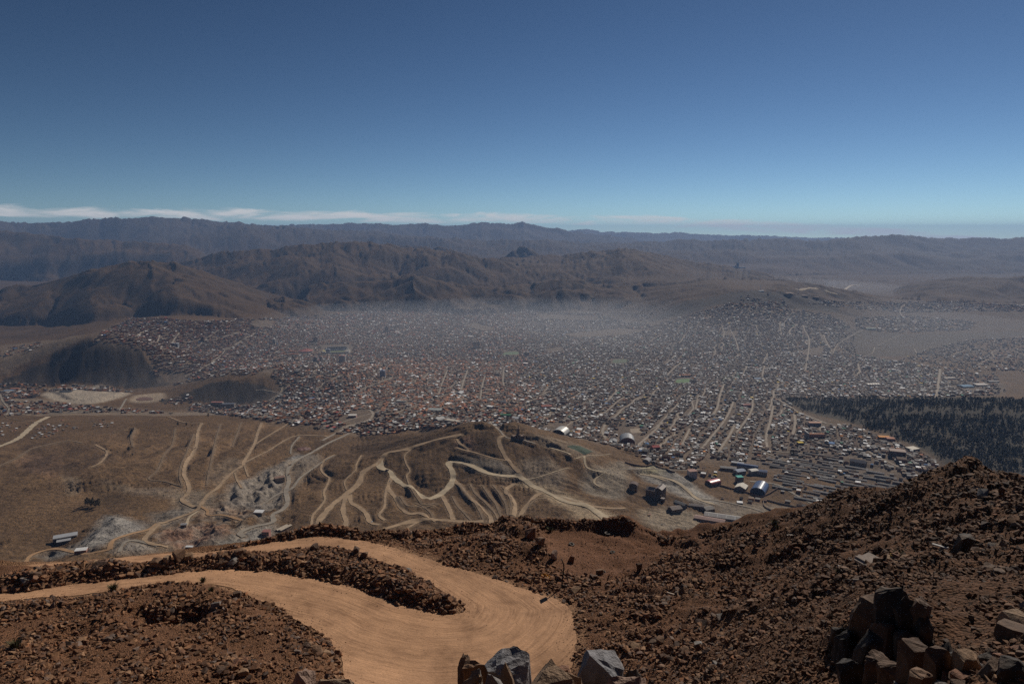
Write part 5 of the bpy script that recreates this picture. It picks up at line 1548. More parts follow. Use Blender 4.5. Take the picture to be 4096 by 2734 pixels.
def long_skylights(o, L, W, H, rise, mw, mr):
    m_ = lm((0.45, 0.45, 0.44), 0.5)
    for i in range(5):
        x = -L / 2 + (i + 0.5) * L / 5
        z = lambda y: H + rise * (1 - abs(y) / (W / 2)) + 0.42
        y0, y1 = -W * 0.42, -W * 0.1
        mesh_of('skylight', [(x - 1, y0, z(y0)), (x + 1, y0, z(y0)), (x + 1, y1, z(y1)), (x - 1, y1, z(y1))], [(0, 1, 2, 3)], o, m_)
BRN, ADB, CRM, GRY = (0.13, 0.09, 0.065), (0.21, 0.15, 0.10), (0.42, 0.37, 0.30), (0.28, 0.265, 0.25)
BK = (0.26, 0.14, 0.09)
hall('arched_hall', 'pale grey arched hall with dark open front in the near town', 'hall', 2243, 1736, 44, 42, 4, 15, 25, 'barrel', (0.09, 0.085, 0.08), (0.50, 0.48, 0.43), rough=0.4)
hall('coliseum', 'dark grey vaulted coliseum with brick front beside an earth yard', 'coliseum', 2508, 1772, 52, 46, 7, 17, 6, 'barrel', (0.17, 0.085, 0.065), (0.27, 0.265, 0.255), rough=0.4)
hall('sports_hall', 'grey gabled sports hall left of the vaulted coliseum', 'hall', 2453, 1770, 26, 22, 7, 4, 15, 'gable', GRY, (0.30, 0.30, 0.30))
hall('hangar', 'blue arched metal hangar in a walled yard', 'hangar', 3038, 1962, 58, 36, 4, 13, 30, 'barrel', (0.035, 0.05, 0.10), (0.075, 0.105, 0.20), rough=0.28, extra=ribs)
hall('gabled_workshop', 'workshop with cream gable roof and three skylights beside the blue hangar', 'workshop', 2965, 1956, 30, 27, 8, 6, 32, 'gable', (0.26, 0.24, 0.22), (0.68, 0.63, 0.54), extra=skylights)
hall('red_roofed_hall', 'low hall with bright red arched roof uphill of the mine works', 'hall', 2852, 1936, 34, 24, 5, 6, 60, 'barrel', (0.20, 0.12, 0.09), (0.42, 0.10, 0.09), rough=0.35)
hall('apartment_block', 'white five storey block with reddish roof above the tailings slope', 'building', 2768, 1905, 22, 16, 17, 0.8, 75, 'flat', (0.52, 0.52, 0.52), (0.40, 0.25, 0.21), windows=4)
hall('school_hall', 'long blue barrel roofed school hall', 'school', 2990, 1877, 56, 17, 9, 6, 118, 'barrel', (0.26, 0.25, 0.24), (0.075, 0.105, 0.20), rough=0.3)
hall('school_block', 'school block with pale blue hipped roof left of the blue barrel roof', 'school', 2958, 1893, 28, 20, 9, 3, 70, 'gable', (0.40, 0.36, 0.30), (0.36, 0.40, 0.48), windows=4)
hall('school_wing', 'school wing with glaring white roof in the blue roofed complex', 'school', 3012, 1895, 24, 17, 12, 2.5, 70, 'gable', (0.38, 0.34, 0.30), (0.75, 0.72, 0.66), windows=4)
hall('school_annex', 'cream school annex with dark blue roof at the right of the complex', 'school', 3045, 1897, 30, 18, 11, 2, 110, 'gable', (0.46, 0.42, 0.36), (0.09, 0.11, 0.18), windows=5)
hall('courtyard_building', 'grey roofed brick building left of the school complex', 'building', 2912, 1880, 44, 16, 8, 2.5, 105, 'gable', BK, (0.33, 0.31, 0.29), windows=5)
hall('white_roofed_building', 'long building with white roof behind the brick one left of the school', 'building', 2950, 1858, 34, 13, 7, 2, 112, 'gable', ADB, (0.66, 0.66, 0.66))
hall('green_topped_building', 'narrow four storey building with turquoise roof terrace', 'building', 2957, 1928, 17, 14, 16, 0.5, 80, 'flat', (0.24, 0.21, 0.19), (0.12, 0.42, 0.36), windows=4)
hall('warehouse', 'long grey warehouse just behind the dark spur', 'warehouse', 2905, 2074, 96, 24, 6, 4, 112, 'gable', (0.20, 0.17, 0.15), (0.40, 0.38, 0.36), extra=long_skylights)
hall('warehouse', 'long pinkish roofed warehouse nearest the dark spur', 'warehouse', 2838, 2088, 66, 18, 5, 3, 114, 'gable', (0.20, 0.14, 0.12), (0.44, 0.31, 0.27))
hall('mine_shed', 'brown gabled mine shed below the tall ore mill', 'shed', 2700, 2040, 27, 20, 6, 4, 70, 'gable', (0.16, 0.115, 0.085), (0.25, 0.21, 0.19))
hall('mine_shed', 'dark roofed mine shed beside the haul road right of the ore mill', 'shed', 2722, 2020, 30, 13, 5, 3, 140, 'gable', (0.13, 0.11, 0.10), (0.19, 0.185, 0.185))
hall('mine_shed', 'long low brown shed right of the mine sheds', 'shed', 2785, 2030, 34, 13, 6, 2.5, 105, 'gable', (0.16, 0.12, 0.10), (0.27, 0.24, 0.225))
hall('mine_shed', 'square grey brown shed at the right end of the mine works', 'shed', 2832, 2042, 24, 19, 6, 3.5, 70, 'gable', (0.17, 0.13, 0.10), (0.26, 0.24, 0.22))
hall('orange_vaulted_hall', 'hall with orange barrel roof behind a tall flat facade', 'hall', 3262, 1752, 54, 21, 8, 8, 92, 'barrel', (0.16, 0.10, 0.075), (0.42, 0.20, 0.12), extra=facade)
hall('school_building', 'four storey school with rows of windows and salmon roof near the plantation', 'school', 3258, 1704, 42, 15, 14, 0.8, 92, 'flat', (0.34, 0.31, 0.29), (0.52, 0.32, 0.235), windows=4)
hall('long_hall', 'tall grey roofed long hall above the terraced rows', 'hall', 3432, 1862, 42, 17, 11, 5, 128, 'gable', (0.20, 0.16, 0.135), (0.27, 0.25, 0.24))
hall('brick_block', 'brick block with bright orange roof at the edge of the plantation', 'building', 3535, 1760, 34, 18, 12, 0.6, 100, 'flat', (0.22, 0.12, 0.08), (0.62, 0.28, 0.08), windows=5)
hall('brick_block', 'brick block with rust roof right of the bright orange one', 'building', 3560, 1768, 24, 18, 14, 0.6, 100, 'flat', (0.22, 0.11, 0.075), (0.42, 0.20, 0.13), windows=5)
hall('unfinished_block', 'big bare brick block with dark side by the plantation road', 'building', 3588, 1822, 42, 26, 17, 0.6, 112, 'flat', (0.15, 0.10, 0.075), (0.36, 0.28, 0.24), windows=6)
hall('yellow_building', 'narrow building with yellow roof at the foot of the town', 'building', 3200, 1785, 18, 14, 14, 0.5, 85, 'flat', (0.20, 0.13, 0.09), (0.62, 0.46, 0.08), windows=4)
hall('plaster_building', 'plain building with large pale roof right of the terraces', 'building', 3650, 1800, 32, 24, 7, 1.0, 70, 'flat', (0.20, 0.16, 0.13), (0.66, 0.60, 0.50))
hall('market_hall', 'green barrel roofed market hall behind the monument hill', 'market', 2022, 1667, 42, 15, 5, 5, 94, 'barrel', (0.18, 0.15, 0.12), (0.13, 0.30, 0.17))
hall('pale_hall', 'wide pale roofed hall in the near town left of the monument', 'hall', 1742, 1643, 52, 30, 7, 3, 98, 'gable', (0.22, 0.17, 0.14), (0.40, 0.42, 0.40))
hall('round_roofed_hall', 'tan barrel roofed hall in the near town', 'hall', 1608, 1612, 44, 30, 5, 7, 95, 'barrel', (0.22, 0.17, 0.13), (0.30, 0.28, 0.25))
hall('silver_arched_hall', 'silver arched hall above the monument hill', 'hall', 1757, 1682, 36, 26, 4, 8, 35, 'barrel', (0.2, 0.16, 0.13), (0.46, 0.45, 0.43))
hall('gabled_hall', 'white gabled hall in the old town', 'hall', 1839, 1577, 34, 28, 8, 6, 20, 'gable', (0.36, 0.32, 0.28), (0.52, 0.52, 0.52))
hall('cream_complex', 'cream flat roofed complex right of the silver arched hall', 'building', 1812, 1690, 52, 18, 9, 0.5, 118, 'flat', (0.46, 0.40, 0.32), (0.50, 0.45, 0.38), windows=5)
hall('red_hall', 'small hall with salmon arched roof among east town houses', 'hall', 2985, 1627, 34, 24, 5, 7, 80, 'barrel', (0.15, 0.10, 0.09), (0.36, 0.17, 0.15))
hall('red_roofed_church', 'building with broad red roof in the town right of the monument', 'building', 2185, 1628, 44, 26, 6, 4, 80, 'gable', (0.2, 0.13, 0.1), (0.42, 0.17, 0.13))
hall('red_pagoda_house', 'brick house with red hipped roof near the mine road', 'building', 2620, 1802, 24, 20, 12, 4, 75, 'gable', (0.28, 0.13, 0.09), (0.40, 0.11, 0.10), windows=4)
hall('arched_shed', 'small grey arched shed at the lower edge of town', 'shed', 2588, 1846, 24, 18, 3, 7, 30, 'barrel', (0.22, 0.19, 0.17), (0.36, 0.34, 0.33))
hall('orange_roofed_hall', 'hall with orange arched roof beside a green pitch', 'hall', 2743, 1506, 46, 26, 5, 7, 85, 'barrel', (0.2, 0.14, 0.11), (0.48, 0.24, 0.15))
hall('depot', 'blue roofed depot in the industrial strip behind the plantation', 'depot', 3862, 1548, 60, 42, 7, 3, 80, 'gable', (0.2, 0.2, 0.2), (0.13, 0.24, 0.36))
hall('depot', 'white roofed depot in the industrial strip at right', 'depot', 3925, 1542, 62, 36, 7, 2, 85, 'flat', (0.25, 0.22, 0.2), (0.58, 0.54, 0.5))
hall('depot', 'cream roofed depot beside the straight road behind the plantation', 'depot', 3795, 1515, 60, 26, 7, 2, 85, 'gable', (0.25, 0.22, 0.2), (0.52, 0.46, 0.40))
hall('depot', 'long grey depot right of the white roofed one', 'depot', 3972, 1528, 52, 22, 6, 2, 88, 'gable', (0.25, 0.22, 0.2), (0.40, 0.38, 0.36))
hall('striped_depot', 'pale striped roof depot in the east of town', 'depot', 3490, 1540, 66, 30, 7, 2, 85, 'gable', (0.25, 0.22, 0.2), (0.58, 0.54, 0.48), extra=long_skylights)
hall('blue_roofed_hall', 'low hall with blue and white roof among east town houses', 'hall', 3028, 1517, 34, 26, 6, 3, 85, 'gable', (0.2, 0.19, 0.19), (0.30, 0.38, 0.50))
hall('long_school', 'long green roofed school on the bare plain at right', 'school', 3482, 1316, 74, 26, 7, 2, 88, 'gable', (0.35, 0.3, 0.25), (0.32, 0.40, 0.34))
# towers of the town centre
tw = [(1370, 1450, 36, 26, 44, (0.62, 0.60, 0.58), (0.40, 0.2, 0.16), 'white striped tower with red cap below the stadium'), (1262, 1446, 22, 18, 30, (0.42, 0.40, 0.38), (0.36, 0.20, 0.16), 'pale tower with dark front left of the striped tower'),
      (1284, 1446, 15, 16, 34, (0.40, 0.36, 0.30), (0.42, 0.2, 0.15), 'slim cream tower with red roof left of the striped tower'), (1531, 1508, 26, 20, 36, (0.34, 0.40, 0.52), (0.34, 0.38, 0.46), 'blue grey tower block at the left of the old town'),
      (1900, 1394, 22, 20, 48, (0.27, 0.25, 0.24), (0.33, 0.3, 0.28), 'grey high rise, left of the pair beyond the old town'), (1914, 1394, 16, 20, 50, (0.23, 0.21, 0.20), (0.33, 0.3, 0.28), 'grey high rise, right of the pair beyond the old town'),
      (1723, 1392, 20, 16, 30, (0.40, 0.36, 0.30), (0.4, 0.36, 0.3), 'beige slab tower in the hazy centre'), (1262, 1368, 32, 22, 36, (0.17, 0.10, 0.085), (0.25, 0.2, 0.17), 'dark brick tower left behind the stadium'),
      (1547, 1328, 30, 24, 44, (0.15, 0.13, 0.13), (0.2, 0.18, 0.17), 'dark tower in the haze right of the stadium'), (994, 1641, 11, 11, 24, (0.30, 0.155, 0.10), (0.3, 0.2, 0.15), 'slim brick tower beside the small dark hill'),
      (1097, 1374, 20, 20, 30, (0.42, 0.40, 0.38), (0.4, 0.38, 0.36), 'white tower on the hillside quarter edge'), (812, 1364, 20, 18, 30, (0.20, 0.12, 0.09), (0.3, 0.2, 0.16), 'brown tower in the hillside quarter'),
      (706, 1386, 26, 20, 20, (0.33, 0.36, 0.40), (0.5, 0.52, 0.55), 'blue grey block in the hillside quarter'), (1313, 1412, 24, 20, 26, (0.20, 0.23, 0.30), (0.3, 0.33, 0.38), 'blue glass block in front of the stadium'),
      (2105, 1425, 36, 22, 28, (0.38, 0.35, 0.32), (0.4, 0.37, 0.33), 'pale block right of the town pitch'), (2180, 1318, 16, 16, 36, (0.42, 0.40, 0.38), (0.42, 0.4, 0.38), 'slender pale tower in the far haze'),
      (1330, 1560, 18, 14, 24, (0.26, 0.15, 0.11), (0.32, 0.2, 0.16), 'brick tower in the west town'), (1232, 1660, 18, 15, 18, (0.27, 0.13, 0.085), (0.34, 0.18, 0.13), 'red brick block at the near edge of the west town'), (1325, 1545, 24, 16, 18, (0.16, 0.12, 0.1), (0.3, 0.2, 0.17), 'dark block behind the west town brick tower')]
for px, py, w, dpt, h, wc, rc, lab in tw:
    hall('tower_block', lab, 'tower', px, py, w, dpt, h, 0.3, 88, 'flat', wc, rc, dmin=2300, door=False, extra=stripes)

# ore mill: two tall gabled brown houses joined in an L, chute, side tower
def ore_mill(px, py):
    p = ground_at(px, py)
    LANDMARK_SPOTS.append((p[0], p[1], 42))
    o = empty('ore_mill', (p[0], p[1], p[2] - 1), R(-32))
    tag(o, 'tall brown ore mill with two gabled halls on the mining slope', 'mill')
    mw, mr, my = lm((0.125, 0.078, 0.05), 0.9, streak=True), lm((0.20, 0.155, 0.135), 0.6), lm((0.34, 0.24, 0.09), 0.8)
    for (cx, cy, L, W, Hh, rise, rot) in ((-7, -6, 24, 20, 24, 5, 0), (9, 7, 30, 17, 27, 5, 90)):
        a = mesh_of('wall', *gable_wall(L, W, Hh, rise), o, mw); a.location = (cx, cy, 0); a.rotation_euler = (0, 0, R(rot))
        b = mesh_of('roof', *gable_roof(L, W, Hh, rise, 0.8), o, mr); b.location = (cx, cy, 0); b.rotation_euler = (0, 0, R(rot))
        vnt = boxes('ridge_vent', [(-L * 0.32, L * 0.32, -1.0, 1.0, Hh + rise, Hh + rise + 1.5)], b, lm((0.055, 0.045, 0.04), 0.8))
    boxes('window_band', [(-19.2, -18.9, -13, 1, 19, 21.5)], o, my)
    boxes('window_band', [(-17, 3, -16.3, -16.0, 19, 21.5)], o, lm((0.22, 0.16, 0.10), 0.8))
    for i in range(4):
        boxes('window', [(-19.25, -18.95, -12 + i * 3.4, -10 + i * 3.4, 8, 14)], o, GLASS)
    ch = boxes('chute', [(-1.5, 1.5, -1.2, 1.2, 0, 20)], o, mw); ch.location = (7, -17, 2); ch.rotation_euler = (0, R(35), 0)
    boxes('side_tower', [(18, 26, -16, -8, -6, 10)], o, mw)
    boxes('side_roof', [(17.6, 26.4, -16.4, -7.6, 10.003, 10.6)], o, mr)
ore_mill(2622, 1992)
def barrel_mill(px, py):
    def ex(o, L, W, H, rise, mw, mr):
        boxes('base_band', [(-L / 2 - 0.2, -L / 2 + 0.2, -W / 2, W / 2, 0, 5)], o, lm((0.30, 0.20, 0.09), 0.9))
        boxes('annex', [(-L / 2 + 2, L / 2 - 4, W / 2, W / 2 + 6, -5, 4)], o, mw)
    hall('headframe_house', 'brown barrel roofed headframe house left of the ore mill', 'mill', px, py, 17, 19, 12, 6, 20, 'barrel', (0.13, 0.085, 0.058), (0.17, 0.13, 0.115), extra=ex)
barrel_mill(2534, 1960)

# monument: stepped base, tapering tower, figure on top
def monument(px, py):
    p = ground_at(px, py)
    o = empty('monument', (p[0], p[1] + 6, p[2] - 1.0), R(8))
    tag(o, 'statue on a tall stone tower over a broad base on the hilltop', 'monument')
    st = lm((0.20, 0.135, 0.095), 0.9); dk = lm((0.07, 0.055, 0.05), 0.8)
    boxes('base', [(-14, 14, -7, 7, -8, 9)], o, st)
    boxes('base_wing', [(-15.5, -13.8, -8, 8, -8, 10.2)], o, st); boxes('base_wing', [(13.8, 15.5, -8, 8, -8, 10.2)], o, st)
    boxes('plinth', [(-5, 5, -8.4, 3, -8, 13)], o, st)
    def taper(name, r0, r1, z0, z1, mat):
        V = [(sx * r0, sy * r0, z0) for sx, sy in ((-1, -1), (1, -1), (1, 1), (-1, 1))] + [(sx * r1, sy * r1, z1) for sx, sy in ((-1, -1), (1, -1), (1, 1), (-1, 1))]
        return mesh_of(name, V, box_vf(0, 1, 0, 1, 0, 1)[1], o, mat)
    taper('tower', 3.6, 2.3, 13, 25, st)
    taper('capital', 2.9, 2.0, 25.0, 27, st)
    # draped standing figure
    V, F = [], []
    prof = [(27, 1.35), (28.5, 1.15), (30.5, 0.95), (32.0, 1.05), (33.0, 1.15), (33.5, 0.55), (33.8, 0.42), (34.3, 0.55), (34.9, 0.5), (35.3, 0.1)]
    for z, r in prof:
        for k in range(10):
            t = 2 * math.pi * k / 10
            V.append((r * math.cos(t), r * 0.75 * math.sin(t), z))
    for i in range(len(prof) - 1):
        for k in range(10):
            F.append((i * 10 + k, i * 10 + (k + 1) % 10, (i + 1) * 10 + (k + 1) % 10, (i + 1) * 10 + k))
    fig = mesh_of('statue', V, F, o, dk, True)
    arm = boxes('arm', [(-0.28, 0.28, -0.28, 0.28, 0, 2.6)], fig, dk); arm.location = (1.0, 0, 32.7); arm.rotation_euler = (0, R(55), 0)
    arm = boxes('arm', [(-0.28, 0.28, -0.28, 0.28, 0, 2.6)], fig, dk); arm.location = (-1.0, 0, 32.7); arm.rotation_euler = (0, R(-120), 0)
monument(2073, 1756)

# stadium: oval terrace ring, one tall stand, pitch
def stadium(px, py):
    p = ground_at(px, py, 2300)
    LANDMARK_SPOTS.append((p[0], p[1], 120))
    o = empty('stadium', (p[0], p[1], p[2] + 1), R(12))
    tag(o, 'oval stadium with pale terraces round a green pitch', 'stadium')
    V, F = [], []
    N = 48
    for k in range(N):
        t = 2 * math.pi * k / N
        c_ = math.copysign(abs(math.cos(t)) ** 0.7, math.cos(t)); s_ = math.copysign(abs(math.sin(t)) ** 0.7, math.sin(t))
        hgt = 9 + (13 if s_ > 0.75 else 0)
        for rx, ry, z in ((62, 42, 0.5), (88, 66, hgt), (91, 69, hgt), (91, 69, -8)):
            V.append((rx * c_, ry * s_, z))
    for k in range(N):
        for j in range(3):
            a, b = k * 4 + j, ((k + 1) % N) * 4 + j
            F.append((a, b, b + 1, a + 1))
    mesh_of('terrace', V, F, o, lm((0.44, 0.40, 0.34), 0.85))
    ring = [(56 * math.copysign(abs(math.cos(2 * math.pi * k / 40)) ** 0.8, math.cos(2 * math.pi * k / 40)), 37 * math.copysign(abs(math.sin(2 * math.pi * k / 40)) ** 0.8, math.sin(2 * math.pi * k / 40)), 0.9) for k in range(40)]
    mesh_of('running_track', [(a * 1.1, b * 1.12, 0.6) for a, b, c in ring], [tuple(range(40))], o, lm((0.26, 0.20, 0.15), 0.9))
    mesh_of('pitch', ring, [tuple(range(40))], o, lm((0.13, 0.15, 0.06), 0.95))
    boxes('stand', [(-60, 60, 56, 68, -6, 24)], o, lm((0.10, 0.10, 0.11), 0.8))
    boxes('seat_block', [(-86, -70, -20, 16, 6, 11.5)], o, lm((0.55, 0.45, 0.18), 0.8))
    boxes('seat_block', [(-72, -58, 18, 46, 6, 11.5)], o, lm((0.20, 0.34, 0.38), 0.8))
stadium(1345, 1407)
def tent(px, py):
    p = ground_at(px, py, 2300)
    LANDMARK_SPOTS.append((p[0], p[1], 52))
    o = empty('round_coliseum', (p[0], p[1], p[2]))
    tag(o, 'round coliseum with ribbed red cone roof beside the stadium', 'coliseum')
    N = 28
    V = [(0, 0, 24)] + [(47 * math.cos(2 * math.pi * k / N), 47 * math.sin(2 * math.pi * k / N), 8) for k in range(N)]
    mesh_of('roof', V, [(0, 1 + k, 1 + (k + 1) % N) for k in range(N)], o, lm((0.40, 0.13, 0.10), 0.6))
    V = [(44 * math.cos(2 * math.pi * k / N), 44 * math.sin(2 * math.pi * k / N), z) for z in (-8, 9) for k in range(N)]
    mesh_of('wall', V, [(k, (k + 1) % N, N + (k + 1) % N, N + k) for k in range(N)], o, lm((0.30, 0.25, 0.22), 0.85))
    for k in range(0, N, 2):
        t = 2 * math.pi * k / N
        a = boxes('roof_rib', [(0, 49.5, -0.5, 0.5, 0, 0.8)], o, lm((0.52, 0.22, 0.17), 0.6))
        a.location = (0, 0, 24.1); a.rotation_euler = (0, math.atan2(16, 47), t)
    boxes('lantern', [(-3, 3, -3, 3, 22.5, 26)], o, lm((0.62, 0.55, 0.5), 0.5))
tent(1224, 1406)
hall('orange_roofed_hall', 'long orange roofed hall left below the round red coliseum', 'hall', 1168, 1408, 52, 18, 7, 3, 92, 'gable', ADB, (0.42, 0.19, 0.12), dmin=2300)
hall('orange_roofed_hall', 'second orange roofed hall below the first, near the round red coliseum', 'hall', 1178, 1419, 56, 18, 7, 3, 92, 'gable', ADB, (0.42, 0.19, 0.12), dmin=2300)
# mine yard at lower left
hall('ore_shed', 'grey roofed ore shed at the pale tailings yard, lower left', 'shed', 263, 2158, 38, 16, 6, 1.5, 62, 'flat', (0.12, 0.105, 0.095), (0.36, 0.37, 0.39))
hall('ore_shed', 'narrow grey lean-to in front of the ore shed', 'shed', 256, 2170, 22, 9, 4, 1.0, 62, 'flat', (0.10, 0.09, 0.085), (0.34, 0.34, 0.35))
hall('mine_house', 'brick mine house with white roof below the tailings yard', 'house', 326, 2210, 18, 10, 5, 1.0, 75, 'flat', (0.30, 0.15, 0.11), (0.68, 0.67, 0.66))
hall('mine_shed', 'dark shed with glaring white roof in the grey ravine', 'shed', 1036, 2058, 18, 13, 7, 1.5, 95, 'flat', (0.15, 0.115, 0.09), (0.70, 0.70, 0.70))
hall('mine_house', 'two storey pinkish mine house at the bottom of the ravine', 'house', 1066, 2140, 13, 10, 8, 0.5, 92, 'flat', (0.36, 0.19, 0.155), (0.30, 0.14, 0.12), windows=4)
hall('long_shed', 'left one of two long cream sheds behind the road bank', 'shed', 1128, 2122, 26, 6, 4, 1.0, 28, 'gable', (0.25, 0.2, 0.16), (0.45, 0.38, 0.30))
hall('long_shed', 'right one of two long cream sheds behind the road bank', 'shed', 1142, 2120, 27, 6, 4, 1.0, 28, 'gable', (0.25, 0.2, 0.16), (0.44, 0.37, 0.29))
hall('concentrator_shed', 'tan shed beside the haul road in the grey ravine', 'shed', 1118, 1925, 22, 14, 9, 2, 60, 'gable', (0.30, 0.24, 0.18), (0.28, 0.18, 0.14))
hall('roadside_hut', 'small white roofed hut below the mine tip', 'hut', 758, 2192, 12, 5, 3, 0.4, 92, 'flat', (0.25, 0.18, 0.14), (0.66, 0.66, 0.66))
hall('roadside_hut', 'small grey hut at the edge of the red workings', 'hut', 736, 2104, 10, 7, 4, 1.2, 80, 'gable', (0.2, 0.15, 0.12), (0.34, 0.34, 0.35))
hall('valley_depot', 'blue roofed depot in the left valley settlement', 'depot', 38, 1566, 44, 26, 6, 2, 80, 'gable', (0.25, 0.18, 0.14), (0.22, 0.29, 0.38), dmin=2700)
hall('valley_depot', 'rust red roofed depot behind the blue one in the left valley', 'depot', 62, 1557, 40, 22, 6, 2, 84, 'gable', (0.25, 0.18, 0.14), (0.40, 0.19, 0.13), dmin=2700)
hall('factory_hall', 'long salmon roofed factory hall below the small dark hill', 'factory', 870, 1613, 52, 17, 7, 2, 92, 'gable', (0.28, 0.2, 0.16), (0.44, 0.20, 0.17), dmin=2300)
hall('factory_hall', 'dark blue roofed factory hall below the small dark hill', 'factory', 915, 1622, 56, 20, 7, 2, 86, 'gable', (0.2, 0.17, 0.15), (0.16, 0.18, 0.22), dmin=2300)
hall('lone_block', 'lone cream block with pink side on the bare ground left of town', 'building', 1410, 1668, 30, 22, 9, 0.5, 85, 'flat', (0.38, 0.22, 0.19), (0.55, 0.52, 0.48), windows=5)
# cement works far out
p = ground_at(2950, 1072, 8000)
o = empty('cement_works', (p[0], p[1], p[2] - 3))
tag(o, 'far cement works with tall tower in the hazy valley', 'factory')
cw = lm((0.2, 0.2, 0.2), 0.8)
boxes('preheater_tower', [(-16, 16, -16, 16, -10, 105)], o, cw)
boxes('silo_block', [(-120, -50, -20, 20, -10, 34)], o, cw); boxes('mill_hall', [(30, 140, -20, 20, -10, 26)], o, lm((0.45, 0.43, 0.4), 0.7))
V = [(9 * math.cos(2 * math.pi * k / 10), 9 * math.sin(2 * math.pi * k / 10), z) for z in (-10, 60) for k in range(10)]
mesh_of('silo', [(x - 34, y, z) for x, y, z in V], [(k, (k + 1) % 10, 10 + (k + 1) % 10, 10 + k) for k in range(10)] + [tuple(range(10, 20))], o, cw)
def mast(px, py, h, lab):
    p = ground_at(px, py, 4500)
    o = empty('radio_mast', (p[0], p[1], p[2] - 1)); tag(o, lab, 'mast')
    m_ = lm((0.45, 0.43, 0.42), 0.6)
    for sx, sy in ((-2, -2), (2, -2), (0, 2.2)):
        V = [(sx + a, sy + b, -1) for a, b in ((-.5, -.5), (.5, -.5), (.5, .5), (-.5, .5))] + [(sx * .2 + a, sy * .2 + b, h) for a, b in ((-.5, -.5), (.5, -.5), (.5, .5), (-.5, .5))]
        mesh_of('leg', V, box_vf(0, 1, 0, 1, 0, 1)[1], o, m_)
    for z in np.linspace(h * 0.15, h * 0.9, 5):
        r = 2.4 * (1 - 0.8 * z / h)
        boxes('brace', [(-r, r, -r, r, z, z + 0.8)], o, m_)
mast(3082, 1172, 52, 'radio mast left of the rocky crags on the house covered hill')
mast(3041, 1163, 55, 'radio mast beside the white hut on the house covered hilltop')
mast(3193, 1174, 66, 'tall radio mast right behind the rocky crags')
hall('hilltop_hut', 'glaring white hut on top of the house covered hill', 'hut', 3045, 1166, 46, 16, 8, 1, 88, 'flat', (0.6, 0.6, 0.6), (0.8, 0.8, 0.8), dmin=4500)

# terraced miners' rows below the plantation: long low roofs stepping down the slope
rowdir = 122.0
n_row = 0
def row_spots():
    out = []
    c = ground_at(3380, 1925)
    ax = R(rowdir)
    ux, uy = math.sin(ax), math.cos(ax)
    vx, vy = math.cos(ax), -math.sin(ax)
    for j in range(-9, 10):
        for i in range(-4, 5):
            x = c[0] + ux * (i * 66 + (j % 2) * 22) - vx * j * 25 + hr.normal(0, 3); y = c[1] + uy * (i * 66 + (j % 2) * 22) - vy * j * 25 + hr.normal(0, 3)
            z = float(zat(x, y))
            px, py = project(x, y, z)
            if in_poly(np.array([px]), np.array([py]), [(3080, 1835), (3250, 1815), (3400, 1830), (3550, 1890), (3640, 1930), (3560, 1975), (3330, 2035), (3180, 1985), (3090, 1930), (3130, 1900), (3060, 1870)])[0] \
               and not in_poly(np.array([px]), np.array([py]), [(3380, 1835), (3470, 1850), (3470, 1875), (3390, 1870)])[0] and hr.uniform() < 0.93:
                out.append((x, y, z, px, py, hr.uniform(40, 60)))
    return out
rows_ = row_spots()
rows_.sort(key=lambda q: (q[4], q[3]))
cols_ = {'ash grey': (0.21, 0.2, 0.19), 'rust brown': (0.18, 0.132, 0.105), 'dark grey': (0.15, 0.143, 0.138), 'pale grey': (0.28, 0.26, 0.25), 'patched silver and brown': (0.24, 0.2, 0.175)}
for x, y, z, px, py, L in rows_:
    k = hr.choice(list(cols_), p=[0.3, 0.2, 0.2, 0.15, 0.15])
    o = empty('row_house', (x, y, z), math.pi / 2 - R(rowdir))
    LANDMARK_SPOTS += [(x, y, 11), (x + 15 * math.sin(R(rowdir)), y + 15 * math.cos(R(rowdir)), 10), (x - 15 * math.sin(R(rowdir)), y - 15 * math.cos(R(rowdir)), 10)]
    mesh_of('wall', *gable_wall(L, 9, 3.0, 1.6), o, lm((0.19, 0.13, 0.095), 0.9))
    mesh_of('roof', *gable_roof(L, 9, 3.0, 1.6), o, lm(cols_[k], 0.75, 0.2))
    for q in range(int(L / 11)):
        xx = -L / 2 + (q + 0.5) * 11
        boxes('chimney', [(xx - 0.5, xx + 0.5, 0.6, 1.6, 3.6, 6.0)], o, lm((0.2, 0.14, 0.11), 0.9))
    zone = 'upper' if py < 1880 else 'middle' if py < 1930 else 'lower'
    side = 'left' if px < 3230 else 'right' if px > 3420 else 'centre'
    ln_ = 'long' if L > 50 else 'short'
    tag(o, f'{ln_} {k} terraced row house, {zone} {side} of the plantation rows', 'row house', f'{ln_} {k} terraced row houses, {zone} {side} of the rows')

# walled yard round the blue hangar and other compound walls
def wall_line(pts_px, h, col, label, name='compound_wall', dmin=900.0, w=0.5):
    pts = resample(np.array([cast(a, b, dmin) for a, b in pts_px]), 8.0)
    tan = np.gradient(pts[:, :2], axis=0); tan /= np.hypot(tan[:, 0], tan[:, 1])[:, None] + 1e-9
    nr_ = np.c_[-tan[:, 1], tan[:, 0]] * w
    z = zat(pts[:, 0], pts[:, 1])
    V = []
    for s_, dz in ((-1, -2), (-1, h), (1, h), (1, -2)):
        V.append(np.c_[pts[:, :2] + nr_ * s_, z + dz])
    V = np.stack(V, 1).reshape(-1, 3)
    F = []
    for i in range(len(pts) - 1):
        for j in range(4):
            a, b = i * 4 + j, i * 4 + (j + 1) % 4
            F.append((a, b, b + 4, a + 4))
    F += [(0, 3, 2, 1), tuple(len(V) - 4 + k for k in range(4))]
    return tag(mesh_of(name, V, F, None, lm(col, 0.9)), label, 'wall')
wall_line([(2855, 1938), (2905, 1950), (2990, 1972), (3040, 1988), (3068, 1980), (3110, 1955)], 4, (0.24, 0.15, 0.11), 'long brown compound wall in front of the blue hangar')
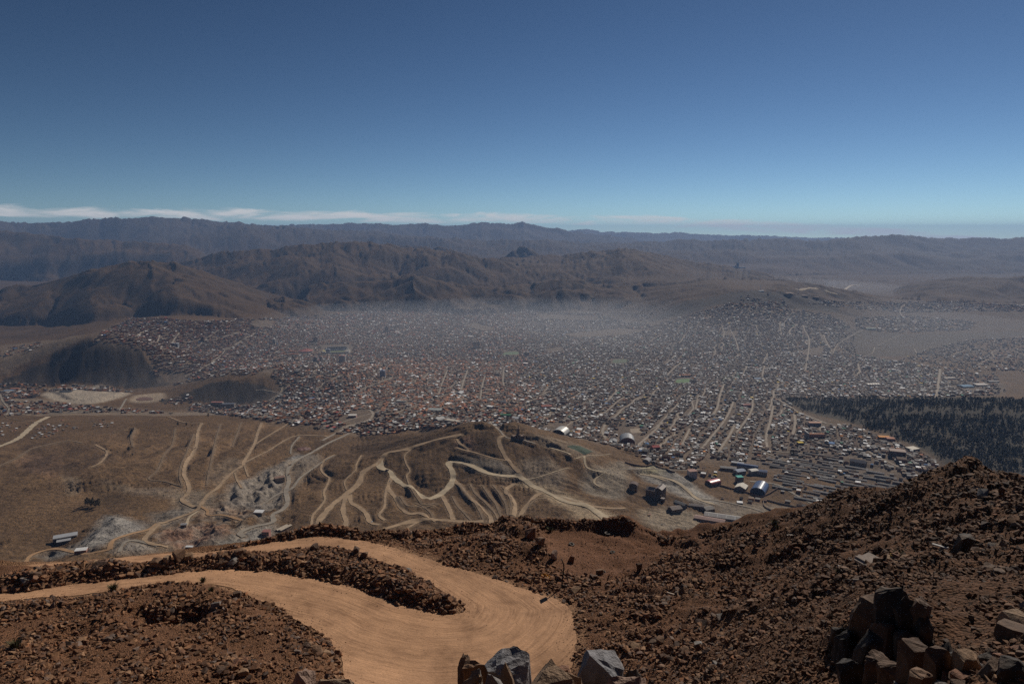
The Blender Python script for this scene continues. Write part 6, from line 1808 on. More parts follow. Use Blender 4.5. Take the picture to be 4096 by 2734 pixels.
wall_line([(3060, 2000), (3130, 2018), (3220, 2038)], 4, (0.22, 0.17, 0.13), 'lone wall across the bare ground below the hangar')
wall_line([(3055, 2002), (3056, 2025), (3090, 2042), (3140, 2035)], 3.5, (0.24, 0.18, 0.14), 'brown wall round the flat yard beside the dark spur')
wall_line([(2500, 1850), (2560, 1865), (2640, 1872), (2680, 1885), (2700, 1890)], 4, (0.19, 0.13, 0.10), 'wall along the road above the tailings slope')

# ------------------------------------------------------------------ the ordinary houses
bad = np.zeros(len(H['x']), bool)
for x, y, r in LANDMARK_SPOTS:
    bad |= (H['x'] - x) ** 2 + (H['y'] - y) ** 2 < r * r
for k in H: H[k] = H[k][~bad]
nH = len(H['x'])
dist_ = np.hypot(H['x'], H['y'])
order = np.argsort(dist_ / np.sqrt(H['w'] * H['l'] * 0.02 + H['h'] * 0.3))
n_single = 300 - len(rows_) - 66
single = order[:n_single]; restH = order[n_single:]
print('houses', nH, 'rows', len(rows_), 'single', n_single)
def house_arrays(ix):
    n = len(ix)
    w, l, h, th = H['w'][ix] / 2, H['l'][ix] / 2, H['h'][ix], H['th'][ix]
    c, s = np.cos(th), np.sin(th)
    def pt(u, v, zz):
        return np.stack([H['x'][ix] + u * c * 1.0 + v * s, H['y'][ix] - u * s + v * c, H['z'][ix] + zz], -1)
    tilt = hr.uniform(0.2, 1.3, n) * np.where(hr.uniform(0, 1, n) < 0.6, 1, -1)
    return n, w, l, h, pt, tilt
rcol = np.array([ROOFS[k] for k in H['roof']]); wcol = np.array([WALLS[k] for k in H['wall']])
def jit(c, a):
    return np.clip(c * hr.uniform(1 - a, 1 + a, (len(c), 1)), 0.02, 0.85)
shed = hr.uniform(0, 1, len(restH)) < 0.72
def emit(ix, gabled, name):
    n, w, l, h, pt, tilt = house_arrays(ix)
    z4 = np.full(n, -5.0)
    b = [pt(-w, -l, z4), pt(w, -l, z4), pt(w, l, z4), pt(-w, l, z4)]
    if not gabled:
        t = [pt(-w, -l, h - tilt * 0.5), pt(w, -l, h - tilt * 0.5), pt(w, l, h + tilt * 0.5), pt(-w, l, h + tilt * 0.5)]
        ov = 0.4
        r_ = [pt(-w - ov, -l - ov, h - tilt * 0.5 + 0.15), pt(w + ov, -l - ov, h - tilt * 0.5 + 0.15), pt(w + ov, l + ov, h + tilt * 0.5 + 0.15), pt(-w - ov, l + ov, h + tilt * 0.5 + 0.15)]
        V = np.stack(b + t + r_, 1)
        f = np.array([(0, 1, 5, 4), (1, 2, 6, 5), (2, 3, 7, 6), (3, 0, 4, 7), (8, 9, 10, 11)])
        isroof = np.array([0, 0, 0, 0, 1])
    else:
        t = [pt(-w, -l, h), pt(w, -l, h), pt(w, l, h), pt(-w, l, h)]
        rz_ = h + w * 0.42
        g = [pt(0 * w, -l, rz_), pt(0 * w, l, rz_)]
        V = np.stack(b + t + g, 1)
        f = np.array([(0, 1, 5, 4), (1, 2, 6, 5), (2, 3, 7, 6), (3, 0, 4, 7), (4, 5, 8, 8), (6, 7, 9, 9), (5, 6, 9, 8), (7, 4, 8, 9)])
        isroof = np.array([0, 0, 0, 0, 0, 0, 1, 1])
    nv = V.shape[1]
    F = (f[None] + (np.arange(n) * nv)[:, None, None])
    if gabled:  # quads with a doubled corner become triangles
        tri = np.concatenate([F[:, :, [0, 1, 2]].reshape(-1, 3), F[:, [0, 1, 2, 3, 6, 7]][:, :, [0, 2, 3]].reshape(-1, 3)])
        R1 = np.tile(isroof, n); R2 = np.tile(isroof[[0, 1, 2, 3, 6, 7]], n)
        own = np.concatenate([np.repeat(np.arange(n), 8), np.repeat(np.arange(n), 6)])
        ro = np.concatenate([R1, R2]); Fx = tri
    else:
        Fx = F.reshape(-1, 4); ro = np.tile(isroof, n); own = np.repeat(np.arange(n), 5)
    rc, wc = jit(rcol[ix], 0.28), jit(wcol[ix], 0.3)
    C = np.where(ro[:, None] == 1, rc[own], wc[own])
    me_ = np_mesh(name, V.reshape(-1, 3), Fx, False, C, 'tint', 'FACE')
    me_.materials.append(wall_m.m); me_.materials.append(roof_m.m)
    me_.polygons.foreach_set('material_index', ro.astype(np.int32))
    return tag(link(name, me_), kind='stuff')
emit(restH[shed], False, 'distant_houses')
emit(restH[~shed], True, 'distant_gabled_houses')
HP = {}
def single_house(ix):
    w, l, h = H['w'][ix], H['l'][ix], H['h'][ix]
    o = empty('town_house', (H['x'][ix], H['y'][ix], H['z'][ix]), -H['th'][ix])
    gab = hr.uniform() < 0.3
    if gab:
        # ridge along the longer side
        mesh_of('wall', *gable_wall(w, l, h, l * 0.2, -5), o, MW[H['wall'][ix]])
        mesh_of('roof', *gable_roof(w, l, h, l * 0.2, 0.35, 0.2), o, MR[H['roof'][ix]])
    else:
        v, f = box_vf(-w / 2, w / 2, -l / 2, l / 2, -5, h)
        mesh_of('wall', v, f, o, MW[H['wall'][ix]])
        mesh_of('roof', *flat_roof(w, l, h + 0.003, 0.3, 0.25, hr.uniform(0.2, 1.2)), o, MR[H['roof'][ix]])
    for q in (-0.25, 0.25):
        boxes('window', [(w * q - 0.7, w * q + 0.7, -l / 2 - 0.06, -l / 2 + 0.06, 1.0, 2.3)], o, GLASS)
    px, py = H['px'][ix], H['py'][ix]
    sto = 'low' if h < 4.2 else 'two storey' if h < 7.2 else 'tall'
    zone = ('below the plantation road' if px > 3400 else 'below the orange hall' if px > 3120 else 'above the blue school' if px > 2880 else 'near the tailings slope' if px > 2640 else 'below the vaulted coliseum' if px > 2440 else
            'right of the monument hill' if px > 2160 else 'behind the monument hill' if px > 1800 else 'at the west town edge' if px > 1300 else 'above the left slope')
    tag(o, f'{sto} {H["wall"][ix]} house with {"gabled " if gab else ""}{H["roof"][ix]} roof {zone}', 'house', f'{sto} {H["wall"][ix]} houses with {"gabled " if gab else ""}{H["roof"][ix]} roofs {zone}')
for ix in single:
    single_house(int(ix))

# scattered small houses on the bare left slope
cl_polys = [(P1([(0, 140), (190, 150), (200, 165), (150, 175), (60, 240), (0, 250)]), 15), (P1([(250, 170), (330, 165), (420, 135), (500, 130), (460, 185), (400, 215), (380, 240), (300, 250), (215, 265), (220, 240)]), 34), (P1([(485, 185), (530, 180), (525, 195), (490, 198)]), 3),
            (P1([(590, 145), (690, 132), (765, 150), (760, 185), (680, 185), (590, 185)]), 14)]
k_ = 0
for poly, cnt in cl_polys:
    pa = np.array(poly)
    got, tries = [], 0
    while len(got) < cnt and tries < 4000:
        tries += 1
        px, py = hr.uniform(pa[:, 0].min(), pa[:, 0].max()), hr.uniform(pa[:, 1].min(), pa[:, 1].max())
        if not in_poly(np.array([px]), np.array([py]), poly)[0]:
            continue
        if any(abs(px - a) < 11 and abs(py - b) < 4 for a, b in got):
            continue
        got.append((px, py))
        p = cast(px, py)
        rc = hr.choice(['white tin', 'grey tin', 'rusty tin', 'concrete', 'terracotta'], p=[0.3, 0.2, 0.12, 0.28, 0.1]); wc = hr.choice(['brick', 'adobe', 'pink'], p=[0.35, 0.5, 0.15])
        o = empty('slope_house', tuple(p), R(hr.normal(-8, 9)))
        w, l, h = hr.uniform(6.5, 10), hr.uniform(4.5, 6), hr.uniform(2.5, 3.1)
        v, f = box_vf(-w / 2, w / 2, -l / 2, l / 2, -3, h)
        mesh_of('wall', v, f, o, MW[wc])
        mesh_of('roof', *flat_roof(w, l, h + 0.003, 0.35, 0.2, hr.uniform(0.3, 0.8)), o, MR[rc])
        boxes('door', [(-0.6, 0.6, -l / 2 - 0.06, -l / 2 + 0.06, 0, 2.1)], o, DOORM)
        where = 'left of the pale track' if px < 120 else 'right of the pale track' if px < 235 else 'in the middle cluster' if px < 330 else 'in the right cluster'
        row_ = 'upper' if py < 1690 else 'lower' if py > 1725 else 'middle'
        tag(o, f'small {wc} house with {rc} roof, {row_} row {where}', 'house', f'small {wc} houses with {rc} roofs, {row_} row {where}')
        k_ += 1

# pitches and ponds
def sheet(name, px_poly, col, lift=1.0, dmin=900.0, rough=0.95, spec=0.2):
    w = np.array([cast(a, b, dmin) for a, b in px_poly])
    w = resample(np.r_[w, w[:1]], 4.0)[:-1, :2]
    c = w.mean(0); n = len(w)
    rings = [c + (w - c) * f for f in (1.0, 0.8, 0.6, 0.4, 0.2)]
    P = np.concatenate(rings + [c[None]])
    z = zat(P[:, 0], P[:, 1]) + lift
    F = [(r * n + i, (r + 1) * n + i, (r + 1) * n + (i + 1) % n, r * n + (i + 1) % n) for r in range(4) for i in range(n)] + [(4 * n + i, 5 * n, 4 * n + (i + 1) % n) for i in range(n)]
    me_ = bpy.data.meshes.new(name); me_.from_pydata([tuple(map(float, q)) for q in np.c_[P, z]], [], F); me_.update()
    bm = bmesh.new(); bm.from_mesh(me_); bmesh.ops.recalc_face_normals(bm, faces=bm.faces); bm.to_mesh(me_); bm.free()
    return tag(link(name, me_, None, lm(col, rough, spec)), kind='structure')
sheet('sports_pitch', [(2268, 1785), (2298, 1781), (2372, 1807), (2338, 1818)], (0.06, 0.082, 0.055), 1.0)
sheet('sports_pitch', [(2708, 1517), (2757, 1515), (2760, 1529), (2706, 1530)], (0.12, 0.19, 0.08), 0.6, 2300)
sheet('sports_pitch', [(2020, 1409), (2065, 1406), (2072, 1416), (2013, 1419)], (0.12, 0.17, 0.09), 0.6, 2300)
sheet('sports_pitch', [(2455, 1438), (2505, 1436), (2508, 1449), (2452, 1451)], (0.11, 0.13, 0.08), 0.6, 2300)
sheet('earth_yard', [(2520, 1715), (2580, 1712), (2590, 1728), (2530, 1732)], (0.30, 0.24, 0.18), 0.5)
sheet('sports_pitch', [(2890, 1506), (2945, 1504), (2950, 1518), (2885, 1520)], (0.16, 0.17, 0.12), 0.6, 2300)
sheet('pond', [(238, 1563), (260, 1559), (285, 1561), (290, 1566), (262, 1570), (240, 1568)], (0.05, 0.048, 0.045), 1.2, 2700, 0.5, 0.3)
sheet('pond', [(545, 1594), (575, 1588), (608, 1592), (610, 1598), (575, 1602), (548, 1600)], (0.16, 0.095, 0.07), 1.2, 2700, 0.6, 0.2)
sheet('pond', [(1188, 1793), (1212, 1789), (1242, 1793), (1238, 1800), (1210, 1803), (1192, 1800)], (0.11, 0.045, 0.035), 1.0, 900, 0.6, 0.2)

# ------------------------------------------------------------------ trees
LEAFM = NT('dark_foliage', 0.8, 0.2)
LEAFM.base(LEAFM.ramp(LEAFM.noise(LEAFM.coord(), 0.5, 3, 0.6), [(0.3, (0.026, 0.023, 0.011)), (0.7, (0.07, 0.058, 0.026))]))
BARK = flat_mat('bark', (0.10, 0.075, 0.055), 0.9)
def crown_vf(r2, h, rad, n_cl, leaf, z0, cone=0.0):
    P, F = [], []
    for k in range(n_cl):
        t = r2.uniform(0, 1)
        z = z0 + (h - z0) * (0.02 + 0.96 * t)
        rr_ = rad * ((1 - t) ** 0.7 * cone + (1 - cone) * math.sin(math.pi * (0.15 + 0.8 * t))) * r2.uniform(0.35, 1.05)
        a = r2.uniform(0, 6.283)
        c = np.array([rr_ * math.cos(a), rr_ * math.sin(a), z])
        for q in range(3):
            d1, d2 = r2.normal(size=3), r2.normal(size=3)
            d1 /= np.linalg.norm(d1); d2 -= d1 * d1.dot(d2); d2 /= np.linalg.norm(d2)
            s = leaf * r2.uniform(0.5, 1.2)
            cc2 = c + r2.normal(size=3) * leaf * 0.5
            b = len(P)
            P += [cc2 - d1 * s, cc2 + d2 * s * 0.6, cc2 + d1 * s, cc2 - d2 * s * 0.6]
            F.append((b, b + 1, b + 2, b + 3))
    return P, F
def trunk_vf(h, r, limbs, r2):
    V, F = [], []
    def tube(p0, p1, a, b):
        o_ = len(V)
        d = np.array(p1) - np.array(p0); d /= np.linalg.norm(d)
        u = np.cross(d, (0.3, 0.9, 0.1)); u /= np.linalg.norm(u); w = np.cross(d, u)
        for p, rr_ in ((p0, a), (p1, b)):
            for k in range(6):
                t = k * math.pi / 3
                V.append(tuple(np.array(p) + (u * math.cos(t) + w * math.sin(t)) * rr_))
        for k in range(6):
            F.append((o_ + k, o_ + (k + 1) % 6, o_ + 6 + (k + 1) % 6, o_ + 6 + k))
    tube((0, 0, -1), (0, 0, h * 0.85), r, r * 0.35)
    for k in range(limbs):
        z = h * r2.uniform(0.3, 0.75); a = r2.uniform(0, 6.28)
        tube((0, 0, z), (math.cos(a) * h * 0.18, math.sin(a) * h * 0.18, z + h * 0.16), r * 0.4, r * 0.15)
    return V, F
def tree(name, px, py, h, rad, seed, label, group=None, n_cl=90, cone=0.1, z0=0.28):
    r2 = np.random.default_rng(seed)
    p = cast(px, py)
    o = empty(name, tuple(p)); tag(o, label, 'tree', group)
    mesh_of('trunk', *trunk_vf(h, max(0.25, h * 0.022), 5, r2), o, BARK)
    mesh_of('crown', *crown_vf(r2, h, rad, n_cl, rad * 0.27, h * z0, cone), o, LEAFM.m)
gv = [(343, 2022), (352, 2026), (359, 2019), (367, 2028), (374, 2023), (382, 2030), (389, 2026), (397, 2032)]
ords = ['leftmost', 'second from the left', 'third from the left', 'fourth from the left', 'fourth from the right', 'third from the right', 'second from the right', 'rightmost']
for k, (px, py) in enumerate(gv):
    tree('eucalyptus_tree', px, py, 15 + 5 * (k % 3 == 1) + 1.5 * (k % 2), 3.4 + 0.6 * (k % 2), 40 + k, f'dark eucalyptus tree, {ords[k]} of the grove on the left slope', 'grove on the left slope')
for k, (px, py, h, rad, lab) in enumerate([(515, 1806, 14, 4.5, 'lone round dark tree on the left slope'), (500, 1812, 6, 3.0, 'low dark tree left of the lone round tree'), (530, 1822, 6, 3.0, 'low dark tree right below the lone round tree'), (712, 1702, 13, 4.0, 'tall tree at the left of the walled plot'),
                                           (746, 1703, 12, 3.6, 'tall tree in the middle of the walled plot'), (768, 1706, 8, 3.0, 'small tree at the right of the walled plot'), (405, 1648, 16, 6.0, 'broad tree beside the valley road'), (440, 1647, 15, 6.5, 'broad tree right of the other at the valley road'),
                                           (528, 1946, 7, 2.2, 'small tree, left of three on the lower left slope'), (556, 1944, 6, 2.0, 'small tree, middle of three on the lower left slope'), (593, 1956, 6, 2.0, 'small tree, right of three on the lower left slope'),
                                           (655, 1985, 5, 2.0, 'bushy small tree near the lower track'), (425, 1799, 4, 2.6, 'low dark bush tree at the end of the curved track'), (445, 1803, 4, 2.8, 'second low bush tree at the curved track'), (470, 1808, 4, 2.6, 'third low bush tree at the curved track'),
                                           (833, 1668, 14, 4.0, 'dark tree in the near west town'), (930, 1668, 14, 4.5, 'dark tree right in the near west town'), (1535, 1470, 17, 8, 'large dark tree clump above the blue grey tower'), (1555, 1480, 16, 8, 'dark tree clump right of the blue grey tower')]):
    tree('tree' if h > 8 else 'small_tree', px, py, h, rad, 80 + k, lab, n_cl=70 if h > 8 else 36, z0=0.12 if h < 8 else 0.25)
# the plantation on the right: one dark mass of young pines
PL = [[(3130, 1602), (3200, 1594), (3450, 1592), (3700, 1600), (4200, 1606), (4200, 1652), (3900, 1648), (3720, 1638), (3560, 1650), (3440, 1690), (3330, 1660), (3240, 1650)],
      [(3480, 1672), (3640, 1660), (3750, 1652), (3900, 1664), (4200, 1668), (4200, 1890), (4000, 1885), (3850, 1860), (3760, 1820), (3650, 1770), (3540, 1730), (3450, 1710)],
      [(4000, 1450), (4200, 1440), (4200, 1470), (4020, 1470)]]
pr = np.random.default_rng(3)
tv, tf, off = [], [], 0
protoT = [crown_vf(np.random.default_rng(700 + k), 1.0, 0.28, 9, 0.20, 0.08, 0.75) for k in range(6)]
cnt = 0
for pi_, poly in enumerate(PL):
    w = np.array([cast(a, b, 1300)[:2] for a, b in poly])
    x0_, x1_, y0_, y1_ = w[:, 0].min(), w[:, 0].max(), w[:, 1].min(), w[:, 1].max()
    npt = [7000, 8000, 300][pi_]
    X, Y = pr.uniform(x0_, x1_, npt), pr.uniform(y0_, y1_, npt)
    m = in_poly(X + 60 * fbm(X / 70, Y / 70, 3, 971) + pr.normal(0, 9, npt), Y + 60 * fbm(X / 70, Y / 70, 3, 973) + pr.normal(0, 9, npt), w) & (fbm(X / 90, Y / 90, 3, 951) + pr.normal(0, 0.3, npt) > -0.08)
    X, Y = X[m][:3000], Y[m][:3000]
    Z = zat(X, Y)
    for x, y, z in zip(X, Y, Z):
        P, F = protoT[pr.integers(0, 6)]
        h = pr.uniform(5, 14)
        a = pr.uniform(0, 6.28); c, s = math.cos(a), math.sin(a)
        P = np.array(P)
        tv.append(np.c_[(P[:, 0] * c - P[:, 1] * s) * h + x, (P[:, 0] * s + P[:, 1] * c) * h + y, P[:, 2] * h + z])
        tf.append(np.array(F) + off); off += len(P); cnt += 1
me_ = np_mesh('plantation', np.concatenate(tv), np.concatenate(tf))
tag(link('plantation', me_, None, LEAFM.m), 'dark pine plantation covering the hillside at right', kind='stuff')
# scattered town trees
X, Y = H['x'][::1], H['y'][::1]
pick = pr.choice(len(X), 420, replace=False)
tv, tf, off = [], [], 0
for i in pick:
    for q in range(2):
        x, y = X[i] + pr.normal(0, 9), Y[i] + pr.normal(0, 9)
        P, F = protoT[pr.integers(0, 6)]
        P = np.array(P); h = pr.uniform(7, 13)
        tv.append(np.c_[P[:, 0] * h * 1.5 + x, P[:, 1] * h * 1.5 + y, P[:, 2] * h + float(zat(x, y))])
        tf.append(np.array(F) + off); off += len(P)
tag(link('town_trees', np_mesh('town_trees', np.concatenate(tv), np.concatenate(tf)), None, LEAFM.m), kind='stuff')
# tufts and low scrub on the near hills
X, Y = pr.uniform(-1300, 900, 60000), pr.uniform(1020, 2500, 60000)
m = (np.abs(X) < Y * 0.78) & (fbm(X / 130, Y / 130, 3, 961) > 0.06)
for rs, w, key in road_geo[:len(MIDROADS)]:
    d, _ = poly_dist(X, Y, rs[::3], w)
    m &= d > w * 0.7
X, Y = X[m][:17000], Y[m][:17000]
Z = zat(X, Y)
ppx, ppy = project(X, Y, Z)
m = ~in_poly(ppx, ppy, TOWN) & (ppx < 2500)
X, Y, Z = X[m], Y[m], Z[m]
tetra = np.array([(1, 0, -0.3), (-0.5, 0.87, -0.3), (-0.5, -0.87, -0.3), (0.1, 0.1, 1.0)])
tfc = np.array([(0, 1, 3), (1, 2, 3), (2, 0, 3)])
sc_ = pr.uniform(0.5, 1.5, len(X))
V = tetra[None] * sc_[:, None, None] * np.array((1.2, 1.2, 0.8)) + np.stack([X, Y, Z], 1)[:, None]
F = tfc[None] + (np.arange(len(X)) * 4)[:, None, None]
SCRUB = flat_mat('scrub', (0.05, 0.042, 0.026), 0.9)
tag(link('scrub', np_mesh('scrub', V.reshape(-1, 3), F.reshape(-1, 3)), None, SCRUB), kind='stuff')

# ------------------------------------------------------------------ vehicles on the dirt roads
def vehicle(px, py, kind, col, axis, label):
    p = cast(px, py)
    o = empty('truck' if kind == 'truck' else 'pickup' if kind == 'pickup' else 'car', (p[0], p[1], float(zat(p[0], p[1])) + 0.7), math.pi / 2 - R(axis))
    tag(o, label, 'truck' if kind == 'truck' else 'pickup' if kind == 'pickup' else 'car')
    m_ = lm(col, 0.35, 0.5); tyre = lm((0.02, 0.02, 0.02), 0.9)
    L, W = (8.0, 2.5) if kind == 'truck' else (5.0, 1.9)
    if kind == 'truck':
        boxes('cab', [(L / 2 - 2.2, L / 2, -W / 2, W / 2, 0.9, 3.1)], o, m_)
        boxes('bed', [(-L / 2, L / 2 - 2.4, -W / 2, W / 2, 1.1, 2.9)], o, lm((0.25, 0.16, 0.10), 0.8))
        boxes('windscreen', [(L / 2 - 0.02, L / 2 + 0.04, -W * 0.42, W * 0.42, 2.0, 2.9)], o, GLASS)
        r = 0.5
    else:
        V = [(-L / 2, -W / 2, 0.45), (L / 2, -W / 2, 0.45), (L / 2, W / 2, 0.45), (-L / 2, W / 2, 0.45), (-L / 2, -W / 2, 1.0), (L / 2, -W / 2, 0.95), (L / 2, W / 2, 0.95), (-L / 2, W / 2, 1.0)]
        mesh_of('body', V, box_vf(0, 1, 0, 1, 0, 1)[1], o, m_)
        x0_, x1_ = (-0.4, 1.3) if kind == 'pickup' else (-1.7, 1.0)
        V = [(x0_ - 0.3, -W / 2 + .05, 0.97), (x1_ + 0.5, -W / 2 + .05, 0.97), (x1_ + 0.5, W / 2 - .05, 0.97), (x0_ - 0.3, W / 2 - .05, 0.97), (x0_, -W / 2 + .2, 1.65), (x1_, -W / 2 + .2, 1.65), (x1_, W / 2 - .2, 1.65), (x0_, W / 2 - .2, 1.65)]
        mesh_of('cabin', V, box_vf(0, 1, 0, 1, 0, 1)[1], o, GLASS)
        boxes('roof', [(x0_, x1_, -W / 2 + .2, W / 2 - .2, 1.653, 1.72)], o, m_)
        r = 0.36
    for sx in (-0.32, 0.32):
        for sy in (-1, 1):
            V = [(L * sx + r * math.cos(k * math.pi / 6), sy * (W / 2 - 0.12) + yy, r + r * math.sin(k * math.pi / 6)) for yy in (-0.13, 0.13) for k in range(12)]
            F = [(k, (k + 1) % 12, 12 + (k + 1) % 12, 12 + k) for k in range(12)] + [tuple(range(11, -1, -1)), tuple(range(12, 24))]
            mesh_of('wheel', V, F, o, tyre)
for a in [(1488, 2088, 'pickup', (0.72, 0.72, 0.70), 20, 'white pickup on the dirt track above the far road bank'), (1560, 1925, 'pickup', (0.55, 0.55, 0.52), 160, 'pale pickup on the left hairpin of the hill road'), (1549, 1882, 'truck', (0.10, 0.09, 0.09), 120, 'dark truck at the upper bend of the hill road'),
          (780, 1795, 'truck', (0.12, 0.10, 0.09), 8, 'dark truck climbing the long track on the left slope'), (2612, 1931, 'car', (0.75, 0.75, 0.75), 60, 'white car on the grey tailings slope'), (1160, 1862, 'truck', (0.20, 0.17, 0.13), 30, 'dusty truck on the haul road in the ravine'),
          (2596, 2062, 'truck', (0.70, 0.30, 0.24), 60, 'white and red truck parked below the ore mill'), (118, 1712, 'car', (0.15, 0.14, 0.14), 45, 'dark car on the pale track at far left'), (1157, 1898, 'truck', (0.2, 0.15, 0.1), 10, 'brown truck further down the haul road'),
          (2648, 2100, 'car', (0.08, 0.08, 0.09), 100, 'dark car on the buff track at the dark spur'), (3093, 1937, 'car', (0.05, 0.05, 0.06), 95, 'dark car on the curved road behind the hangar')]:
    vehicle(*a)

# ------------------------------------------------------------------ things on the near slope
TYREM = NT('tyre_rubber', 0.85, 0.3)
TYREM.base(TYREM.ramp(TYREM.noise(TYREM.coord(), 3.0, 4, 0.6), [(0.35, (0.018, 0.017, 0.016)), (0.7, (0.09, 0.07, 0.055))]))
RIMM = flat_mat('worn_tread', (0.16, 0.145, 0.13), 0.9)
def tyre(px, py, rad, label, tilt=(0.1, 0.05), dmin=60):
    p = fcast(px, py, dmin)
    o = empty('tyre', (p[0], p[1], p[2] + rad * 0.24)); tag(o, label, 'tyre', 'old tyres on the red gravel platform')
    o.rotation_euler = (tilt[0], tilt[1], 0.5)
    prof = [(0.52, -0.20), (0.60, -0.27), (0.86, -0.27), (0.97, -0.20), (1.0, -0.08), (1.0, 0.08), (0.97, 0.20), (0.86, 0.27), (0.60, 0.27), (0.52, 0.20)]
    N = 32
    V = [(rad * r * math.cos(2 * math.pi * k / N), rad * r * math.sin(2 * math.pi * k / N), rad * z) for k in range(N) for r, z in prof]
    n = len(prof)
    F = [(k * n + j, ((k + 1) % N) * n + j, ((k + 1) % N) * n + (j + 1) % n, k * n + (j + 1) % n) for k in range(N) for j in range(n)]
    mesh_of('sidewall', V, F, o, TYREM.m, True)
    V, F = [], []
    for k in range(N):
        t0, t1 = 2 * math.pi * (k + 0.12) / N, 2 * math.pi * (k + 0.7) / N
        b = len(V)
        for z in (-0.2, 0.2):
            for r in (0.985, 1.035):
                for t in (t0, t1):
                    V.append((rad * r * math.cos(t), rad * r * math.sin(t), rad * z))
        F += [(b + i for i in q) for q in ((0, 1, 3, 2), (4, 6, 7, 5), (2, 3, 7, 6), (0, 2, 6, 4), (1, 5, 7, 3))]
    mesh_of('tread', V, [tuple(f) for f in F], o, RIMM)
    V = [(rad * r * math.cos(2 * math.pi * k / N), rad * r * math.sin(2 * math.pi * k / N), rad * 0.275) for k in range(N) for r in (0.56, 0.70)]
    mesh_of('bead', V, [(2 * k, 2 * k + 1, (2 * k + 3) % (2 * N), (2 * k + 2) % (2 * N)) for k in range(N)], o, flat_mat('dusty_bead', (0.22, 0.20, 0.18), 0.9))
tyre(2429, 2136, 0.62, 'old tyre lying near the stone bank, farthest right on the red platform')
tyre(2286, 2179, 0.56, 'pale rimmed tyre lying in the middle of the red platform', (0.25, 0.1))
tyre(2450, 2210, 0.46, 'dark tyre half sunk right of the blocky boulder', (0.1, -0.15))
tyre(2415, 2290, 0.42, 'small tyre leaning on a boulder below the red platform', (0.5, 0.1))
tyre(2492, 2103, 0.55, 'black tyre standing in the stone bank at the platform edge', (1.1, 0.3))
# road sign at the bend: bent pole, square plate seen nearly edge on
p = fcast(2247, 2352, 60)
o = empty('road_sign', tuple(p)); o.scale = (1.3, 1.3, 1.25); tag(o, 'bent thin road sign pole with a plate seen edge on at the bend', 'sign')
pts = [(0, 0, -0.6), (0.03, 0, 0.8), (0.12, 0, 1.8), (0.22, 0.02, 2.7), (0.2, 0.05, 3.1), (0.02, 0.05, 3.6), (-0.08, 0.05, 3.85)]
V, F = [], []
for i, q in enumerate(pts):
    for k in range(8):
        t = k * math.pi / 4
        V.append((q[0] + 0.075 * math.cos(t), q[1] + 0.075 * math.sin(t), q[2]))
for i in range(len(pts) - 1):
    for k in range(8):
        F.append((i * 8 + k, i * 8 + (k + 1) % 8, (i + 1) * 8 + (k + 1) % 8, (i + 1) * 8 + k))
mesh_of('pole', V, F, o, flat_mat('weathered_steel', (0.025, 0.022, 0.02), 0.8, 0.1))
pl = boxes('plate', [(-0.015, 0.015, -0.5, 0.5, -0.45, 0.45)], o, flat_mat('sign_paint', (0.10, 0.085, 0.07), 0.6))
pl.location = (0.04, 0.05, 3.45); pl.rotation_euler = (0, R(-14), R(3))
# planks, slab, rags
def plank(px, py, L, W, T, yaw, pitch, col, label, name='plank', cat='plank', dmin=15):
    p = fcast(px, py, dmin)
    o = empty(name, (p[0], p[1], p[2] + T * 0.5 + abs(math.sin(pitch)) * L * 0.3 + 0.08), yaw); tag(o, label, cat)
    m_ = flat_mat('old_wood', col, 0.85, 0.2, 0.25, 6.0)
    a = boxes('board', [(-L / 2, L / 2, -W / 2, W / 2, -T / 2, T / 2)], o, m_); a.rotation_euler = (0, pitch, 0)
    b = boxes('cleat', [(-L * 0.32, -L * 0.26, -W * 0.62, W * 0.62, T / 2 + 0.002, T * 1.3)], a, m_)
plank(2695, 2385, 2.6, 0.22, 0.16, R(122), R(14), (0.36, 0.29, 0.23), 'weathered pale beam leaning out of the scree right of the bend')
plank(3168, 2143, 1.8, 0.25, 0.12, R(10), 0.05, (0.34, 0.29, 0.25), 'short pale board lying on the spur')
plank(3768, 2192, 1.9, 0.28, 0.1, R(120), 0.1, (0.42, 0.40, 0.38), 'white board lying on the upper right scree')
plank(3470, 2248, 1.9, 1.5, 0.16, R(20), R(-12), (0.30, 0.245, 0.21), 'large flat pale slab on the scree at right', 'stone_slab', 'slab')
plank(3440, 2238, 1.2, 0.8, 0.14, R(40), R(-8), (0.27, 0.22, 0.19), 'smaller flat slab lying against the large pale slab', 'stone_slab', 'slab')
# crumpled bright wrapper
def wrapper(px, py, s, col, label):
    p = fcast(px, py, 30)
    r2 = np.random.default_rng(int(px))
    n = 7
    g = [(s * (i / (n - 1) - 0.5) * 1.6, s * (j / (n - 1) - 0.5), s * 0.16 * r2.normal()) for i in range(n) for j in range(n)]
    o = mesh_of('wrapper', g, [tuple(q) for q in grid_faces(n, n)], None, lm(col, 0.4, 0.5))
    md = o.modifiers.new('thick', 'SOLIDIFY'); md.thickness = 0.03
    o.location = (p[0], p[1], p[2] + 0.35); o.rotation_euler = (R(25), R(10), R(-25)); tag(o, label, 'litter')
wrapper(2182, 2313, 0.9, (0.72, 0.36, 0.06), 'crumpled orange plastic sheet among stones left of the sign')
wrapper(3575, 2240, 0.45, (0.62, 0.42, 0.10), 'small yellow plastic scrap right of the flat slab')
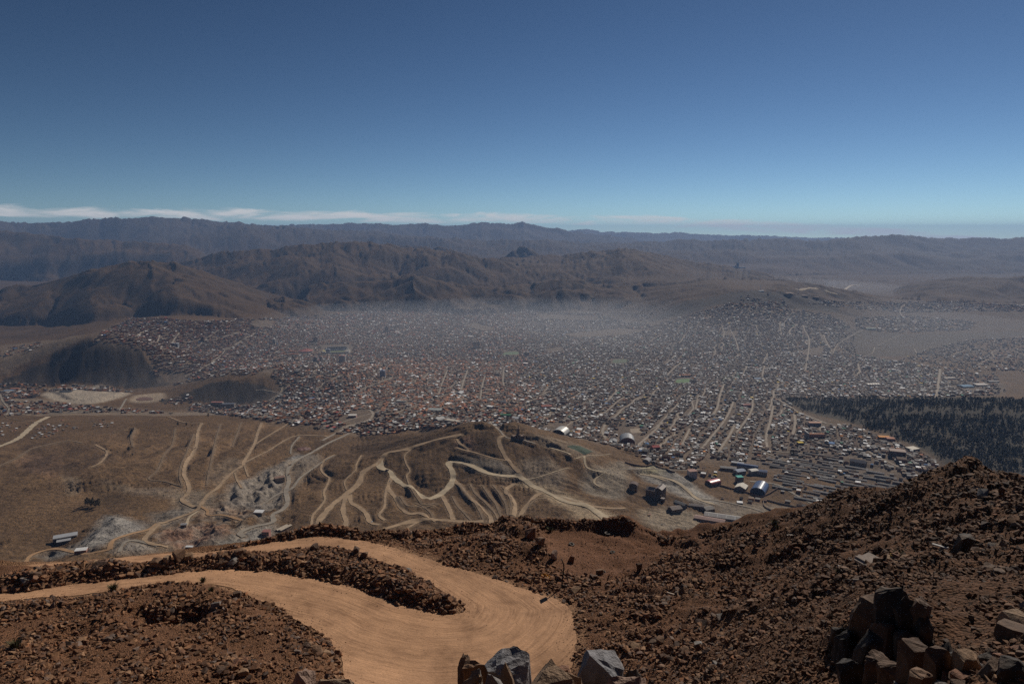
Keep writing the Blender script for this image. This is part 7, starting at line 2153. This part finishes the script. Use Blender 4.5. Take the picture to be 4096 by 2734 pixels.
# dry shrubs
SH = flat_mat('dry_shrub', (0.085, 0.075, 0.035), 0.9, 0.2, 0.3, 4.0)
def shrub(px, py, s, label, dmin=20):
    p = fcast(px, py, dmin)
    r2 = np.random.default_rng(int(px * 3 + py))
    o = empty('dry_shrub', tuple(p)); tag(o, label, 'shrub')
    def blades(n, hh, spread, wd):
        V, F = [], []
        for k in range(n):
            a = r2.uniform(0, 6.28); l = s * hh * r2.uniform(0.6, 1.1); out = s * spread * r2.uniform(0.15, 1)
            b0 = np.array([r2.normal() * s * 0.12, r2.normal() * s * 0.12, -0.05]); tip = np.array([math.cos(a) * out, math.sin(a) * out, l])
            mid = (b0 + tip) / 2 + np.array([0, 0, l * 0.12]); sd = np.array([-math.sin(a), math.cos(a), 0]) * wd * s
            i = len(V); V += [b0 - sd, b0 + sd, mid + sd, mid - sd, tip]
            F += [(i, i + 1, i + 2, i + 3), (i + 3, i + 2, i + 4)]
        return V, F
    mesh_of('stems', *blades(26, 0.6, 0.5, 0.02), o, BARK)
    mesh_of('leaves', *blades(130, 0.75, 0.75, 0.035), o, SH)
for a in [(455, 2362, 1.5, 'round dry shrub at the left edge of the rubble mound'), (812, 2328, 1.0, 'grassy shrub on top of the rubble mound'), (845, 2365, 0.9, 'low shrub right of the mound top'), (62, 2592, 1.5, 'dark shrub on the rubble slope at far left'), (3097, 2100, 1.3, 'dark shrub on the dusty spur'),
          (2200, 2125, 1.2, 'small dark shrub near the back of the red platform'), (3360, 2300, 0.8, 'faint shrub on the right scree'), (3110, 2112, 0.7, 'low shrub beside the dark shrub on the spur'), (3590, 2225, 1.0, 'dry shrub behind the yellow scrap')]:
    shrub(*a)

# ------------------------------------------------------------------ named boulders and the outcrop
def fit_rock(name, seed, size, loc, mat, parent=None, flat=(1, 1, 1), rz=0.0, box=0.6, n=26, rough=0.08, tilt=(0, 0), cuts=2):
    me_ = big_mesh(seed, n, box, (1, 1, 1), rough, cuts)
    co_ = np.array([v.co[:] for v in me_.vertices])
    lo_, hi_ = co_.min(0), co_.max(0)
    co_ = ((co_ - lo_) / (hi_ - lo_) - np.array((0.5, 0.5, 0.0))) * np.array(size)
    me_.vertices.foreach_set('co', co_.astype(np.float32).ravel()); me_.update()
    o = link(name, me_, parent, mat)
    o.location = loc; o.rotation_euler = (tilt[0], tilt[1], rz)
    return o
def near_boulder(pxc, pytop, wpx, Y, col, label, seed, depth=0.8, box=0.45, tilt=None, n=22, rz=None):
    tilt = tilt or (0.12 * math.sin(seed * 3.1), 0.16 * math.sin(seed * 5.3)); rz = 0.5 * math.sin(seed * 1.7) if rz is None else rz; box = box * 0.55
    x, y, z = cpt(pxc, pytop, Y)
    mpx = math.hypot(Y, CAMZ - z) / FPX
    w = wpx * mpx * 1.2
    zb = float(fz_at(x, y)) - 0.12
    h = max(z - zb, w * 0.5)
    o = fit_rock('boulder', seed, (w, w * depth, h), (x, y, z - h), ROCKM[col], None, (1, 1, 1), rz, box, n, 0.10, tilt, 3)
    tag(o, label, 'boulder')
for a in [(1848, 2668, 80, 4.8, 'ochre', 'pointed tan boulder at the left end of the near boulders', 11, 0.7, 0.35), (1800, 2705, 60, 4.6, 'rust brown', 'small brown stone below the leftmost pointed boulder', 27, 0.8, 0.4), (1884, 2692, 55, 4.7, 'grey', 'small grey stone between the pointed tan and the peaked boulder', 12, 0.8, 0.5), (1922, 2628, 100, 5.2, 'rust brown', 'peaked rust boulder left of the big blue grey one', 13, 0.8, 0.3),
          (1885, 2642, 60, 5.6, 'dark brown', 'rough dark rock behind the peaked rust boulder', 28, 0.8, 0.3), (2050, 2627, 190, 5.2, 'blue grey', 'big blue grey boulder in the middle of the bottom edge', 14, 0.7, 0.4), (2058, 2624, 48, 4.75, 'tan', 'upright brown shard standing before the blue grey boulder', 15, 0.7, 0.3), (2100, 2618, 50, 5.5, 'dark brown', 'thin dark shard behind the blue grey boulder', 16, 0.6, 0.35),
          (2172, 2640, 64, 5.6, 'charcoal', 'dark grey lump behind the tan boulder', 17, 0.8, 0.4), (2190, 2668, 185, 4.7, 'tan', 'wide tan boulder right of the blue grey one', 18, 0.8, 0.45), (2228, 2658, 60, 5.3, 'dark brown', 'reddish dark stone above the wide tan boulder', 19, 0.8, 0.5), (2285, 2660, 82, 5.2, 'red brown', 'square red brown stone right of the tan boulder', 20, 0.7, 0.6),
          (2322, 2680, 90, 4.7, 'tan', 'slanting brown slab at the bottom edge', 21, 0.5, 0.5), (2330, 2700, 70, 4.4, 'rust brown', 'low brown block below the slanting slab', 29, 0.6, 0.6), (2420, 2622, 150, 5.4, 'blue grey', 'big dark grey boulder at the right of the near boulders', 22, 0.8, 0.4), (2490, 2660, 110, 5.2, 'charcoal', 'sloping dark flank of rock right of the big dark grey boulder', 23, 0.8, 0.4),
          (2472, 2690, 140, 4.5, 'pinkish', 'pinkish boulder in front of the big dark grey one', 24, 0.8, 0.4), (2575, 2712, 80, 4.5, 'rust brown', 'small brown boulder at the right end of the near boulders', 25, 0.8, 0.5), (1165, 2692, 95, 4.5, 'pinkish', 'pinkish boulder at the bottom edge below the mound', 30, 0.8, 0.4), (1305, 2716, 130, 4.4, 'tan', 'low tan boulder right of the pinkish one at the bottom edge', 31, 0.8, 0.4), (1985, 2700, 70, 4.5, 'grey', 'small pale stone at the foot of the blue grey boulder', 32, 0.8, 0.5)]:
    near_boulder(*a)
# the dark outcrop at lower right: split upright blocks
oc = fcast(3520, 2700, 12)
o = empty('rock_outcrop', tuple(oc)); tag(o, 'tall dark split rock outcrop in the scree at lower right', 'outcrop')
def oblock(px, pytop, wpx, Y, col, seed, depth=0.9, box=0.42, tilt=(0, 0), parent=o, hmin=2.4, n=18):
    x, y, z = cpt(px, pytop, Y)
    mpx = math.hypot(Y, CAMZ - z) / FPX
    w = wpx * mpx
    zb = min(float(fz_at(x, y)) - 0.6, z - 0.6 * w)
    loc = (x - oc[0], y - oc[1], zb - oc[2]) if parent is o else (x, y, zb)
    return fit_rock('block', seed, (w, w * depth, z - zb), loc, ROCKM[col], parent, (1, 1, 1), 0.15 * (seed % 5 - 2), box, n, 0.05, tilt)
ob = np.random.default_rng(23)
# (pixel, pixel of the foot, width, height in metres): a pile of split blocks, the big ones behind
pile = [(3400, 2560, 1.25, 1.7), (3470, 2540, 1.6, 2.1), (3545, 2520, 1.5, 2.2), (3610, 2520, 1.1, 1.7), (3660, 2530, 1.0, 1.6), (3370, 2640, 1.0, 1.5), (3450, 2650, 1.3, 1.7), (3540, 2640, 1.2, 1.5), (3610, 2640, 1.0, 1.2), (3420, 2730, 1.0, 1.3), (3510, 2730, 1.2, 1.3), (3345, 2560, 0.7, 1.0), (3700, 2560, 0.7, 1.1), (3580, 2730, 0.9, 0.9), (3790, 2660, 0.7, 0.8), (3850, 2700, 0.8, 0.8), (3930, 2700, 0.6, 0.6), (3970, 2640, 0.6, 0.6), (4060, 2690, 0.8, 0.7)]
for k, (px, py, w, h) in enumerate(pile):
    q = fcast(px, py, 12)
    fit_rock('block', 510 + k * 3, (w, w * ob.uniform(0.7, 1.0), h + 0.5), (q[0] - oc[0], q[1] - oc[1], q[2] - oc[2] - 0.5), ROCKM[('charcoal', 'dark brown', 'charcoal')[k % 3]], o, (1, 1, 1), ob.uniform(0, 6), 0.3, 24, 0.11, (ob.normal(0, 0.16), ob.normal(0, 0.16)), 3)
for k in range(30):
    px, py = ob.uniform(3300, 3740), ob.uniform(2420, 2725)
    q = fcast(px, py, 12)
    w = ob.uniform(0.15, 0.6)
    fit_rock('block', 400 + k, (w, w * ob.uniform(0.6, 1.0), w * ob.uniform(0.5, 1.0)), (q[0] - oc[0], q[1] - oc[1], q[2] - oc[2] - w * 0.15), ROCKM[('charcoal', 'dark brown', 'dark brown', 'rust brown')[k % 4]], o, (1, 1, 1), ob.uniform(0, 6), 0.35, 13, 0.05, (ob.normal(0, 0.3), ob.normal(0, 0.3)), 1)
for px, pyt, w, Y, col, seed, lab in [(3665, 2535, 95, 20.0, 'dark brown', 61, 'upright brown block right below the outcrop'), (3755, 2590, 85, 19.0, 'dark brown', 62, 'dark upright boulder with slanting grey top at lower right'), (3685, 2630, 75, 18.0, 'rust brown', 63, 'square topped brown boulder at the bottom edge, right of the outcrop'),
                                      (3870, 2605, 80, 18.5, 'ochre', 64, 'pale topped boulder at lower right'), (3215, 2645, 42, 25.0, 'dark brown', 65, 'small upright stone left of the outcrop'), (3270, 2640, 34, 25.0, 'dark brown', 69, 'thin upright stone nearest the outcrop on its left'), (4070, 2448, 110, 24.0, 'tan', 66, 'flat topped pale boulder at the right edge'),
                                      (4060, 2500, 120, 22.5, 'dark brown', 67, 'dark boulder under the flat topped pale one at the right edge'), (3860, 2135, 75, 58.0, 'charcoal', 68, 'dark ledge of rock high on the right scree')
                                     ]:
    x, y, z = cpt(px, pyt, Y)
    mpx = math.hypot(Y, CAMZ - z) / FPX
    zb = float(fz_at(x, y)) - 0.3
    if z - zb < w * mpx * 0.5:
        z = zb + w * mpx * 0.6
    z = min(z, zb + w * mpx * 2.2)
    b = fit_rock('boulder', seed, (w * mpx, w * mpx * 0.85, z - zb), (x, y, zb), ROCKM[col], None, (1, 1, 1), 0.2 * (seed % 4), 0.6, 22)
    tag(b, lab, 'boulder')
for px, py, s, hgt, Y, col, lab, seed in [(2122, 2150, 2.0, 1.9, None, 'red brown', 'upright red brown crag on the knoll at the platform', 81), (2160, 2180, 1.6, 1.5, None, 'rust brown', 'broken crag block below the upright crag on the knoll', 82), (2215, 2235, 1.2, 1.6, None, 'pinkish', 'pale pinkish rock face at the foot of the knoll', 83), (2287, 2245, 1.3, 1.2, None, 'red brown', 'blocky boulder alone on the red platform', 84),
                                          (2398, 2298, 1.3, 1.1, None, 'rust brown', 'wedge boulder with the small tyre leaning on it', 85), (2555, 2272, 1.0, 1.0, None, 'dark brown', 'round dark boulder right of the red platform', 86), (2300, 2370, 1.5, 0.9, None, 'ochre', 'ochre topped boulder right of the sign', 87), (715, 2238, 1.9, 1.7, None, 'rust brown', 'largest pyramid boulder in the berm at left', 88),
                                          (670, 2250, 1.4, 1.2, None, 'tan', 'pale boulder left of the pyramid boulder in the berm', 89), (628, 2262, 2.0, 1.3, None, 'rust brown', 'broad boulder at the left end of the berm blocks', 90), (755, 2240, 1.6, 1.2, None, 'ochre', 'ochre boulder right of the pyramid boulder in the berm', 91), (960, 2222, 1.8, 1.2, None, 'rust brown', 'big boulder on the berm right of centre', 92),
                                          (1258, 2200, 1.4, 1.2, None, 'dark brown', 'dark square boulder on top of the berm', 93), (1425, 2212, 1.3, 1.2, None, 'dark brown', 'dark boulder near the right crest of the berm', 94), (1458, 2228, 1.2, 1.0, None, 'rust brown', 'brown boulder right of the dark crest boulder on the berm', 95), (950, 2390, 1.3, 1.0, None, 'dark brown', 'dark boulder at the right of the rubble mound', 96)]:
    p = fcast(px, py, 60)
    b = fit_rock('boulder', seed, (s, s * 0.8, hgt + 0.4), (p[0], p[1], p[2] - 0.4), ROCKM[col], None, (1, 1, 1), 0.4 * (seed % 5), 0.5, 22)
    tag(b, lab, 'boulder')
# rocky crags on the house covered hill, far
for px, py, w, h, lab, seed in [(3165, 1185, 95, 55, 'left and largest rocky crag on the ridge of the house covered hill', 201), (3225, 1192, 65, 42, 'middle rocky crag on the ridge of the house covered hill', 202), (3270, 1200, 75, 50, 'right rocky crag on the ridge of the house covered hill', 203)]:
    p = cast(px, py, 4500)
    b = fit_rock('crag', seed, (w, w * 0.8, h), (p[0], p[1] + 40, p[2] - h * 0.45), ROCKM['rust brown'], None, (1, 1, 1), 0.3, 0.3, 30)
    tag(b, lab, 'crag')

# ------------------------------------------------------------------ labels: look-alikes are told apart by their order from the left
from collections import defaultdict
bpy.context.view_layer.update()
same = defaultdict(list)
for ob_ in scene.objects:
    if ob_.parent is None and 'label' in ob_ and 'category' in ob_:
        same[ob_['label']].append(ob_)
NUM = ['first', 'second', 'third', 'fourth', 'fifth', 'sixth', 'seventh', 'eighth', 'ninth', 'tenth', 'eleventh', 'twelfth', 'thirteenth', 'fourteenth', 'fifteenth', 'sixteenth', 'seventeenth', 'eighteenth', 'nineteenth', 'twentieth']
for lab, obs in same.items():
    if 1 < len(obs) <= 20 and len(lab.split()) <= 13:
        obs.sort(key=lambda q: float(project(*q.location)[0]))
        for i, q in enumerate(obs):
            q['label'] = f'{lab}, {NUM[i]} from left'
    elif 1 < len(obs) <= 20 and len(lab.split()) <= 15:
        obs.sort(key=lambda q: float(project(*q.location)[0]))
        for i, q in enumerate(obs):
            q['label'] = f'{NUM[i]} {lab}' if len(obs) > 2 else f'{("left", "right")[i]} {lab}'

# ------------------------------------------------------------------ the air
zlo = float(TZ.min()) - 1.0
ztop = float(max(TZ.max(), CAMZ)) + 15.0
def haze_box(name, x0, x1, y0, y1, z0, z1, dens, col, aniso=0.35):
    v = [(x, y, z) for z in (z0, z1) for y in (y0, y1) for x in (x0, x1)]
    f = [(0, 2, 3, 1), (4, 5, 7, 6), (0, 1, 5, 4), (2, 6, 7, 3), (0, 4, 6, 2), (1, 3, 7, 5)]
    me_ = np_mesh(name, np.array(v), np.array(f))
    m = bpy.data.materials.new(name + '_air')
    m.use_nodes = True
    m.node_tree.nodes.clear()
    o_ = m.node_tree.nodes.new('ShaderNodeOutputMaterial')
    p = m.node_tree.nodes.new('ShaderNodeVolumePrincipled')
    p.inputs['Density'].default_value = dens
    p.inputs['Color'].default_value = (*col, 1)
    p.inputs['Anisotropy'].default_value = aniso
    m.node_tree.links.new(p.outputs[0], o_.inputs['Volume'])
    return tag(link(name, me_, None, m), kind='stuff')
haze_box('haze', -44000, 44000, -4000, 46000, zlo, ztop, 2.6e-5, (0.36, 0.57, 1.0), 0.15)

# dust and smoke lying in the valley over the far half of the town: thin flat lenses of air
def smog(name, cx, cy, cz, rx, ry, rz, dens):
    bm = bmesh.new()
    bmesh.ops.create_icosphere(bm, subdivisions=4, radius=1.0)
    me_ = bpy.data.meshes.new(name); bm.to_mesh(me_); bm.free()
    m = bpy.data.materials.new('smog_air'); m.use_nodes = True; m.node_tree.nodes.clear()
    o_ = m.node_tree.nodes.new('ShaderNodeOutputMaterial'); p = m.node_tree.nodes.new('ShaderNodeVolumePrincipled')
    p.inputs['Density'].default_value = dens; p.inputs['Color'].default_value = (0.80, 0.84, 0.92, 1); p.inputs['Anisotropy'].default_value = 0.2
    m.node_tree.links.new(p.outputs[0], o_.inputs['Volume'])
    o = link(name, me_, None, m); o.location = (cx, cy, cz); o.scale = (rx, ry, rz)
    return tag(o, kind='stuff')
smog('smog', -100, 5700, 30, 2600, 1700, 150, 1.5e-4)
smog('smog', 800, 5000, 40, 3600, 2900, 170, 1.2e-4)
smog('smog', 2300, 5700, 60, 2400, 1900, 150, 0.8e-4)
smog('smog', 1700, 9000, 60, 3600, 1900, 140, 1.3e-4)
